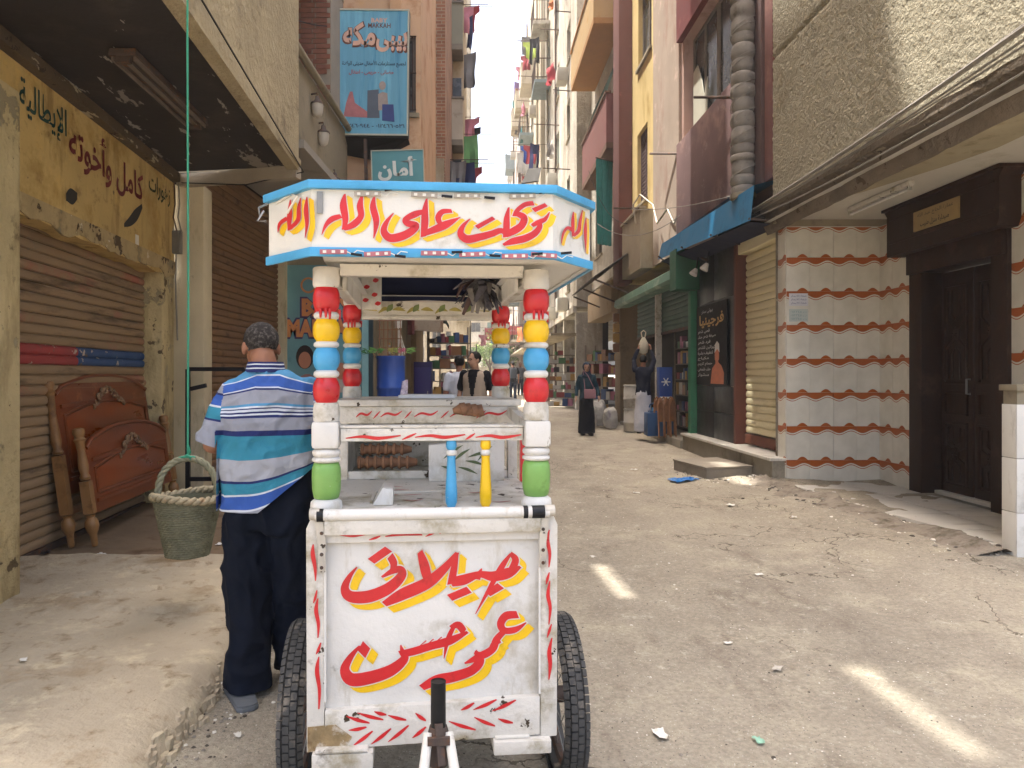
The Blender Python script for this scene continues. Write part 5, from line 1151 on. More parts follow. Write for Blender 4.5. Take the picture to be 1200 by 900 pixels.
b = MB(); b.box(-.4, 3.3, .0, 4, 4.31, 7.598); b.build("gallery_back", GREYP, LB)
bb_ = MB(); bb_.box(2.45, 3.3, -.99, -.01, 4.32, 7.597); bed = bb_.build("brick_pier_core", MORT, LB)
bm_ = MB(); bm_.box(-.012, 0, 0, .215, 0, .066); bmesh_b = bm_.mesh("brick", BRICK, 0)
for r_ in range(27):
    for c_ in range(4):
        if random.random() < .05: continue
        link("brick", bmesh_b, bed, (2.449 - random.random() * .008, -.98 + c_ * .235 - (.0 if r_ % 2 else -.05), 5.46 + r_ * .078))
b = MB(); b.tube([(.0, -1.13, 5.46), (3.2, -1.13, 5.46)], .05, 8); b.build("pipe", GREYP, LB, smooth=50)
# wall lamps
LAMPG = mat("frosted_lamp_glass", "#b5ada0", .4, .08, 5, spec=.5)
for k, (px, py, D) in enumerate(((372, 118, 9.7), (379, 152, 10.1), (392, 207, 11.0))):
    p = P(px, py, D); L_ = thing("wall_lamp", ("highest", "middle", "lowest")[k] + " of the three bell shaped unlit lamps left of the blue billboard", "lamp", p, 0, "bell lamps under the left balcony")
    b = MB(); b.lathe([(.02, .06), (.03, .05), (.04, .0), (.085, -.03), (.09, -.05)], n=16); b.build("lamp_cap", RUST, L_, smooth=50)
    b = MB(); b.lathe([(.03, -.22), (.06, -.19), (.075, -.12), (.08, -.045)], n=16); b.build("lamp_shade", LAMPG, L_, smooth=60)
    b = MB(); b.tube([(0, 0, .05), (0, 0, .1), (-.22, .02, .07)], .012, 6); b.build("arm", RUST, L_, smooth=60)
# black metal frame by the column
fr = thing("metal_frame", "black metal frame standing between the cream column and the man in stripes", "metal frame", (-3.22, 8.15, .15), 3)
for a_, c_ in (((0, 0, 0), (0, 0, 1.42)), ((.62, 0, 0), (.62, 0, 1.42)), ((0, 0, 1.42), (.62, 0, 1.42)), ((0, 0, .2), (.62, 0, .2)), ((.03, 0, 1.2), (.2, 0, 1.24))):
    b = MB(); b.bar(a_, c_, .045, .045); b.build("rail", BLACK, fr)
# ================================================================ right near building with the tiled porch
PZ = .145
RA = thing("residential_building", "building at the right with coarse stucco above a tiled porch and dark carved door", "building", (3.95, 9.4, 0), 0)
def L3(X, D, z): return Vector((X - 3.95, D - 9.4, z))
# porch floor slabs
PLY = [(3.86, 9.42), (4.02, 7.37), (4.24, 5.82), (5.3, 5.82), (5.3, 9.42)]
def px_edge(D): return 3.86 + (.16 * (9.42 - D) / 2.05 if D > 7.37 else .16 + .22 * (7.37 - D) / 1.55)
n = 0
dl = [5.82, 6.45, 7.1, 7.75, 8.4, 9.0, 9.41]
for i in range(len(dl) - 1):
    d0, d1 = dl[i] + .003, dl[i + 1] - .003; mid = 4.62
    for (a0, a1, c0, c1) in ((px_edge(d0), px_edge(d1), mid - .003, mid - .003), (mid + .003, mid + .003, 5.15, 5.15)):
        nn_ = 6 if a0 < 4.6 else 1; top = []; 
        L_ = [(a0 + (a1 - a0) * k / nn_ + (.02 * noise.noise(Vector((k, i * 7, 1))) - (.10 if i in (5,) and 1 < k < 5 else 0) * -1 if nn_ > 1 and 0 < k < nn_ else 0), d0 + (d1 - d0) * k / nn_) for k in range(nn_ + 1)]
        b = MB(); b.prism_h([(x - 3.95, y - 9.4) for x, y in L_] + [(c1 - 3.95, d1 - 9.4), (c0 - 3.95, d0 - 9.4)], PZ - .05, PZ + random.uniform(-.002, .002)); b.build("marble_slab", MARB, RA, bevel=.004)
b = MB(); n = 40; vs = []
for i in range(n + 1):
    D = 5.7 + 3.75 * i / n; x = px_edge(max(D, 5.82)); a = .12 * noise.noise(Vector((D * 2.3, 1, 0))) + .05 * noise.noise(Vector((D * 9, 4, 0)))
    vs += [L3(x + .05, D, PZ - .051), L3(x - .03 + a, D, PZ - .052), L3(x - .15 + a * 1.5, D, gz(x - .15, D) + .05 + a * .2), L3(x - .42 + a * 2, D, gz(x - .42, D) - .01)]
b.add(vs, [(i * 4 + k, i * 4 + k + 1, i * 4 + k + 5, i * 4 + k + 4) for i in range(n) for k in range(3)])
b.build("broken_concrete_edge", mat("broken_concrete", "#8f8474", .95, .2, 5, 1.0, 18, dirt=[("#5e5548", .5, 6)], bd=.04, spec=.1), RA, smooth=60)
b = MB(); b.box(-.02, 1.3, -3.6, .2, -.3, PZ - .053); b.build("porch_base", GREYP, RA)
# tiles
def tile_mat():
    m = bpy.data.materials.new("wavy_band_tile"); m.use_nodes = True; N = m.node_tree.nodes; L = m.node_tree.links; b = N["Principled BSDF"]
    tc = N.new("ShaderNodeTexCoord"); sp = N.new("ShaderNodeSeparateXYZ"); L.new(tc.outputs["Object"], sp.inputs[0]); X, Z = sp.outputs["X"], sp.outputs["Z"]
    def M_(op, a, c=None, d=None):
        n = N.new("ShaderNodeMath"); n.operation = op
        for i, s in enumerate((a, c, d)):
            if s is None: continue
            if isinstance(s, (int, float)): n.inputs[i].default_value = s
            else: L.new(s, n.inputs[i])
        return n.outputs[0]
    W_, H_ = .3, .432
    ph = M_('MULTIPLY', X, 2 * math.pi / W_)
    s1 = M_('SINE', ph); 
    lo = M_('MULTIPLY_ADD', s1, -.024, H_ - .064)                 # lower border of the upper band
    band = M_('GREATER_THAN', Z, lo)
    line = M_('MULTIPLY', M_('GREATER_THAN', Z, M_('ADD', lo, -.016)), M_('LESS_THAN', Z, M_('ADD', lo, -.006)))
    ln2 = M_('MULTIPLY', M_('GREATER_THAN', Z, M_('ADD', lo, -.026)), M_('LESS_THAN', Z, M_('ADD', lo, -.0165)))
    hump = M_('LESS_THAN', Z, M_('MULTIPLY_ADD', M_('SINE', M_('ADD', ph, 3.6)), .048, -.004))
    br = M_('MAXIMUM', M_('MAXIMUM', band, hump), ln2)
    nz = N.new("ShaderNodeTexNoise"); nz.inputs["Scale"].default_value = 5; nz.inputs["Detail"].default_value = 6; oi = N.new("ShaderNodeObjectInfo")
    vm = N.new("ShaderNodeVectorMath"); vm.operation = 'ADD'; L.new(tc.outputs["Object"], vm.inputs[0]); cb = N.new("ShaderNodeCombineXYZ"); L.new(M_('MULTIPLY', oi.outputs["Random"], 30), cb.inputs[0]); L.new(cb.outputs[0], vm.inputs[1]); L.new(vm.outputs[0], nz.inputs["Vector"])
    r = N.new("ShaderNodeValToRGB"); r.color_ramp.elements[0].position = .35; r.color_ramp.elements[1].position = .7; r.color_ramp.elements[0].color = (*srgb("#dad7cc"), 1); r.color_ramp.elements[1].color = (*srgb("#cbc8bc"), 1); L.new(nz.outputs["Fac"], r.inputs[0])
    x = N.new("ShaderNodeMix"); x.data_type = 'RGBA'; L.new(br, x.inputs[0]); L.new(r.outputs[0], x.inputs[6]); x.inputs[7].default_value = (*srgb("#a85a28"), 1)
    L.new(x.outputs[2], b.inputs["Base Color"]); b.inputs["Roughness"].default_value = .28; b.inputs["Specular IOR Level"].default_value = .5
    return m
TILE = tile_mat(); TW, TH = .3, .432
_tm = {}
def tile_wall(par, x0, x1, z0, z1, zj, M, skip=lambda x, z: False):
    "tiles on a wall through M (x along, -y out); zj is the height of one joint"
    n0 = math.floor((z0 - zj) / TH); n = 0
    z = zj + n0 * TH
    while z < z1 - .01:
        a = max(z, z0); c = min(z + TH, z1); x = x0
        while x < x1 - .01:
            w_ = min(TW, x1 - x)
            if not skip(x, z):
                key = (round(w_, 3), round(a - z, 3), round(c - z, 3))
                if key not in _tm:
                    b = MB(); g = .0014; b.box(g, w_ - g, -.008, 0, a - z + g, c - z - g); _tm[key] = b.mesh("tile", TILE, 0)
                o = link("tile", _tm[key], par); o.matrix_local = M @ Matrix.Translation((x, random.uniform(-.0012, .0012), z))
            x += TW
        z += TH
ZJ = .418
b = MB(); b.box(0, 1.2, .0, .25, -.1, 3.41); b.build("porch_side_wall", mat("grout", "#cdc9bd", .9, .1, 5), RA)
tile_wall(RA, 0, 1.2, PZ, 3.40, ZJ, Matrix.Translation((0, -.001, 0)))
# narrow street face of that wall, facing the street
MS = Matrix.Translation((0, .235, 0)) @ Matrix.Rotation(R(-90), 4, 'Z')
tile_wall(RA, .0, .232, PZ + .02, 3.40, ZJ, MS @ Matrix.Translation((0, -.002, 0)))
b = MB(); b.box(-.02, .03, .237, .285, PZ - .2, 3.9); b.build("pilaster", mat("scuffed_pilaster", "#857b6c", .9, .2, 4, .8, 20, chips=[("#b5ab96", .3, 6), ("#4f463b", .25, 8)], bd=.03), RA)
# door wall (faces the street), X = 5.15
MD = Matrix.Translation((1.2, 0, 0)) @ Matrix.Rotation(R(-90), 4, 'Z')      # x runs towards the camera
tile_wall(RA, .003, .72, PZ, 3.40, ZJ, MD @ Matrix.Translation((0, -.001, 0)))
tile_wall(RA, 2.33, 3.6, PZ, 3.40, ZJ, MD @ Matrix.Translation((0, -.001, 0)))
DW = bpy.data.objects.new("door", None); COL.objects.link(DW); DW.parent = RA; DW.matrix_local = MD; DW.empty_display_size = .2
b = MB(); b.box(0, .76, .0, .3, -.1, 3.41); b.box(2.3, 3.7, .0, .3, -.1, 3.41); b.box(.76, 2.3, .0, .3, 3.0, 3.41)
wd = b.build("porch_back_wall", mat("grout", "#8d877b"), RA); wd.matrix_local = MD
def dpart(b, nm, m=WOODD, bev=.004): return b.build(nm, m, DW, bevel=bev)
b = MB(); b.box(.72, .96, -.05, .28, PZ, 2.92); dpart(b, "jamb"); b = MB(); b.box(2.10, 2.33, -.05, .28, PZ, 2.92); dpart(b, "jamb")
b = MB(); b.box(.74, 2.31, -.10, .28, 2.68, 2.92); b.prism([(.55, 2.92), (2.42, 2.92), (2.46, 3.0), (2.46, 3.40), (2.52, 3.46), (.5, 3.46), (.55, 3.40), (.55, 3.0)], -.22, .0); b.box(.50, 2.52, -.26, -.0, 3.462, 3.495); dpart(b, "lintel_hood")
b = MB(); b.box(.62, 2.40, -.235, -.2205, 3.06, 3.10); b.box(.62, 2.40, -.235, -.2205, 3.34, 3.37); dpart(b, "hood_moulding")
for (a, c, nm) in ((.965, 1.50, "door_leaf"), (1.53, 2.095, "door_leaf")):
    b = MB(); b.box(a, c, .18, .23, PZ + .01, 2.67); b_ = dpart(b, nm)
    def rel(bb, nm2, par, m=WOODD): return bb.build(nm2, m, par, bevel=.003)
    for (z0, z1) in ((PZ + .12, .98), (1.06, 1.32), (1.40, 2.52)):
        b = MB(); x0, x1 = a + .07, c - .07; t = .025
        b.box(x0, x1, .155, .179, z0, z0 + t); b.box(x0, x1, .155, .179, z1 - t, z1); b.box(x0, x0 + t, .156, .178, z0 + t, z1 - t); b.box(x1 - t, x1, .156, .178, z0 + t, z1 - t); rel(b, "panel_frame", b_)
        if z1 - z0 > .5:
            b = MB(); cx_ = (x0 + x1) / 2; cz_ = (z0 + z1) / 2; hh = (z1 - z0) / 2 - .06; hw_ = (x1 - x0) / 2 - .05
            for s in (-1, 1):
                b.tube([(cx_ + s * hw_, .168, cz_ + hh), (cx_ + s * hw_, .168, cz_ + hh * .3), (cx_ + s * hw_ * .3, .165, cz_ + hh * .12), (cx_ + s * hw_ * .3, .165, cz_ - hh * .12), (cx_ + s * hw_, .168, cz_ - hh * .3), (cx_ + s * hw_, .168, cz_ - hh)], .014, 6)
                b.tube([(cx_ + s * hw_ * .45, .168, cz_ + hh), (cx_ + s * hw_ * .45, .168, cz_ + hh * .45), (cx_, .165, cz_ + hh * .3)], .012, 6); b.tube([(cx_ + s * hw_ * .45, .168, cz_ - hh), (cx_ + s * hw_ * .45, .168, cz_ - hh * .45), (cx_, .165, cz_ - hh * .3)], .012, 6)
            for k in range(8):
                aa = k * math.pi / 4; b.tube([(cx_, .16, cz_), (cx_ + math.cos(aa) * .055, .155, cz_ + math.sin(aa) * .09)], [.02, .008], 6)
            b.build("carving", WOODD, b_, smooth=50)
b = MB(); b.tube([(1.47, .17, 1.30), (1.47, .13, 1.30), (1.47, .13, 1.46), (1.47, .17, 1.46)], .012, 8); dpart(b, "door_handle", STEEL, 0)
b = MB(); b.box(.96, 2.1, .1, .28, PZ, PZ + .04); dpart(b, "threshold", MARB)
PLQ = mat("brass_plaque", "#a3874a", .5, .1, 10, .05, spec=.5, dirt=("#7a6436", .3, 9))
b = MB(); b.box(1.12, 1.90, -.2385, -.2205, 3.115, 3.335); pq = dpart(b, "plaque", PLQ, .003)
lettering("عمارة الحاج عبد الله", .62, .06, BLACK, pq, Matrix.Translation((1.51, -.2395, 3.275))); lettering("صيدلية منزل طبيب", .5, .075, BLACK, pq, Matrix.Translation((1.5, -.2395, 3.175)), bold=.02)
b = MB(); b.box(1.205, 3.0, -3.6, .28, 3.50, 3.56)
# ceiling, beam and tube light
b = MB(); b.quad(L3(3.75, 9.6, 3.50), L3(5.5, 9.6, 3.50), L3(5.5, 3, 3.50), L3(3.75, 3, 3.50)); b.f = [tuple(reversed(f)) for f in b.f]; b.build("porch_ceiling", mat("ceiling_whitewash", "#c4bfb2", .9, .06, 1.5, .15, 10, dirt=[("#a39b88", .35, 1.2)]), RA, smooth=0)
b = MB(); q = [(3.95, 8.2), (4.15, 7.9), (4.42, 6.9), (4.5, 6.35), (4.46, 5.7), (4.2, 5.2), (3.95, 5.0)]
b.prism_h([(x - 3.95 + .04 * noise.noise(Vector((x * 5, y * 5, 1))), y - 9.4) for x, y in q], 3.47, 3.499); b.build("peeling_plaster", mat("old_plaster_patch", "#a09474", .9, .12, 3, .4, 20, dirt=[("#7a6e50", .4, 4)]), RA)
def beam_pts(D, k):
    w1 = .03 * noise.noise(Vector((D * 1.6, k, 0))) + .015 * noise.noise(Vector((D * 6, k, 3)))
    return [L3(4.02, D, 3.44 + w1), L3(3.86 + w1, D, 3.37 + w1), L3(3.82 + w1, D, 3.47), L3(3.83, D, 3.62 + w1 * .5), L3(3.76 + w1, D, 3.65), L3(3.76, D, 3.72 + w1 * .6), L3(3.90, D, 3.78 + w1)][k]
b = MB(); n = 60; vs = []
for i in range(n + 1):
    D = 9.78 - i * .12
    vs += [beam_pts(D, k) for k in range(7)]
b.add(vs, [(i * 7 + k, i * 7 + k + 1, i * 7 + k + 8, i * 7 + k + 7) for i in range(n) for k in range(6)]); b.f = [tuple(reversed(f)) for f in b.f]
b.build("beam", mat("crumbling_beam", "#7d7060", .95, .2, 2, 1.0, 14, chips=[("#a89d88", .3, 3, (1, .4, 1)), ("#564b3e", .35, 5)], dirt=[("#5a4f42", .45, 1.6, (1, .3, 1))], bd=.04, spec=.1), RA, smooth=40)
tl = thing("tube_light", "bare white fluorescent tube fitting on the porch ceiling beside the dark door hood", "lamp", P(1030, 236, 8.15), 0)
tl.location = (4.42, 8.1, 3.44)
b = MB(); b.box(-.03, .03, -.62, .62, .0, .05); b.build("housing", WHITE2, tl, bevel=.004)
b = MB(); b.tube([(0, -.6, -.03), (0, .6, -.03)], .014, 10); b.build("tube", mat("unlit_tube", "#d8d8d2", .3, .04), tl, smooth=60)
for y_ in (-.6, .58): b = MB(); b.box(-.022, .022, y_, y_ + .02, -.05, -.001); b.build("end_cap", WHITE2, tl)
# coarse stucco upper wall with a groove
def stucco_wall():
    b = MB(); D0, D1, z0, z1 = 1.2, 9.55, 3.66, 12; ny, nz_ = 300, 120
    zz = [z0 + 4.2 * j / nz_ for j in range(nz_ + 1)] + [9, z1]
    for j, z in enumerate(zz):
        for i in range(ny + 1):
            D = D0 + (D1 - D0) * i / ny; h = .012 * noise.noise(Vector((D * 22, z * 22, 0))) + .009 * noise.noise(Vector((D * 47, z * 47, 5)))
            g = -.03 if abs((z - 5.62)) < .02 else 0
            b.v.append(tuple(L3(3.84 - h - g, D, z)))
    for j in range(len(zz) - 1):
        for i in range(ny): a = j * (ny + 1) + i; b.f.append((a, a + ny + 1, a + ny + 2, a + 1)); b.m.append(0)
    return b
stucco_wall().build("stucco_wall", STUCCO, RA, smooth=80)
b = MB(); b.box(-.1, 5, -8.2, .14, 8.0, 11); b.build("upper_storeys", STUCCO, RA)
b = MB(); b.box(.0, 5, .0, .15, 3.41, 8); b.build("end_wall", GREYP, RA)
# marble clad stub wall at the right edge
MARBW = mat("bright_white_marble", "#e2dfd6", .4, .06, 1.5, .08, 20, dirt=[("#bdb8ac", .4, 2.2, (1, 3, 1))], spec=.4)
SW = thing("stub_wall", "low marble clad wall at the right edge of the photo beside the porch floor", "wall", (4.155, 5.66, .0), 0)
b = MB(); b.box(.012, 1.0, .012, .16, -.1, 1.38); b.build("core", GREYP, SW)
for r_ in range(3):
    for c_ in range(3): b = MB(); b.box(.001 + c_ * .333, c_ * .333 + .331, -.002, .011, .0 + .15 + r_ * .42 - .13, .15 + r_ * .42 + .285); b.build("marble_slab", MARBW, SW, bevel=.002)
for r_ in range(3): b = MB(); b.box(.0, .011, .012, .16, .15 + r_ * .42 - .13, .15 + r_ * .42 + .285); b.build("marble_slab", MARBW, SW, bevel=.002)
b = MB(); b.box(-.012, 1.0, -.02, .18, 1.381, 1.43); b.build("coping", GREYP, SW, bevel=.006)
# paper notices on the tiles
for k, (z, col, s1) in enumerate(((2.47, "#3d4a8a", "شقة للايجار"), (2.27, "#6d9aa0", "ت ٠١١٢٣٤٥"))):
    nt = thing("paper_notice", ("white notice with blue writing stuck on the tiles left of the door", "pale turquoise worded notice stuck on the tiles below the white one")[k], "notice", (3.98, 9.386, z), 0)
    b = MB(); b.box(0, .24, -.004, 0, -.08, .08); b.build("sheet", mat("notice_paper%d" % k, ("#cfcfd6", "#b9c4c0")[k], .8, .05), nt)
    for q in range(3): lettering(s1, .2, .03, mat("notice_ink%d" % k, col, .8, .1), nt, Matrix.Translation((.12, -.005, .045 - q * .045)), res=1)
# cables along the beam
for k, (z0, z1, x, r, sg) in enumerate(((3.70, 3.93, 3.70, .022, .05), (3.68, 3.86, 3.72, .010, .06), (3.67, 3.80, 3.73, .009, .04), (3.60, 3.62, 3.70, .008, .10), (3.72, 4.02, 3.74, .012, .08))):
    drapedcable("cable", (x, 9.9, z0 + .02), (x - .02, 3.4, z1), sg, r, label=("thick grey", "thin topmost grey", "thin middle grey", "lowest slack white", "upper sagging grey")[k] + " cable strung along the crumbling beam over the porch", group="cables along the porch beam")
# ================================================================ middle right building: red and pink upper floors, duct, beauty shop
MR = Matrix
RB = thing("shop_building", "faded pink and maroon building with a beige shutter and black marble shop front", "building", (4.0, 16.55, 0), -90)   # x runs towards the camera: D = 16.55 - x
def d2x(D): return 16.55 - D
facade(RB, d2x(9.6), 4.15, 13, PINKW, [(d2x(14.25), d2x(11.15), 6.0, 8.0), (d2x(14.25), d2x(11.15), 9.0, 11.0)], thick=.35, name="upper_wall")
b = MB(); b.box(d2x(14.35), d2x(11.1), -.12, -.003, 4.25, 6.0); b.build("parapet_panel", mat("faded_maroon_panel", "#6e5452", .85, .15, 1.4, .3, 25, dirt=[("#8a6f66", .5, 1.3), ("#a8948a", .25, 3)], spec=.15), RB, bevel=.01)
b = MB(); b.box(d2x(14.35), d2x(11.1), -.12, -.003, 8.0, 9.0); b.build("maroon_panel", MAROON, RB)
for a_, c_ in ((14.2, 12.75), (12.72, 11.2)):
    w_ = window(RB, d2x(a_), d2x(c_), 6.02, 7.98, 0, 0, .2, FRAMEC)
b = MB(); q = [(d2x(14.1), 6.05), (d2x(13.3), 6.05), (d2x(13.25), 6.9), (d2x(13.45), 6.6), (d2x(13.6), 7.0), (d2x(13.85), 7.35), (d2x(14.1), 7.3)]
b.prism(q, .14, .16); b.build("curtain", mat("thin_curtain", "#b5b3a0", .8, .1), RB)
for D_, w_, m in ((11.0, .16, MAROON), (10.15, .30, mat("dark_mauve_plaster", "#69514e", .9, .12, 2, .2)), (9.75, .26, mat("dusty_rose_pilaster", "#8a5d58", .9, .12, 2, .25, 20, dirt=("#a57d74", .3, 2)))):
    b = MB(); b.box(d2x(D_ + w_ / 2), d2x(D_ - w_ / 2), -.14, -.004, 4.1, 13.1); b.build("pilaster", m, RB, bevel=.005)
b = MB(); b.box(d2x(16.5), d2x(14.4), -.06, -.005, 3.95, 13.1); b.build("pilaster", mat("rosy_plaster", "#a3917f", .9, .12, 1.2, .4, 20, dirt=[("#927468", .4, 1.2, (1, 1, .4)), ("#c4ac9e", .35, 2.5)]), RB)
# the wrapped duct
DU = thing("duct", "grey wrapped drainage duct bound with string running up the pink facade", "duct", (3.72, 10.3, 4.02), 0)
b = MB(); pr = []; z = 0; rn = random.Random(3)
while z < 10:
    h = rn.uniform(.10, .24); r = rn.uniform(.15, .172); pr += [(r - .025, z), (r - .006, z + h * .12), (r, z + h * .35), (r + .002, z + h * .65), (r - .006, z + h * .88)]; z += h
b.lathe(pr, n=22); me_ = b.mesh("wrapping", mat("wrapped_sheeting", "#857d73", .75, .12, 6, .4, 30, dirt=[("#5f574d", .4, 5), ("#a39b90", .3, 9)], spec=.3), 60)
for v in me_.vertices:
    v.co.x += .012 * noise.noise(v.co * 6); v.co.y += .012 * noise.noise(v.co * 6 + Vector((9, 0, 0)))
link("wrapping", me_, DU)
for k in range(2):
    b = MB(); b.tube([(.172 * math.cos(a_ * .55 + k), .172 * math.sin(a_ * .55 + k), .05 + a_ * (.035 + .01 * k)) for a_ in range(120)], .006, 4); b.build("string", CABLE, DU, smooth=60)
b = MB(); b.lathe([(.165, -.05), (.175, -.04), (.175, .02), (.15, .03)], n=20); b.build("collar", GREYP, DU, smooth=40)
# shop level
for a_, c_, nm in ((13.55, 9.45, 0),):
    b = MB(); b.box(d2x(13.55), d2x(9.42), -.22, .2, -.2, .40); b.build("shop_step", mat("step_stone", "#8d8574", .9, .15, 3, .5, 18, dirt=[("#6b6252", .45, 2.5)]), RB, bevel=.012)
    b = MB(); b.box(d2x(13.55), d2x(9.40), -.26, .3, .402, .44); b.build("shop_sill", MARB, RB, bevel=.004)
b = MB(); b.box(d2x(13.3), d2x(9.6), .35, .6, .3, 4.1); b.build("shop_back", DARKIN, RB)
shutter(RB, d2x(12.0), d2x(9.72), .62, 3.35, .108, SHUT3, y=.16)
b = MB(); b.box(d2x(12.0), d2x(9.72), .12, .19, .46, .60); b.build("shutter_base", mat("red_brown_rail", "#7d4630", .7, .15, 6, .2, 30, dirt=("#57301f", .4, 5)), RB, bevel=.006)
b = MB(); b.box(d2x(12.0), d2x(9.72), .02, .3, 3.36, 3.62); b.build("shutter_box", SHUT3, RB, bevel=.01)
b = MB(); b.box(d2x(11.42), d2x(11.34), -.02, .2, .44, 3.7); b.build("red_frame_post", mat("brown_red_post", "#6d3b2a", .7, .1, 6), RB)

# black marble cladding, slab by slab
for (z0, z1) in ((.44, .88), (.885, 1.32), (1.325, 2.75), (2.755, 3.6)):
    for (a_, c_) in ((13.35, 12.4), (12.395, 11.43)):
        if z0 == 1.325:
            continue
        b = MB(); b.box(d2x(a_), d2x(c_), -.012, .1, z0, z1 - .004); b.build("black_marble_slab", BLKM, RB, bevel=.002)
b = MB(); b.box(d2x(13.35), d2x(11.43), -.006, .1, 1.325, 2.75); b.build("black_marble_slab", BLKM, RB)
# beauty shop poster
SG = thing("shop_poster", "black beauty salon poster with gold Arabic heading and a woman in an orange towel", "poster", (3.985, 13.3, 1.34), -90)
b = MB(); b.box(0, 1.62, -.02, 0, 0, 1.38); pst = b.build("board", mat("black_poster", "#0b0c0e", .8, .1, 6), SG)
GOLD = mat("gold_print", "#c79a3c", .6, .1); WPR = mat("white_print", "#d0d0cc", .6, .1); ORP = mat("orange_print", "#c4683a", .6, .2, 8); SKP = mat("printed_skin", "#b9744e", .6, .1)
lettering("فرجينيا", 1.3, .24, GOLD, pst, MR.Translation((.82, -.0215, 1.10)), bold=.03); lettering("بيوتى سنتر", .62, .07, WPR, pst, MR.Translation((.6, -.0215, 1.27)))
for k, s in enumerate(("قص شعر", "صبغة شعر حناء", "فرد شعر", "كيراتين للشعر", "تنظيف بشرة", "مكياج", "حمام كريم", "حف شمعى", "سشوار")):
    lettering(s, .40 + .045 * len(s), .07, WPR, pst, MR.Translation((.08 + (.40 + .045 * len(s)) / 2, -.0215, .93 - k * .095)), res=1, bold=.015)
b = MB(); b.lathe([(.001, 0), (.055, .02), (.06, .06), (.04, .12), (.001, .13)], n=10, M=MR.Translation((1.13, -.0215, .38)) @ MR.Diagonal((1.9, .03, 2.1, 1)))
b.prism([(.80, .02), (1.46, .02), (1.48, .2), (1.36, .32), (1.2, .38), (1.2, .44), (1.06, .44), (1.06, .36), (.88, .28)], -.0225, -.0205); b.build("printed_figure", ORP, pst, smooth=60)
b = MB(); b.prism([(1.01, .54), (1.04, .68), (1.14, .73), (1.24, .68), (1.26, .54), (1.15, .60)], -.0235, -.0205); b.build("printed_towel", WPR, pst, smooth=0)
# blue awning over the shop
AW = thing("awning", "bright blue sheet awning above the beige shutter and black shop front", "awning", (0, 0, 0), 0)
b = MB(); b.add([(3.60, 9.55, 3.98), (3.66, 14.6, 4.12), (4.0, 14.6, 4.20), (4.0, 9.55, 4.08), (3.55, 9.55, 3.52), (3.58, 14.6, 3.80)], [(0, 3, 2, 1), (4, 0, 1, 5)])
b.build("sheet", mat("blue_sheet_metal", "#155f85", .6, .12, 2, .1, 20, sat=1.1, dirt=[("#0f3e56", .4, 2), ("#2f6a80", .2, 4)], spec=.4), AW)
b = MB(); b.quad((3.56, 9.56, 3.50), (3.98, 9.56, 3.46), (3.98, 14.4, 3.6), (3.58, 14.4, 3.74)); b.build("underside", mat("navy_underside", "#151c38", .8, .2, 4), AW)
for D in (9.6, 11.2, 12.8, 14.4): b = MB(); b.bar((3.54, D, 3.55 + (D - 9.6) * .06), (4.0, D, 3.5), .025); b.build("bracket", RUST, AW)
for k, D in enumerate((12.6, 12.0)):
    o_ = thing("spotlight", ("far", "near")[k] + " white spotlight fixed under the blue awning", "lamp", (3.75, D, 3.33), 0, "spotlights under the blue awning")
    b = MB(); b.lathe([(.03, 0), (.07, .1), (.07, .12)], n=12, M=MR.Rotation(R(-150), 4, 'Y')); b.build("lamp_head", WHITE, o_, smooth=50)
    b = MB(); b.bar((0, 0, 0), (.03, 0, .2), .02); b.build("arm", BLACK, o_)
# steps and curb block
cb_ = tag(MB().prism_h([(2.88, 10.8), (3.06, 9.82), (3.74, 10.02), (3.6, 11.05)], -.05, .245).build("stone_step", mat("paved_block", "#83796a", .9, .15, 4, .6, 20, dirt=[("#655b4c", .4, 3)]), bevel=.015), "loose stone block used as a step below the beige shutter", "step")
b = MB(); b.prism_h([(2.87, 10.81), (3.05, 9.81), (3.75, 10.01), (3.61, 11.06)], .2465, .27); b.build("cap_slab", mat("dusty_cap_slab", "#8d8372", .8, .1, 4, .3, 20), cb_, bevel=.005)
# ================================================================ green shop
RC = thing("shop_building", "yellow plastered building with a green shutter shop at street level", "building", (4.0, 20.6, 0), -90)
def e2x(D): return 20.6 - D
facade(RC, e2x(16.56), 3.95, 16, YELW, [(e2x(18.4), e2x(17.3), 5.7, 7.5), (e2x(18.3), e2x(16.9), 9.1, 10.9), (e2x(18.3), e2x(16.9), 12.4, 14.2)], thick=.3, name="upper_wall")
window(RC, e2x(18.4), e2x(17.3), 5.7, 7.5, 1, 0, .12, mat("mauve_shutter_paint", "#5d4a4a", .7)); window(RC, e2x(18.3), e2x(16.9), 9.1, 10.9, 0); window(RC, e2x(18.3), e2x(16.9), 12.4, 14.2, 0)
b = MB(); b.box(e2x(19.8), e2x(19.0), -.35, -.003, 3.9, 16.1); b.build("maroon_column", mat("dark_red_column", "#6f443e", .85, .12, 1.4, .3, 25, dirt=[("#5f302d", .4, 1.2, (1, 1, .3)), ("#96625a", .3, 3)]), RC, bevel=.01)
balcony(RC, e2x(18.8), e2x(16.7), 3.95, .3, 1.35, mat("stained_balcony_plaster", "#a3957a", .9, .12, 1.4, .4, 20, dirt=[("#7d705a", .5, 1.2, (1, 1, .4))]))
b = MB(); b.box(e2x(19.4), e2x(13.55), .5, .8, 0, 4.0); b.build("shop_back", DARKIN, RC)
b = MB(); b.box(e2x(19.4), e2x(13.6), -.25, .6, -.2, .30); b.build("shop_step", mat("step_stone", "#8d8574"), RC, bevel=.012)
GP = mat("green_post_paint", "#1f7a52", .6, .12, 4, .1, 30, dirt=("#2f5a44", .4, 3), spec=.4)
b = MB(); b.box(e2x(13.62), e2x(13.45), -.10, .12, .3, 3.75); b.build("green_post", GP, RC, bevel=.004)
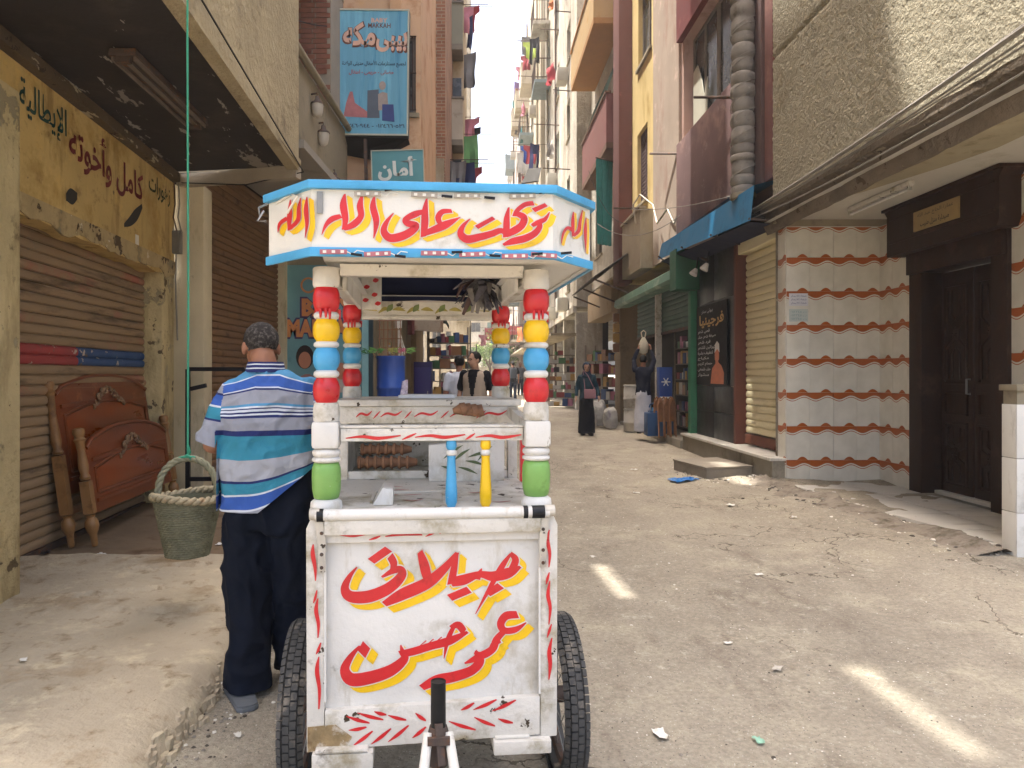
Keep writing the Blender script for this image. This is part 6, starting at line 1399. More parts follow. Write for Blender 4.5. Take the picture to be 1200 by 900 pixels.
b = MB(); b.box(e2x(16.25), e2x(16.15), -.08, .05, .3, 3.5); b.build("white_post", WHITE2, RC)
b = MB(); b.box(e2x(16.14), e2x(13.63), .08, .5, .3, .33)
shutter(RC, e2x(18.6), e2x(13.64), 2.45, 3.4, .11, GSHUT, y=.06)
b = MB(); b.prism([(-.42, 3.30), (-.40, 3.44), (.0, 3.66), (.0, 3.28), (-.36, 3.26)], 0, 1, M=MR.Rotation(0, 4, 'Z'))
b = MB()
pr_ = [(-.42, 3.30), (-.40, 3.46), (-.02, 3.68), (-.02, 3.28), (-.36, 3.25)]
b.add([(x, yy, z) for x in (e2x(19.3), e2x(13.5)) for yy, z in pr_], [(0, 1, 6, 5), (1, 2, 7, 6), (3, 4, 9, 8), (4, 0, 5, 9), (4, 3, 2, 1, 0), (5, 6, 7, 8, 9)]); b.build("green_roller_cover", mat("green_roller_cover_paint", "#5c8a70", .6, .12, 3, .1, 30, dirt=[("#a3b5a3", .5, 2.5)], spec=.4), RC)
b = MB(); b.box(e2x(13.62), e2x(13.2), -.44, .0, 3.05, 3.78); b.build("green_side_panel", mat("deep_green_panel", "#1c5a3a", .6, .12, 3), RC)
TR_ = mat("jar_caps", "#7d5a3a", .6, .2)
# goods in and before the green shop
def goods(name, label, cat, loc, m, parts_, rz=0, grp=None):
    t = thing(name, label, cat, loc, rz, grp)
    for nm, bb, mm in parts_: bb.build(nm, mm, t, bevel=.006)
    return t
DRM = mat("white_plastic_drum", "#b5b0a4", .5, .08, 4, .1, 20, dirt=[("#8a8270", .4, 3)])
for k, (X, D, z0) in enumerate(((3.62, 17.0, .19), (3.62, 17.0, .74))):
    t = thing("plastic_drum", ("lower", "upper")[k] + " white plastic drum of the two stacked beside the green shop", "drum", (X, D, z0), 20 * k, "white drums beside the green shop")
    b = MB(); b.lathe([(.22, 0), (.24, .03), (.24, .2), (.25, .21), (.25, .24), (.24, .25), (.24, .46), (.225, .5)], n=20); b.build("barrel", DRM, t, smooth=50)
    b = MB(); b.lathe([(.23, .501), (.245, .505), (.245, .54), (.22, .545)], n=20); b.build("lid", DRM, t, smooth=50)
BJ = mat("blue_plastic", "#1f4a78", .45, .12, 4, .1, 20)
t = thing("jerry_can", "big dark blue plastic container on the green shop's step", "container", (3.52, 14.65, .30), 0)
b = MB(); b.box(-.17, .17, -.16, .16, 0, .46); b.box(-.11, .11, -.11, .11, .461, .5); b.build("can_body", BJ, t, bevel=.04); b = MB(); b.lathe([(.05, .5), (.05, .56)], n=12); b.build("cap", BLU, t); b = MB(); b.tube([(-.1, 0, .56), (-.08, 0, .62), (.0, 0, .65)], .015, 8); b.build("handle", BJ, t)
t = thing("carton", "blue carton with a white snowflake print standing behind the blue container", "box", (3.80, 14.95, .82), 0)
b = MB(); b.box(-.13, .13, -.12, .12, 0, .85); cbx = b.build("carton_body", mat("blue_carton", "#1c4490", .6, .08), t, bevel=.004)
b = MB()
for k in range(6): a_ = k * math.pi / 3; b.bar((0, -.1235 - .0003 * k, .55), (.09 * math.cos(a_), -.1235 - .0003 * k, .55 + .09 * math.sin(a_)), .02, .001, up=(0, 1, 0))
b.box(-.12, .12, -.1235, -.1215, .18, .25); b.build("white_print", WPR, cbx, smooth=0)
b = MB(); b.box(-.15, .15, -.14, .14, -.5, -.01); b.build("crate_below", BJ, t, bevel=.01)
BRW = mat("woven_brown", "#8a5a32", .8, .2, 14, .5, 40)
for k, (X, D) in enumerate(((3.72, 14.6), (3.66, 14.15))):
    t = thing("rattan_rack", ("far", "near")[k] + " brown woven rack with rounded back standing by the green post", "rack", (X, D, .31), 20 + 12 * k, "brown woven racks by the green post")
    b = MB()
    for j in range(3):
        xx = -.16 + j * .16; b.tube([(xx - .07, 0, 0), (xx - .07, .03, .6), (xx - .04, .04, .72), (xx, .04, .76), (xx + .04, .04, .72), (xx + .07, .03, .6), (xx + .07, 0, 0)], .018, 6)
    b.build("hoop_frame", BRW, t, smooth=60)
    for j in range(3):
        xx = -.16 + j * .16; b = MB(); b.prism([(xx - .06, .3), (xx + .06, .3), (xx + .06, .62), (xx, .73), (xx - .06, .62)], .02, .04); b.build("woven_panel", BRW, t)
b = MB()
ORJ = [mat("amber_jar", "#8d5c2c", .4, .1), mat("red_pack", "#8f2f2c", .6, .1), mat("dark_pack", "#3f3a3a", .6, .1), mat("yellow_pack", "#b88a2c", .6, .1), mat("blue_pack", "#34507f", .6, .1), mat("white_pack", "#b5b0a6", .6, .1), mat("pink_pack", "#a8607a", .6, .1), mat("green_pack", "#4a7a48", .6, .1)]
def shelf_rack(label, loc, rz, W_, H_, rows, dep=.35, grp=None, name="shelf_rack", dens=.9, pw=(.06, .14)):
    t = thing(name, label, "shelves", loc, rz, grp); rn = random.Random(int(loc[0] * 100 + loc[1] * 7))
    b = MB()
    for x in (-W_ / 2, W_ / 2):
        for y in (0, dep): b.bar((x, y, 0), (x, y, H_), .035)
    b.build("frame", FRAMEC, t, smooth=0)
    for r in range(rows):
        z = .08 + (H_ - .2) * r / rows; sh_ = MB(); sh_.box(-W_ / 2, W_ / 2, 0, dep, z, z + .02); so_ = sh_.build("shelf", FRAMEC, t, smooth=0)
        x = -W_ / 2 + .04
        while x < W_ / 2 - .06:
            w_ = rn.uniform(*pw) * rn.choice((1, 1.5, 2.2)); h_ = rn.uniform(.3, .85) * (H_ - .2) / rows; w_ = min(w_, W_ / 2 - .04 - x)
            if rn.random() < dens:
                b = MB(); b.box(x, x + w_ * .92, rn.uniform(.01, .05), dep - .05, z + .021, z + .02 + h_); b.build("packet", rn.choice(ORJ), so_, smooth=0)
            x += w_
    return t
shelf_rack("wall shelves packed with goods inside the green shop", (4.35, 14.9, .32), -90, 2.6, 2.2, 6, .3)
# shopkeeper reaching up
gk, HMg, kk = person("shopkeeper in navy top and long white robe reaching up under the half lowered green shutter", (3.40, 15.1, .30), -20, 1.62, mat("navy_top", "#141a2c", .9), mat("white_robe_cloth", "#b9b8bd", .9), skin=SKIN, arms=[((-.17, 0, 1.40), (-.22, .12, 1.62), (-.12, .2, 1.88)), ((.17, 0, 1.40), (.22, .14, 1.60), (.14, .22, 1.86))], skirt=True, long_sleeve=True)
t = thing("cloth_bag", "cream cloth bag held up by the shopkeeper under the green shutter", "bag", (3.46, 15.33, 2.10), 0)
b = MB(); b.lathe([(.02, -.15), (.08, -.13), (.11, -.03), (.10, .06), (.06, .14), (.03, .2)], n=14, M=MR.Diagonal((1, .6, 1, 1))); b.build("bag_body", mat("cream_cloth", "#c4b89a", .9, .1, 6), t, smooth=60); b = MB(); b.tube([(-.03, 0, .2), (-.05, 0, .3), (0, 0, .34), (.05, 0, .3), (.03, 0, .2)], .012, 6); b.build("handle", mat("cream_cloth", "#c4b89a"), t, smooth=60)
# corner beyond: tan pillar, snacks, sign, dark awning
RD = thing("corner_building", "building beyond the green shop with tan pillar, blank beige sign and red balcony", "building", (3.95, 25.5, 0), -90)
def f2x(D): return 25.5 - D
TAN = mat("tan_pillar_paint", "#8a7350", .85, .12, 2, .2, 20, dirt=("#6b5a3f", .4, 2))
facade(RD, f2x(19.9), 4.4, 18, PALE, [(f2x(24.6), f2x(23.3), 5.4, 7.0), (f2x(24.6), f2x(23.3), 11.6, 13.2), (f2x(22.6), f2x(21.4), 11.6, 13.2)], name="upper_wall")
for a_, c_ in ((24.6, 23.3),): window(RD, f2x(a_), f2x(c_), 5.4, 7.0, 0); window(RD, f2x(a_), f2x(c_), 11.6, 13.2, 1)
window(RD, f2x(22.6), f2x(21.4), 11.6, 13.2, 1)
balcony(RD, f2x(24.6), f2x(20.0), 7.7, .45, 1.5, mat("brick_red_balcony", "#7f4c45", .85, .1, 2, .3, 20, dirt=("#6f3833", .35, 2)), mat("brown_slab_edge", "#6b4c34", .9))
balcony(RD, f2x(24.8), f2x(20.0), 11.1, .8, 1.25, mat("yellow_balcony", "#b3935a", .85, .1, 2, .2, 20, dirt=("#a37d38", .35, 2)), mat("ochre_underside", "#a8742c", .85, .1))
b = MB()
for k in range(16): b.bar((f2x(24.4) + k * .27, -.43, 9.25), (f2x(24.4) + k * .27, -.1, 10.25), .03)
b.build("sun_lattice", GREENL, RD, smooth=0)
b = MB(); b.box(f2x(20.6), f2x(19.85), -.1, .6, .2, 4.4); b.build("tan_pillar", TAN, RD, bevel=.01)
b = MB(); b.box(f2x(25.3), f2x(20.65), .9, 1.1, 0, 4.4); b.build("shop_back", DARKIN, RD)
b = MB(); b.box(f2x(24.5), f2x(20.2), -.28, .3, 3.25, 4.15); b.build("beige_signboard", mat("blank_beige_sign", "#9d8560", .8, .1, 2, .1, 20, dirt=("#80694a", .4, 2)), RD, bevel=.01)
for k in range(4): b = MB(); b.box(f2x(24.3) + k * .25, f2x(24.3) + k * .25 + .2, -.1, .1, .3, 3.2)
AW2 = thing("awning", "dark corrugated metal awning on braces beyond the green shop", "awning", (0, 0, 0), 0)
n = 22; b = MB(); vs = []
for i in range(n + 1):
    D = 18.0 + 4.2 * i / n; dz = .02 * (i % 2); vs += [(2.85, D, 3.92 + dz), (3.75, D, 4.55 + dz), (2.85, D, 3.89 + dz), (3.75, D, 4.52 + dz)]
b.add(vs, [(4 * i, 4 * i + 4, 4 * i + 5, 4 * i + 1) for i in range(n)] + [(4 * i + 2, 4 * i + 3, 4 * i + 7, 4 * i + 6) for i in range(n)] + [(4 * i, 4 * i + 2, 4 * i + 6, 4 * i + 4) for i in range(n)]); b.build("corrugated_sheet", mat("dark_corrugated", "#4a443c", .8, .2, 4, .2, 20), AW2, smooth=0)
for D in (18.1, 20.1, 22.1): b = MB(); b.bar((2.88, D, 3.87), (3.8, D, 3.5), .04); b.build("brace", RUST, AW2)
for k in range(8):
    z = 3.05 - .27 * (k // 2); x_ = 3.72 + .16 * (k % 2)
    t = tag(MB().box(-.09, .09, -.05, .05, -.12, .12).build("snack_bag", ORJ[3] if k % 3 else ORJ[0], bevel=.03, loc=(x_, 19.75 + .3 * (k % 2), z)), "%s snack bag of the %s pair hanging on the tan pillar" % (("left", "right")[k % 2], ("topmost", "second", "third", "lowest")[k // 2]), "snack bag", "amber snack bags hanging on the tan pillar")
b = MB(); b.tube([(3.36, 19.4, 7.55)], .01) if False else None
CU = thing("curtain", "teal cloth curtain hanging beside the dark red column", "curtain", (3.30, 20.3, 5.15), -55)
b = MB(); n = 26; vs = []
for j in range(2):
    for i in range(n + 1):
        u = i / n; vs.append((.02 * math.sin(i * 1.9) - .0, .62 * u + .1 * j * (.5 - u), 2.35 if j == 0 else .02 * math.sin(i)))
b.add(vs, [(i, i + 1, n + 2 + i, n + 1 + i) for i in range(n)])
cu_ = b.build("cloth", TEAL_, CU, smooth=60); b = MB(); b.tube([(0, -.05, 2.37), (0, .7, 2.37)], .02, 6); b.build("rod", RUST, CU)
b = MB(); b.add([(v[0] - .05, v[1], v[2]) for v in vs], [(i, n + 1 + i, n + 2 + i, i + 1) for i in range(n)]); b.build("cloth_fold", TEAL_, CU, smooth=60)
# goods on the pavement beyond
shelf_rack("tall rack of colourful packets standing out at the right side of the street", (3.2, 26.5, .30), -10, 1.5, 2.35, 7, .4)
shelf_rack("narrow rack of colourful packets left of the tall one", (2.35, 28.2, .33), 0, .8, 2.2, 7, .4)
shelf_rack("open shelves of bags and boxes behind the woman in navy", (3.85, 22.6, .26), -60, 1.7, 2.2, 5, .4)
SCK = mat("white_sack", "#a8a39a", .9, .15, 5, .3, 20, dirt=("#7d7788", .35, 4))
for k, (X, D, s) in enumerate(((2.72, 17.9, 1), (2.98, 18.3, 1.1), (3.2, 17.7, .9), (2.85, 19.2, 1.15), (3.15, 19.1, 1.1))):
    sk = blob("grain_sack", [('loft', [(0, 0, .03, .15 * s, .12 * s), (0, 0, .2, .19 * s, .15 * s), (0, 0, .45, .17 * s, .14 * s), (0, 0, .56 * s, .12 * s, .08 * s), (0, 0, .6 * s, .05, .03)])], .02, SCK, None, 2, lambda me: folds(me, .03, (6, 6, 6), k))
    sk.location = (X, D, gz(X, D)); tag(sk, ("front sack of the pale pile left of the white drums", "second sack of the pale pile, just behind the front one", "sack of the pale pile nearest the white drums", "rearmost left sack of the pale pile", "rearmost right sack of the pale pile")[k], "sack", "sacks on the pavement")
# blue plastic bag on the road
b = MB(); rn = random.Random(4); n = 9; vs = []
for j in range(n):
    for i in range(n): vs.append((-.20 + .4 * i / (n - 1) + rn.uniform(-.02, .02), -.12 + .24 * j / (n - 1) + rn.uniform(-.02, .02) + .1 * (i / n - .5), .012 + .055 * abs(noise.noise(Vector((i * .9, j * .9, 2)))) ))
b.add(vs, [(j * n + i, j * n + i + 1, (j + 1) * n + i + 1, (j + 1) * n + i) for j in range(n - 1) for i in range(n - 1)])
tag(b.build("plastic_bag", mat("bright_blue_film", "#1c78c4", .3, .1, spec=.5), smooth=20, loc=(2.72, 9.75, gz(2.72, 9.75)), rot=(0, 0, .3)), "crumpled bright blue plastic bag lying on the road before the stone step", "bag")
# ================================================================ left row beyond the second shutter
MTX = Matrix
def brick_wall_mat():
    m = bpy.data.materials.new("brickwork"); m.use_nodes = True; N = m.node_tree.nodes; L = m.node_tree.links; b = N["Principled BSDF"]
    tc = N.new("ShaderNodeTexCoord"); mp = N.new("ShaderNodeMapping"); mp.inputs["Rotation"].default_value = (R(90), 0, 0); L.new(tc.outputs["Object"], mp.inputs[0])
    br = N.new("ShaderNodeTexBrick"); br.inputs["Scale"].default_value = 1; br.inputs["Brick Width"].default_value = .23; br.inputs["Row Height"].default_value = .075; br.inputs["Mortar Size"].default_value = .009
    br.inputs["Color1"].default_value = (*srgb("#8a5d48"), 1); br.inputs["Color2"].default_value = (*srgb("#a3765a"), 1); br.inputs["Mortar"].default_value = (*srgb("#a39780"), 1); L.new(mp.outputs[0], br.inputs["Vector"])
    n = N.new("ShaderNodeTexNoise"); n.inputs["Scale"].default_value = 3; n.inputs["Detail"].default_value = 6; L.new(tc.outputs["Object"], n.inputs["Vector"])
    x = N.new("ShaderNodeMix"); x.data_type = 'RGBA'; x.blend_type = 'MULTIPLY'; x.inputs[0].default_value = .7; L.new(br.outputs[0], x.inputs[6])
    r = N.new("ShaderNodeValToRGB"); r.color_ramp.elements[0].color = (.5, .5, .48, 1); r.color_ramp.elements[1].color = (1.2, 1.2, 1.2, 1); r.color_ramp.elements[0].position = .3; r.color_ramp.elements[1].position = .7; L.new(n.outputs["Fac"], r.inputs[0]); L.new(r.outputs[0], x.inputs[7])
    L.new(x.outputs[2], b.inputs["Base Color"]); b.inputs["Roughness"].default_value = .95
    bp = N.new("ShaderNodeBump"); bp.inputs["Strength"].default_value = .6; bp.inputs["Distance"].default_value = .01; bp.invert = True; L.new(br.outputs["Fac"], bp.inputs["Height"]); L.new(bp.outputs[0], b.inputs["Normal"])
    return m
BRW_ = brick_wall_mat()
LC = thing("shop_building", "orange washed building behind the blue billboard with a shop glass under it", "building", (-3.25, 12.05, 0), 0)
b = MB(); b.box(-.2, 1.50, .02, 6, 0, 4.2); b.build("shop_wall", GREYP, LC)
b = MB(); b.box(1.10, 1.47, 6.02, 12, 0, 4.2); b.build("shop_wall", mat("tan_shop_wall", "#8a7658", .9, .12, 1.5, .2, 20, dirt=[("#6b5a44", .4, 2)]), LC)
b = MB(); b.box(-.2, 2.3, .15, 2.0, 22.01, 27); b.build("shade_box", BRW_, LC)  # added box out of view, shades the nearer facades across the street
facade(LC, 2.30, 4.2, 22, ORANGE, [(2.02, 2.22, 5.85, 7.15)], x0=-.2, y=.15, name="upper_wall")
window(LC, 2.02, 2.22, 5.85, 7.15, 2, .15, .1); bars(LC, 2.03, 2.21, 5.9, 7.12, .12, 5)
b = MB(); b.box(1.80, 1.98, .06, .148, 4.25, 22); b.build("orange_pilaster", mat("apricot_pilaster", "#d0a070", .85, .1, 1, .2, 20, dirt=("#a8703f", .3, 2)), LC)
b = MB(); b.box(.3, .98, .08, .146, 4.7, 22); b.build("terracotta_panel", mat("terracotta_wash", "#bf9070", .9, .12, 1, .2, 20, dirt=("#94604a", .4, 1.6)), LC)
b = MB(); b.quad((-.2, .1, 4.195), (2.3, .1, 4.195), (2.3, 10, 4.195), (-.2, 10, 4.195)); b.build("soffit", mat("light_soffit", "#958d80"), LC, smooth=0)
# shop glass with the printed name
SHB = thing("shop_glass_poster", "teal shop glass printed BABY MAKKAH in orange, seen left of and through the cart", "poster", (-3.18, 12.0, .25), 0)
b = MB(); b.box(0, 1.28, -.04, 0, 0, 3.05); pg = b.build("glass_sheet", mat("teal_printed_glass", "#5f97a0", .35, .15, 1.2, .03, 10, dirt=[("#2d5666", .4, 1.0), ("#7db0b4", .3, 1.6)], spec=.5), SHB)
b = MB(); b.box(1.29, 1.40, -.05, .02, 0, 3.0); b.build("pale_frame", mat("pale_turquoise_frame", "#7ab0b5", .6, .1), SHB); b = MB(); b.box(1.405, 1.47, -.06, .02, 0, 3.0); b.build("dark_frame", mat("dark_teal_frame", "#213a42", .6, .1), SHB)
PUR = mat("purple_print", "#4a3a66", .6, .1); ORR = mat("orange_letter_print", "#d07f35", .6, .12, 10)
for s, zc, w_, xc in (("BABY", 2.36, .86, .74), ("MAKKAH", 2.02, 1.16, .65)):
    lettering(s, w_ + .06, .35, PUR, pg, MTX.Translation((xc, -.042, zc)), arabic=False, bold=.09, res=1); lettering(s, w_, .29, ORR, pg, MTX.Translation((xc, -.045, zc)), arabic=False, bold=.05, res=1)
b = MB(); b.lathe([(.10, -.002), (.13, -.002), (.13, .002), (.10, .002), (.10, -.002)], n=20, cap=False, M=MTX.Translation((.42, -.045, 2.72)) @ MTX.Rotation(R(90), 4, 'X')); b.build("printed_ring", ORR, pg)
for (x, z, r, m) in ((.36, 1.55, .17, mat("dark_brown_print", "#33231d", .6)), (.36, 1.50, .12, SKP), (.95, 1.2, .2, mat("pale_print", "#b5a89c", .6)), (.95, 1.32, .12, SKP), (.4, 1.0, .24, mat("rose_print", "#9c6a66", .6))):
    b = MB(); b.lathe([(.001, 0), (r * .7, .0005), (r, .001)], n=18, M=MTX.Translation((x, -.0405 - .001 * (1 if r < .13 else 0), z)) @ MTX.Diagonal((.85, 1, 1.15, 1)) @ MTX.Rotation(R(90), 4, 'X')); b.build("printed_figure", m, pg, smooth=0)
# big blue billboard
BB = thing("billboard", "large light blue portrait billboard of a baby clothes shop with peach Arabic letters", "sign", (-2.28, 11.95, 5.36), 0); BB.rotation_euler = (0, R(.6), 0)
b = MB(); b.box(0, 1.16, -.16, 0, 0, 2.03); b.build("box_body", mat("billboard_side", "#4b5a5f", .6, .1), BB)
b = MB(); b.box(.02, 1.14, -.168, -.161, .02, 2.01); bf = b.build("printed_face", mat("light_blue_print", "#58a4c4", .5, .12, 1.4, .02, 10, stretch=(4, 1, .3), dirt=[("#7dbdd2", .45, 1.2, (3, 1, .4)), ("#4488ad", .35, 1.6, (4, 1, .3))]), BB)
b = MB(); t_ = .025
b.box(0, 1.16, -.18, -.161, 0, t_); b.box(0, 1.16, -.18, -.161, 2.03 - t_, 2.03); b.box(0, t_, -.18, -.161, t_, 2.03 - t_); b.box(1.16 - t_, 1.16, -.18, -.161, t_, 2.03 - t_); b.build("pale_frame", mat("billboard_frame", "#b9b8a4", .6, .1), BB)
PEA = mat("peach_print", "#dcab90", .6, .05); BRN = mat("brown_print", "#70402f", .6, .1); NAVP = mat("navy_print", "#2c3a52", .6, .1); REDP = mat("dull_red_print", "#a35a60", .6, .15)
for s, xc, zc, w_, h_ in (("مكه", .36, 1.63, .52, .38), ("بيبى", .88, 1.50, .50, .32)):
    lettering(s, w_ + .05, h_ + .05, BRN, bf, MTX.Translation((xc + .006, -.1695, zc - .008)), bold=.06, res=1); lettering(s, w_, h_, PEA, bf, MTX.Translation((xc, -.173, zc)), bold=.035, res=1)
lettering("BABY", .26, .075, PEA, bf, MTX.Translation((.68, -.1695, 1.85)), arabic=False, bold=.03, res=1); lettering("MAKKAH", .36, .075, BRN, bf, MTX.Translation((.68, -.1695, 1.765)), arabic=False, bold=.02, res=1)
lettering("لجميع مستلزمات الأطفال حديثى الولادة", 1.02, .11, NAVP, bf, MTX.Translation((.6, -.1695, 1.15)), bold=.02, res=1); lettering("حضانى - حريمى - اطفال", .72, .09, REDP, bf, MTX.Translation((.56, -.1695, 1.01)), bold=.02, res=1)
lettering("٠١٢٤٦٦٠٥٣١ - ٠١٠٢٤٦٠٩٤٤", 1.0, .07, NAVP, bf, MTX.Translation((.6, -.1695, .16)), bold=.02, res=1)
b = MB(); b.prism([(.12, .30), (.16, .52), (.22, .70), (.26, .70), (.30, .52), (.5, .38), (.62, .40), (.6, .28)], -.1705, -.1685); b.build("printed_figure", mat("rose_figure_print", "#b36a6c", .6, .2, 5), bf)
b = MB(); b.prism([(.5, .28), (.5, .72), (.68, .74), (.7, .28)], -.1712, -.1685); b.build("printed_box", mat("slate_print", "#5a6472", .6, .1), bf)
b = MB(); b.prism([(.68, .4), (.67, .66), (.74, .7), (.82, .68), (.84, .42)], -.172, -.1685); b.lathe([(.001, 0), (.055, .001)], n=14, M=MTX.Translation((.74, -.172, .80)) @ MTX.Diagonal((1, 1, 1.3, 1)) @ MTX.Rotation(R(90), 4, 'X')); stuff(b.build("printed_child", mat("pale_figure_print", "#a3948c", .6, .15, 8), bf))
b = MB(); b.prism([(.74, .24), (.74, .5), (.92, .5), (.94, .22)], -.1728, -.1685); b.build("printed_box", mat("indigo_print", "#3a4a86", .6, .1), bf)
for z in (.5, 1.5): b = MB(); b.bar((-.75, .06, z), (-.002, -.05, z), .07); b.build("bracket_arm", GREYP, BB)
b = MB(); b.bar((-.10, -.06, -.1), (-.10, .0, 1.5), .12, .06); b.build("dark_support", mat("dark_blue_support", "#1f2c3d", .7, .1), BB)
b = MB(); b.add([(0, -.15, -.01), (1.16, -.15, -.04), (1.16, .15, -.04), (.62, .15, -.32), (.05, .15, -.22)], [(0, 1, 2, 3, 4)]); b.build("torn_underside", mat("black_tarpaulin", "#22211f", .8, .2), BB, smooth=0)
# small teal sign
TS = thing("shop_sign", "small teal sign with one white Arabic word under the blue billboard", "sign", (-1.64, 11.55, 4.15), 0); TS.rotation_euler = (0, R(-1.5), 0)
b = MB(); b.box(0, .80, -.06, 0, 0, .86); b.build("board", mat("teal_sign_board", "#4c9099", .5, .08, 2, .03, 10), TS, bevel=.004)
b = MB(); b.box(-.015, .815, -.07, -.055, -.015, 0); b.box(-.015, .815, -.07, -.055, .86, .875); b.box(-.015, 0, -.07, -.055, 0, .86); b.box(.8, .815, -.07, -.055, 0, .86); b.build("pale_frame", mat("billboard_frame", "#b9b8a4"), TS)
lettering("أمان", .62, .38, mat("white_sign_print", "#cfd6d2", .6, .05), TS, MTX.Translation((.40, -.0625, .58)), bold=.04)
b = MB(); b.bar((-.12, .1, -.6), (-.12, .1, 1.1), .05); b.build("post", RUST, TS)
# next blocks, each stepping further out into the view
def block(label, X0, X1, D, z0, m, ops, rz=0, deep=10, name="apartment_building", h=22):
    t = thing(name, label, "building", (X0, D, 0), rz)
    facade(t, X1 - X0, z0, h, m, [o[:4] for o in ops], name="wall")
    for o in ops: window(t, *o[:4], o[4] if len(o) > 4 else 0)
    return t
LD = block("brick and cream block right of the blue billboard with small balconies", -2.2, -.74, 16.6, 3.95, BRW_, [(.1, .9, 5.2, 6.6, 0), (.1, .9, 8.4, 9.8, 1)])
b = MB(); b.box(1.02, 1.14, -.06, -.003, 4, 22); b.build("grey_pier", GREYP, LD); b = MB(); b.box(.80, 1.02, -.05, -.003, 7.2, 8.0); b.build("plaster_patch", PALE2, LD); b = MB(); b.box(1.16, 1.44, -.04, -.003, 4.0, 6.4); b.build("plaster_patch", PALE2, LD)
LE = block("cream block with stacked open balconies above the left edge of the sky gap", -1.6, -.42, 21.5, 3.6, mat("cream_block", "#b8a583", .9, .1, 1, .2, 14, dirt=[("#94825f", .4, 1.0)]), [])
for k, (z, m) in enumerate(((5.6, mat("yellow_balcony_front", "#c7a860", .85, .1, 1)), (8.0, PALE2), (10.7, mat("grey_green_balcony", "#8d8c76", .85, .1, 1)), (13.3, PALE2))):
    balcony(LE, .66, 1.17, z, .8, 1.3, m, mat("slab_underside", "#7d7566", .9)); b = MB(); b.box(.7, 1.12, -.03, -.003, z + 1.35, z + 2.2); b.build("dark_opening", GLASSD, LE)
LF = block("tall narrow far block at the left edge of the sky gap", -1.2, -.36, 33, 0, PALE2, [(.3, .7, 4, 5.4), (.3, .7, 7, 8.4), (.3, .7, 10, 11.4), (.3, .7, 13, 14.4), (.3, .7, 16, 17.4)], h=24)
LG = block("grey far block beyond the tall narrow one on the left", -3.5, -.75, 48, 0, GREYP, [(.5 + .9 * i, 1.1 + .9 * i, 3 + 3 * j, 4.4 + 3 * j) for i in range(3) for j in range(6)], h=23)
# ================================================================ washing
def garment(kind, w_, h_, seed):
    rn = random.Random(seed); b = MB(); n = 8; m_ = 8; vs = []
    for j in range(m_ + 1):
        for i in range(n + 1):
            u = i / n - .5; v = j / m_; ww = w_ * ((1 if kind != 'shirt' or v < .28 else .62) if kind != 'trousers' else .8)
            vs.append((u * ww + .04 * v * math.sin(seed + v * 3), .09 * math.sin(u * 14 + seed) * (v + .15) + .03 * math.sin(v * 7), -v * h_ - .05 * (1 - 4 * u * u) + .04 * math.sin(u * 9 + seed) * v))
    fs = [(j * (n + 1) + i, j * (n + 1) + i + 1, (j + 1) * (n + 1) + i + 1, (j + 1) * (n + 1) + i) for j in range(m_) for i in range(n) if not (kind == 'trousers' and j > 2 and i in (3, 4))]
    b.add(vs, fs); return b
CLC = {"navy": "#232c55", "red": "#a3323c", "white": "#c9c6c0", "lime": "#a9bf3c", "teal": "#2f7f82", "pink": "#c4788a", "black": "#222226", "blue": "#3a5fae", "grey": "#7d7b7a", "orange": "#c07038", "green": "#5f9a58", "purple": "#6a4a80"}
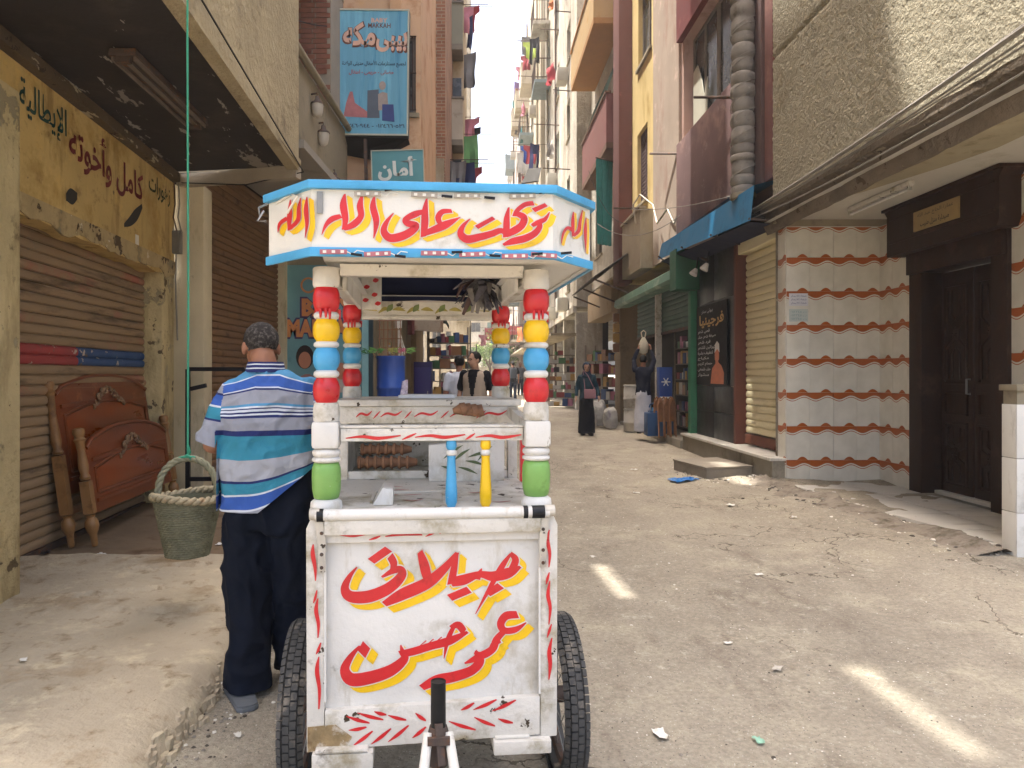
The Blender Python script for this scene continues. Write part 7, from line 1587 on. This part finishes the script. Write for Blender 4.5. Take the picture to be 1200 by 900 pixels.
# ================================================================ right row, far blocks
def right_block(label, X, D0, D1, h, m, seed, lattice=GREENL, street=True):
    rn = random.Random(seed); t = thing("apartment_building", label, "building", (X, D1, 0), -90); W_ = D1 - D0; ops = []
    cols = int(W_ / 3.0); cw = W_ / cols
    rows = int((h - 4.2) / 2.9); z = 4.4
    for r_ in range(rows):
        for c_ in range(cols):
            x = c_ * cw + cw * .28; w_ = rn.uniform(.9, 1.3); ops.append((x, x + w_, z + 2.9 * r_ + .3, z + 2.9 * r_ + 1.75))
    facade(t, W_, 0 if not street else 3.9, h, m, ops, name="wall")
    for i, o in enumerate(ops):
        window(t, *o, rn.choice((0, 0, 1, 1)), fm=rn.choice((FRAMEC, SHUTW, lattice, GREENL)))
        q = rn.random()
        if q < .42: balcony(t, o[0] - .5, o[1] + .5, o[2] - .95, rn.uniform(.6, .95), 1.15, rn.choice((m, PALE2, mat("rusty_pink_balcony", "#a8857a", .9), mat("blue_grey_balcony", "#7a8a8d", .9))), rail=rn.random() < .45)
        if q > .45 and q < .8: 
            b = MB(); b.box(o[0] + .1, o[0] + .75, -.45, -.05, o[2] - .75, o[2] - .25); a_ = b.build("air_conditioner", mat("aged_white_metal", "#a8a496", .7, .1), t, bevel=.01)
    for k in range(14):
        o = rn.choice(ops); x_ = rn.choice((o[0] - .1, o[1] + .1)); z_ = rn.choice((o[2] - .1, o[3] + .15)); b = MB(); b.bar((x_, 0, z_), (x_, -rn.uniform(.6, 1.1), z_ + .05), .03); b.bar((x_ - .35, -.6, z_ + .03), (x_ + .6, -.6, z_ + .03), .012); b.build("drying_bracket", RUST, t, smooth=0)
    cls_ = rn.sample(("white", "grey", "navy", "red", "teal", "pink", "blue", "orange"), 7)
    for k in range(7):
        o = rn.choice(ops); c_ = cls_[k]; g_ = garment('sheet', rn.uniform(.4, .9), rn.uniform(.5, .9), k); gm = g_.build("hanging_cloth", mat(c_ + "_washing", CLC[c_], .9, .12, 5), smooth=60, loc=(X - rn.uniform(.5, .9), D1 - (o[0] + o[1]) / 2, o[2] - .1), rot=(0, 0, rn.uniform(1.1, 2.0)))
        tag(gm, "%s cloth drying on the %s" % (c_, {3: "rough stucco block right of the sky gap", 5: "second far block on the right", 8: "farthest pinkish block on the right"}[seed]), "washing", "cloths drying on the far right facades")
    b = MB(); b.box(0, W_, -.12, -.004, 3.7, 3.92); b.build("string_course", m, t)
    if street:
        b = MB(); b.box(0, W_, .9, 1.1, 0, 3.9); b.build("shop_back", DARKIN, t)
        for k in range(cols + 1): b = MB(); b.box(min(k * cw, W_ - .35), min(k * cw + .35, W_), -.02, .9, 0, 3.7); b.build("pier", m, t)
        b = MB(); b.box(0, W_, -.9, -.02, 2.9, 2.98); b.build("shade_canopy", rn.choice((TAN, GREYP, PALE2)), t)
    for k in range(2): x = rn.uniform(0, W_); b = MB(); b.tube([(x, -.08, .5), (x, -.08, h)], .05, 6); b.build("drain_pipe", rn.choice((GREYP, RUST)), t, smooth=60)
    return t
right_block("pale rough stucco block with green louvres right of the sky gap", 3.45, 25.6, 37.5, 23, PALE, 3)
right_block("cream block with mixed balconies, second from the far end on the right", 3.22, 37.6, 52, 24, PALE2, 5)
right_block("greyish pink far block at the right edge of the sky gap", 3.0, 52.1, 72, 22, mat("pinkish_grey_wall", "#b3a498", .9, .1, 1), 8)
EB = thing("apartment_building", "pale block with small windows closing the far end of the street", "building", (-9, 86, 0), 0)
ops = [(.6 + 1.9 * i, 1.7 + 1.9 * i, 3.4 + 2.9 * j, 4.8 + 2.9 * j) for i in range(9) for j in range(4)]
facade(EB, 17.5, 0, 15.5, PALE2, ops, name="wall")
for o in ops: window(EB, *o, random.choice((0, 1)), fm=random.choice((FRAMEC, GREENL, SHUTW)))
for i in (3, 4, 5):
    for j in range(4): balcony(EB, .3 + 1.9 * i, 1.95 + 1.9 * i, 2.5 + 2.9 * j, .8, 1.1, PALE)
WL = [  # px, py, D, kind, colour, place
 (541, 6, 22, 'shirt', 'pink', "highest at the left edge of the sky gap"), (546, 14, 23, 'trousers', 'navy', "highest at the left edge of the sky gap"), (549, 8, 24, 'shirt', 'red', "highest at the left edge of the sky gap"),
 (545, 62, 22, 'sheet', 'grey', "left edge of the sky gap, beside the tan balcony"), (549, 138, 24, 'shirt', 'pink', "left edge of the sky gap, halfway up"), (551, 148, 25, 'shirt', 'black', "left edge of the sky gap, halfway up"),
 (546, 158, 22, 'sheet', 'green', "left edge of the sky gap above the teal sign"), (541, 190, 20, 'sheet', 'navy', "low at the left, above the cart's canopy"), (546, 192, 20.5, 'trousers', 'blue', "low at the left, above the cart's canopy"), (550, 196, 21, 'shirt', 'red', "low at the left, above the cart's canopy"), (537, 188, 19.5, 'trousers', 'grey', "low at the left, above the cart's canopy"),
 (619, 42, 38, 'sheet', 'grey', "upper right edge of the sky gap"), (622, 48, 34, 'shirt', 'lime', "upper right edge of the sky gap"), (626, 44, 32, 'trousers', 'black', "upper right edge of the sky gap"), (617, 64, 40, 'shirt', 'red', "upper right edge of the sky gap"), (612, 78, 44, 'shirt', 'pink', "right edge of the sky gap"), (609, 96, 48, 'sheet', 'purple', "right edge of the sky gap"),
 (606, 118, 52, 'sheet', 'teal', "right edge of the sky gap, halfway down"), (604, 150, 56, 'shirt', 'white', "right edge of the sky gap, halfway down"),
 (619, 170, 34, 'shirt', 'blue', "low right edge of the sky gap"), (623, 170, 33, 'shirt', 'red', "low right edge of the sky gap"), (627, 168, 32, 'trousers', 'navy', "low right edge of the sky gap"), (614, 178, 36, 'sheet', 'white', "low right edge of the sky gap"),
 (580, 388, 60, 'sheet', 'blue', "far off between the cart's right columns"), (573, 384, 58, 'sheet', 'red', "far off between the cart's columns"), (566, 392, 55, 'shirt', 'pink', "far off between the cart's columns")]
for i, (px, py, D, kd, c_, plc) in enumerate(WL):
    big = {'shirt': (.75, .8), 'trousers': (.55, 1.1), 'sheet': (.7, 1.0)}[kd]
    o_ = garment(kd, *big, i).build({'shirt': 'hanging_shirt', 'trousers': 'hanging_trousers', 'sheet': 'hanging_sheet'}[kd], mat(c_ + "_washing", CLC[c_], .9, .12, 5), smooth=60, loc=P(px, py, D), rot=(0, 0, random.uniform(-.5, .5)))
    tag(o_, "%s %s hung out to dry, %s" % (c_, {'shirt': 'shirt', 'trousers': 'trousers', 'sheet': 'cloth'}[kd], plc), "washing", "washing hung from the balconies")
    if i % 2 == 0: 
        p = P(px, py, D); sgn = 1 if px > 575 else -1
        tag(MB().tube([p + Vector((-.8, 0, .02)), p + Vector((.8, 0, .02))], .012, 5).build("drying_pole", RUST, smooth=0), "pole of the %s %s, %s" % (c_, {'shirt': 'shirt', 'trousers': 'trousers', 'sheet': 'cloth'}[kd], plc), "pole")
t = thing("dark_awning", "dark tilted window awning above the right end of the cart's canopy", "awning", P(624, 203, 30), 0)
b = MB(); b.add([(-.45, 0, -.4), (.25, 0, -.3), (.4, .4, .35), (-.15, .4, .3), (-.45, 0, -.45), (.25, 0, -.35)], [(0, 1, 2, 3), (4, 5, 1, 0)]); b.build("sheet", mat("black_sheet", "#26241f", .7, .2), t)
# ================================================================ left pavement things seen through the cart
t = thing("wooden_crate", "rough wooden crate under the blue tub behind the cart", "crate", (-1.03, 8.7, .18), 4)
for z in (.02, .22, .42, .60):
    for s in (-1, 1): b = MB(); b.box(-.22, .22, s * .21 - .01, s * .21 + .01, z, z + .12); b.build("slat", TAN, t); b = MB(); b.box(s * .21 - .01, s * .21 + .01, -.195, .195, z + .001, z + .119); b.build("slat", TAN, t)
b = MB(); b.box(-.2, .2, -.2, .2, .721, .74); b.build("top_board", TAN, t)
t = thing("tub", "bright blue plastic tub standing behind the cart", "tub", (-1.03, 8.7, .93), 0)
b = MB(); b.lathe([(.145, 0), (.16, .05), (.165, .4), (.172, .41), (.172, .44), (.165, .45), (.168, .76), (.175, .77), (.175, .80), (.15, .80), (.145, .1)], n=26, cap=False); b.lathe([(.01, .02), (.145, .02)], n=26); b.build("tub_body", mat("bright_blue_plastic", "#1448a0", .35, .1, 4, spec=.5), t, smooth=50)
b = MB(); b.prism([(.0, .1), (.12, .08), (.13, .52), (.06, .5), (.02, .3)], -.01, .01, M=MTX.Translation((.1, -.14, 0)) @ MTX.Rotation(R(38), 4, 'Z')); b.build("floral_sticker", mat("floral_sticker", "#b9b0c4", .6, .3, 30, dirt=[("#a3404c", .45, 16), ("#4a4a86", .4, 22)]), t)
for k, (c_, dx, dy, tip) in enumerate((("#5f9a3c", -.20, -.02, .14), ("#4c8a3a", -.12, .03, .2), ("#b8b04a", .0, .0, .17), ("#c9607a", .12, -.03, .15), ("#7aa84a", .22, .02, .12), ("#3a7a3a", -.28, .05, .12), ("#a0b050", .06, .04, .2))):
    d = thing("duster", ("far left green", "left dark green", "middle straw coloured", "pink", "far right green", "leftmost deep green", "tall yellow green")[k] + " feather duster sticking out of the blue tub", "duster", (-1.03, 8.7, 1.35), 0, "dusters in the blue tub")
    b = MB(); b.tube([(0, 0, 0), (dx * .5, dy, .3), (dx * .8, dy, .42)], .006, 5); b.build("stick", TAN, d)
    b = MB(); rn = random.Random(k)
    for q in range(26):
        a_ = rn.uniform(0, 6.28); p0 = Vector((dx * (.8 + rn.uniform(0, .35)), dy, .42 + rn.uniform(0, .05))); p1 = p0 + Vector((math.cos(a_) * .05 + dx * .15, math.sin(a_) * .05, rn.uniform(-.03, .03)))
        b.add([p0 + Vector((0, 0, .008)), p0 - Vector((0, 0, .008)), p1], [(0, 1, 2)])
    b.build("feathers", mat("duster%d" % k, c_, .9, .3, 30), d, smooth=0)
t = thing("purple_cabinet", "tall dark purple cabinet on the left pavement seen through the cart", "cabinet", (-1.18, 15.8, .17), 0)
b = MB(); b.box(-.19, .19, -.15, .3, 0, 1.62); b.build("cabinet_body", mat("deep_purple_paint", "#261c50", .5, .1, 3), t, bevel=.01); b = MB(); b.box(-.17, .17, -.165, -.151, .05, 1.5); b.build("door", mat("purple_door", "#2f2566", .45, .1, 3), t, bevel=.005); b = MB(); b.box(.1, .12, -.18, -.166, .9, 1.0); b.build("handle", STEEL, t)
for k, (X, D) in enumerate(((-1.60, 12.6), (-1.52, 13.6), (-1.62, 18.5))):
    t = thing("wooden_post", ("nearest", "middle", "farthest")[k] + " wooden post before the left shop fronts seen through the cart", "post", (X, D, .12), 0)
    b = MB(); b.box(-.06, .06, -.06, .06, 0, 4.0); b.build("shaft", TAN, t)
t = thing("lattice_rack", "brown wicker lattice rack hanging above the blue tub", "rack", (-1.42, 10.6, 1.75), 0)
for k in range(6): b = MB(); b.bar((k * .06, 0, 0), (k * .06, 0, .7), .012); b.build("upright", BRW, t); b = MB(); b.bar((-.02, -.012, k * .13 + .02), (.32, -.012, k * .13 + .02), .012); b.build("crosspiece", BRW, t)
t = thing("small_sign", "small yellow sign with a red oval behind the cart's canopy", "sign", (-1.52, 10.9, 2.45), 0)
b = MB(); b.box(0, .3, -.02, 0, 0, .3); b.build("board", mat("yellow_board", "#b89c3c", .6, .1), t); b = MB(); b.lathe([(.001, 0), (.1, .001)], n=16, M=MTX.Translation((.1, -.022, .08)) @ MTX.Diagonal((1, 1, .55, 1)) @ MTX.Rotation(R(90), 4, 'X')); b.build("red_oval", RED, t)
t = thing("hanging_signboard", "worn whitish signboard hanging over the left pavement seen through the cart", "sign", (-1.45, 16.2, 2.5), 0)
t.rotation_euler = (0, 0, R(52))
b = MB(); b.box(0, 1.0, -.05, .05, 0, .82); b.build("board", mat("worn_sign_board", "#b3a38d", .7, .15, 3, .1, 20, dirt=[("#8a5f4a", .5, 3), ("#5f4a3c", .3, 5)]), t, bevel=.01); b = MB(); b.box(-.08, -.001, -.07, .07, -.1, .95); b.build("brown_edge", MAROON, t)
t = thing("street_cowl_lamp", "white cowl lamp hanging near the lattice rack", "lamp", (-1.17, 10.8, 2.2), 0)
b = MB(); b.lathe([(.05, 0), (.055, .12), (.03, .2), (.02, .3)], n=12); b.build("shade", WHITE2, t, smooth=50); b = MB(); b.tube([(0, 0, .3), (-.1, 0, .42), (-.4, 0, .45)], .012, 5); b.build("arm", BLACK, t)
for k in range(4): b = MB(); b.tube([(.0, 0, 0), (.03 * k, 0, -.3), (.02 * k + .02, 0, -.5)], .008, 5); b.build("tassel", WHITE2, t)
shelf_rack("colourful stall shelves on the left pavement beyond the purple cabinet", (-.75, 19.5, .22), 8, 1.1, 2.6, 7, .5)
shelf_rack("low red and yellow goods rack before the far left shops", (-.65, 24, .3), 0, 1.2, 2.2, 6, .4)
shelf_rack("wall shelves of boxes in the first left shop past the glass poster", (-1.70, 14.6, .15), 90, 2.4, 2.2, 6, .25)
t = thing("dark_awning", "dark green awning over the stall shelves on the left pavement", "awning", (-1.9, 17.5, 2.9), 0)
b = MB(); b.add([(0, 0, .4), (1.1, 0, 0), (1.1, 3, 0), (0, 3, .4), (1.1, 0, -.12), (1.1, 3, -.12)], [(0, 1, 2, 3), (1, 4, 5, 2)]); b.build("cloth", mat("dark_green_canvas", "#26382e", .9, .15), t, smooth=0)
t = thing("shade_sheet", "grey fabric shade sheet stretched under the left balconies far along the street", "awning", (-1.7, 22, 3.3), 0)
b = MB(); b.add([(0, 0, .3), (1.5, 0, 0), (1.4, 3.5, .1), (0, 3.5, .5)], [(0, 1, 2, 3)]); b.build("cloth", GREYP, t, smooth=0)
t = thing("street_banner", "small red and white banner hanging across the far street behind the cart's right columns", "banner", P(594, 382, 50), 0)
b = MB(); b.box(0, 1.0, -.02, 0, -.6, 0); b.build("cloth", mat("salmon_red_banner", "#c4585a", .8, .1), t); lettering("سوبر ماركت", .8, .2, WPR, t, MTX.Translation((.5, -.025, -.3)), res=1)
# tree at the far end
def tree(label, X, D, h, seed):
    rn = random.Random(seed); t = thing("tree", label, "tree", (X, D, gz(X, D)), 0); b = MB()
    b.tube([(0, 0, 0), (.05, 0, h * .3), (0, .05, h * .55)], [.14, .11, .07], 8)
    cl = []
    for k in range(9):
        a_ = k * 2.4; e = Vector((math.cos(a_) * h * .24, math.sin(a_) * h * .24, h * rn.uniform(.45, .85))); b.tube([(0, 0, h * .35), e * .6 + Vector((0, 0, h * .15)), e], [.06, .04, .015], 5); cl.append(e)
    b.build("trunk", mat("tree_bark", "#5a4a38", .95, .2, 6, .5, 30), t, smooth=60)
    b = MB()
    for c_ in cl:
        for q in range(260):
            d = Vector((rn.gauss(0, 1), rn.gauss(0, 1), rn.gauss(0, .8))) * h * .085; p = c_ + d; u = Vector((rn.uniform(-1, 1), rn.uniform(-1, 1), rn.uniform(-1, 1))).normalized() * .09; v = u.cross(Vector((rn.uniform(-1, 1), .3, 1))).normalized() * .05
            b.add([p - u, p + v, p + u, p - v], [(0, 1, 2, 3)], 0 if rn.random() < .6 else 1)
    stuff(b.build("crown", [mat("leaf_green", "#55752f", .8, .2, 6), mat("leaf_light", "#7f9c45", .8, .2, 6)], t, smooth=0)); return t
tree("leafy green tree at the far end of the street, seen through the cart", 2.4, 56, 4.6, 2); tree("smaller green tree just left of the leafy one at the far end", 1.0, 64, 3.8, 5)
# ================================================================ people in the street
NAVC = mat("navy_cloth_people", "#1a2436", .9, .15, 5); TEALC = mat("dark_teal_jacket", "#22404c", .9, .15, 5)
g, HMw, k = person("woman in dark teal jacket and long black skirt walking up with a pink shoulder bag", (2.40, 16.2, gz(2.4, 16.2)), 178, 1.60, TEALC, mat("black_skirt_cloth", "#10121a", .9), SKIN2, None, arms=[((-.15, 0, 1.38), (-.24, -.02, 1.14), (-.27, .08, .93)), ((.15, 0, 1.38), (.23, -.04, 1.14), (.25, .06, .92))], skirt=True, female=True, long_sleeve=True)
hjb = blob("headscarf", [('ell', HMw @ Vector((0, -.02, .025)), (.093, .108, .105)), ('cap', HMw @ Vector((0, -.03, -.06)), .075, HMw @ Vector((0, -.02, -.15)), .11), ('ell', HMw @ Vector((0, .0, -.19)), (.14, .11, .06))], .012, mat("slate_blue_scarf", "#26364a", .9, .1), g, 2,
           lambda me: cut(me, lambda c: (HMw.inverted() @ c).y > .055 and -.075 < (HMw.inverted() @ c).z < .07 and abs((HMw.inverted() @ c).x) < .06))
hb_ = thing("handbag", "pink shoulder bag hanging at the walking woman's side", "bag", (2.42, 16.02, gz(2.4, 16) + .82), 178)
b = MB(); b.box(-.15, .10, -.04, .04, 0, .2); b.build("bag_body", mat("dusty_pink_leather", "#9c6a72", .6, .1, 6), hb_, bevel=.02); b = MB(); b.tube([(-.13, 0, .19), (.02, .03, .5), (.12, .0, .62), (.1, -.12, .5), (.08, 0, .19)], .008, 5); b.build("strap", mat("dusty_pink_leather", "#9c6a72"), hb_, smooth=60)
person("dark haired man in a white T-shirt with his back turned, seen through the cart", (-.28, 11.2, gz(0, 11.2)), 12, 1.70, mat("white_tshirt", "#c4c8d2", .9, .05), mat("khaki_trousers", "#857658", .9), SKIN, arms=[((-.17, 0, 1.40), (-.23, -.04, 1.14), (-.2, .14, 1.0)), ((.17, 0, 1.40), (.23, -.02, 1.14), (.24, .06, .92))])
person("young man in glasses with beige vest over a black T-shirt facing the cart", (-.04, 10.6, gz(0, 10.6)), 160, 1.74, mat("black_tshirt", "#141418", .9), mat("dark_jeans", "#232a3a", .9), SKIN2, vest=mat("beige_vest", "#a3907a", .9, .08, 6), yaw=-35, glasses=True)
g, _h, _k = person("distant person in black with a backpack walking away near the far tree", (1.48, 31, gz(1.5, 31)), 5, 1.72, mat("black_tshirt", "#141418"), NAVC, SKIN)
b = MB(); b.box(-.14, .14, -.24, -.11, 1.0, 1.42); b.build("backpack", mat("grey_backpack", "#3a3f48", .8), g, bevel=.03)
person("distant person in dark blue just left of the one with the backpack", (.98, 29, gz(1, 29)), -10, 1.62, NAVC, mat("dark_jeans", "#232a3a"), SKIN)
person("distant person in grey far up the street at the right of the cart", (2.2, 38, gz(2.2, 38)), 180, 1.7, mat("grey_shirt", "#6a6d74", .9), NAVC, SKIN)
# ================================================================ stones, litter, cables
b = MB(); rn = random.Random(8)
def rock(b, x, y, z, r, rn):
    n = 5; vs = []
    for (zz, rr) in ((-.3, .8), (.25, 1), (.7, .55)):
        for j in range(n): a_ = 6.283 * j / n + rn.uniform(-.3, .3); vs.append((x + math.cos(a_) * r * rr * rn.uniform(.7, 1.2), y + math.sin(a_) * r * rr * rn.uniform(.7, 1.2), z + zz * r * .7))
    b.add(vs, [(i * n + j, i * n + (j + 1) % n, (i + 1) * n + (j + 1) % n, (i + 1) * n + j) for i in range(2) for j in range(n)] + [tuple(2 * n + j for j in range(n))], rn.choice((0, 0, 1, 2)))
for k in range(5500):
    y = 1.6 + 11 * rn.random() ** 1.3; x = rn.uniform(-1.2, 3.9); r = rn.uniform(.0025, .0055) * (1.9 if rn.random() < .05 else 1)
    rock(b, x, y, gz(x, y), r, rn)
for k in range(900):   # rubble by the right thresholds and the left kerb
    y = rn.uniform(5.7, 10.6); x = px_edge(min(9.4, max(5.82, y))) - abs(rn.gauss(.1, .22)) if y < 9.4 else rn.uniform(2.8, 3.8); rock(b, x, y, gz(x, y), rn.choice((rn.uniform(.004, .012), rn.uniform(.004, .012), rn.uniform(.01, .03))), rn)
for k in range(700):
    y = rn.uniform(1.9, 6.5); x = kerb_x(y) + abs(rn.gauss(.06, .10)); rock(b, x, y, gz(x, y), rn.uniform(.003, .012), rn)
stuff(b.build("gravel", [mat("grit_grey", "#8d8578", .95), mat("grit_dark", "#4f473d", .95), mat("grit_pale", "#ded8ca", .95)], smooth=0))
WP_ = mat("scrap_paper", "#d5d2c8", .8, .08, 8); GP_ = mat("scrap_green", "#7dae94", .6, .1)
SCR = [(1.38, 4.05, .03, WP_, "thin white twig like scrap near the cart's right wheel"), (.76, 3.05, .05, WP_, "pale round scrap close beside the cart's right tyre"), (1.15, 3.0, .035, GP_, "small green bottle cap sized scrap on the road right of the cart"), (2.05, 5.35, .035, WP_, "white scrap in the middle of the road, right"),
       (.92, 5.9, .035, WP_, "white scrap beyond the smaller sunlit patch"), (1.52, 3.72, .045, mat("scrap_grey", "#b0a99c", .9), "grey crumpled scrap right of the smaller sunlit patch"), (3.1, 7.2, .05, WP_, "white scrap near the porch step on the dirt bank"), (2.75, 8.0, .07, WP_, "long white scrap below the loose stone step"),
       (-1.02, 2.72, .055, WP_, "crushed white wrapper left of the cart's wheel"), (-1.0, 3.05, .025, WP_, "tiny white scrap by the left kerb"), (-2.2, 3.55, .03, WP_, "white scrap on the left pavement slab"), (-2.85, 4.15, .03, mat("scrap_brown", "#6a5440", .9), "brown lump on the left pavement slab"),
       (-3.3, 5.6, .07, mat("scrap_black_film", "#1d1f2a", .4), "black film scrap by the foot of the roller shutter"), (-2.95, 5.75, .05, WP_, "white scrap between the headboard feet and the pavement edge"), (-2.15, 6.1, .045, WP_, "white scrap on the earth behind the basket"), (1.9, 8.8, .05, WP_, "white scrap on the road left of the blue bag"), (2.3, 10.8, .06, WP_, "white scrap on the road beyond the blue bag")]
for k, (x, y, s, m, lb) in enumerate(SCR):
    rn = random.Random(k); n = 5; vs = [((i / 4 - .5) * s * 1.6 + rn.uniform(-.2, .2) * s, (j / 4 - .5) * s + rn.uniform(-.15, .15) * s, .006 + rn.random() * s * .28) for j in range(n) for i in range(n)]
    o_ = MB().add(vs, [(j * n + i, j * n + i + 1, (j + 1) * n + i + 1, (j + 1) * n + i) for j in range(4) for i in range(4)]).build("litter_scrap", m, smooth=30, rot=(0, 0, rn.uniform(0, 3)))
    o_.location = (x, y, (gz(x, y) if x > -1.25 else pav_z(x, y)) + .002); tag(o_, lb, "litter", "litter scraps on the ground")
for k, (a_, c_, sg, lb) in enumerate(((P(300, 0, 8.0), P(396, 30, 11.9), .1, "upper wire sloping between the left parapet and the blue billboard"), (P(345, 0, 9.5), P(300, 95, 8.0), .05, "wire running down the rough rendered parapet"), (P(330, 175, 8.2), P(360, 60, 11), .15, "looping wire beside the bell lamps"), (P(700, 262, 17), P(800, 250, 14), .35, "sagging wire before the stained balcony above the green shop"), (P(690, 200, 22), P(735, 262, 16.5), .4, "dark wire hanging over the dark awning"), (P(740, 245, 16), P(905, 215, 10), .12, "wire running above the blue awning to the duct"))):
    drapedcable("cable", a_, c_, sg, .008, CABLEK if k in (0, 2, 4) else CABLE, lb, "cable")
for k in range(6):
    p = P(742 + k * 11, 255 - k * 3.2, 17.2 - k * .55); o_ = MB(); o_.tube([p, p + Vector((-.05, 0, .12)), p + Vector((.02, .02, .25)), p + Vector((-.06, .02, .3))], .02, 6)
tag(MB().tube([P(745, 262, 16.4), P(742, 240, 16.2), P(750, 228, 16), P(765, 240, 15.8), P(770, 262, 15.3), P(782, 245, 15), P(790, 262, 14.6), P(800, 235, 14.4)], .02, 6).build("cable", mat("thick_pale_cable", "#b5ab98", .7), smooth=60), "thick pale looping cable bundle at the balcony corner above the green shop", "cable")
# roller window poles on the right facades
for k, (px0, px1, py, D, dx) in enumerate(((762, 800, 180, 15.5, 0), (814, 862, 114, 12, 0), (720, 748, 244, 17.5, 0), (690, 716, 66, 24, 0))):
    a_ = P(px0, py, D); c_ = P(px1, py, D - 1.2); tag(MB().tube([a_, c_], .025, 6).build("drying_pole", RUST, smooth=60), ("pole sticking out beside the yellow wall's lower window", "pole across the dark window of the maroon bay", "pole above the stained balcony of the yellow building", "pole beneath the yellow balcony")[k], "pole")
# ================================================================ dusty air
hz = MB().box(-30, 30, -24, 118, -2.5, 38).build("haze", bpy.data.materials.new("dusty_air"), smooth=0); stuff(hz)
hm = hz.data.materials[0]; hm.use_nodes = True; hm.node_tree.nodes.clear()
ho = hm.node_tree.nodes.new("ShaderNodeOutputMaterial"); hv = hm.node_tree.nodes.new("ShaderNodeVolumePrincipled"); hv.inputs["Density"].default_value = .0022; hv.inputs["Color"].default_value = (.95, .93, .9, 1); hv.inputs["Anisotropy"].default_value = .3
hm.node_tree.links.new(hv.outputs[0], ho.inputs["Volume"])
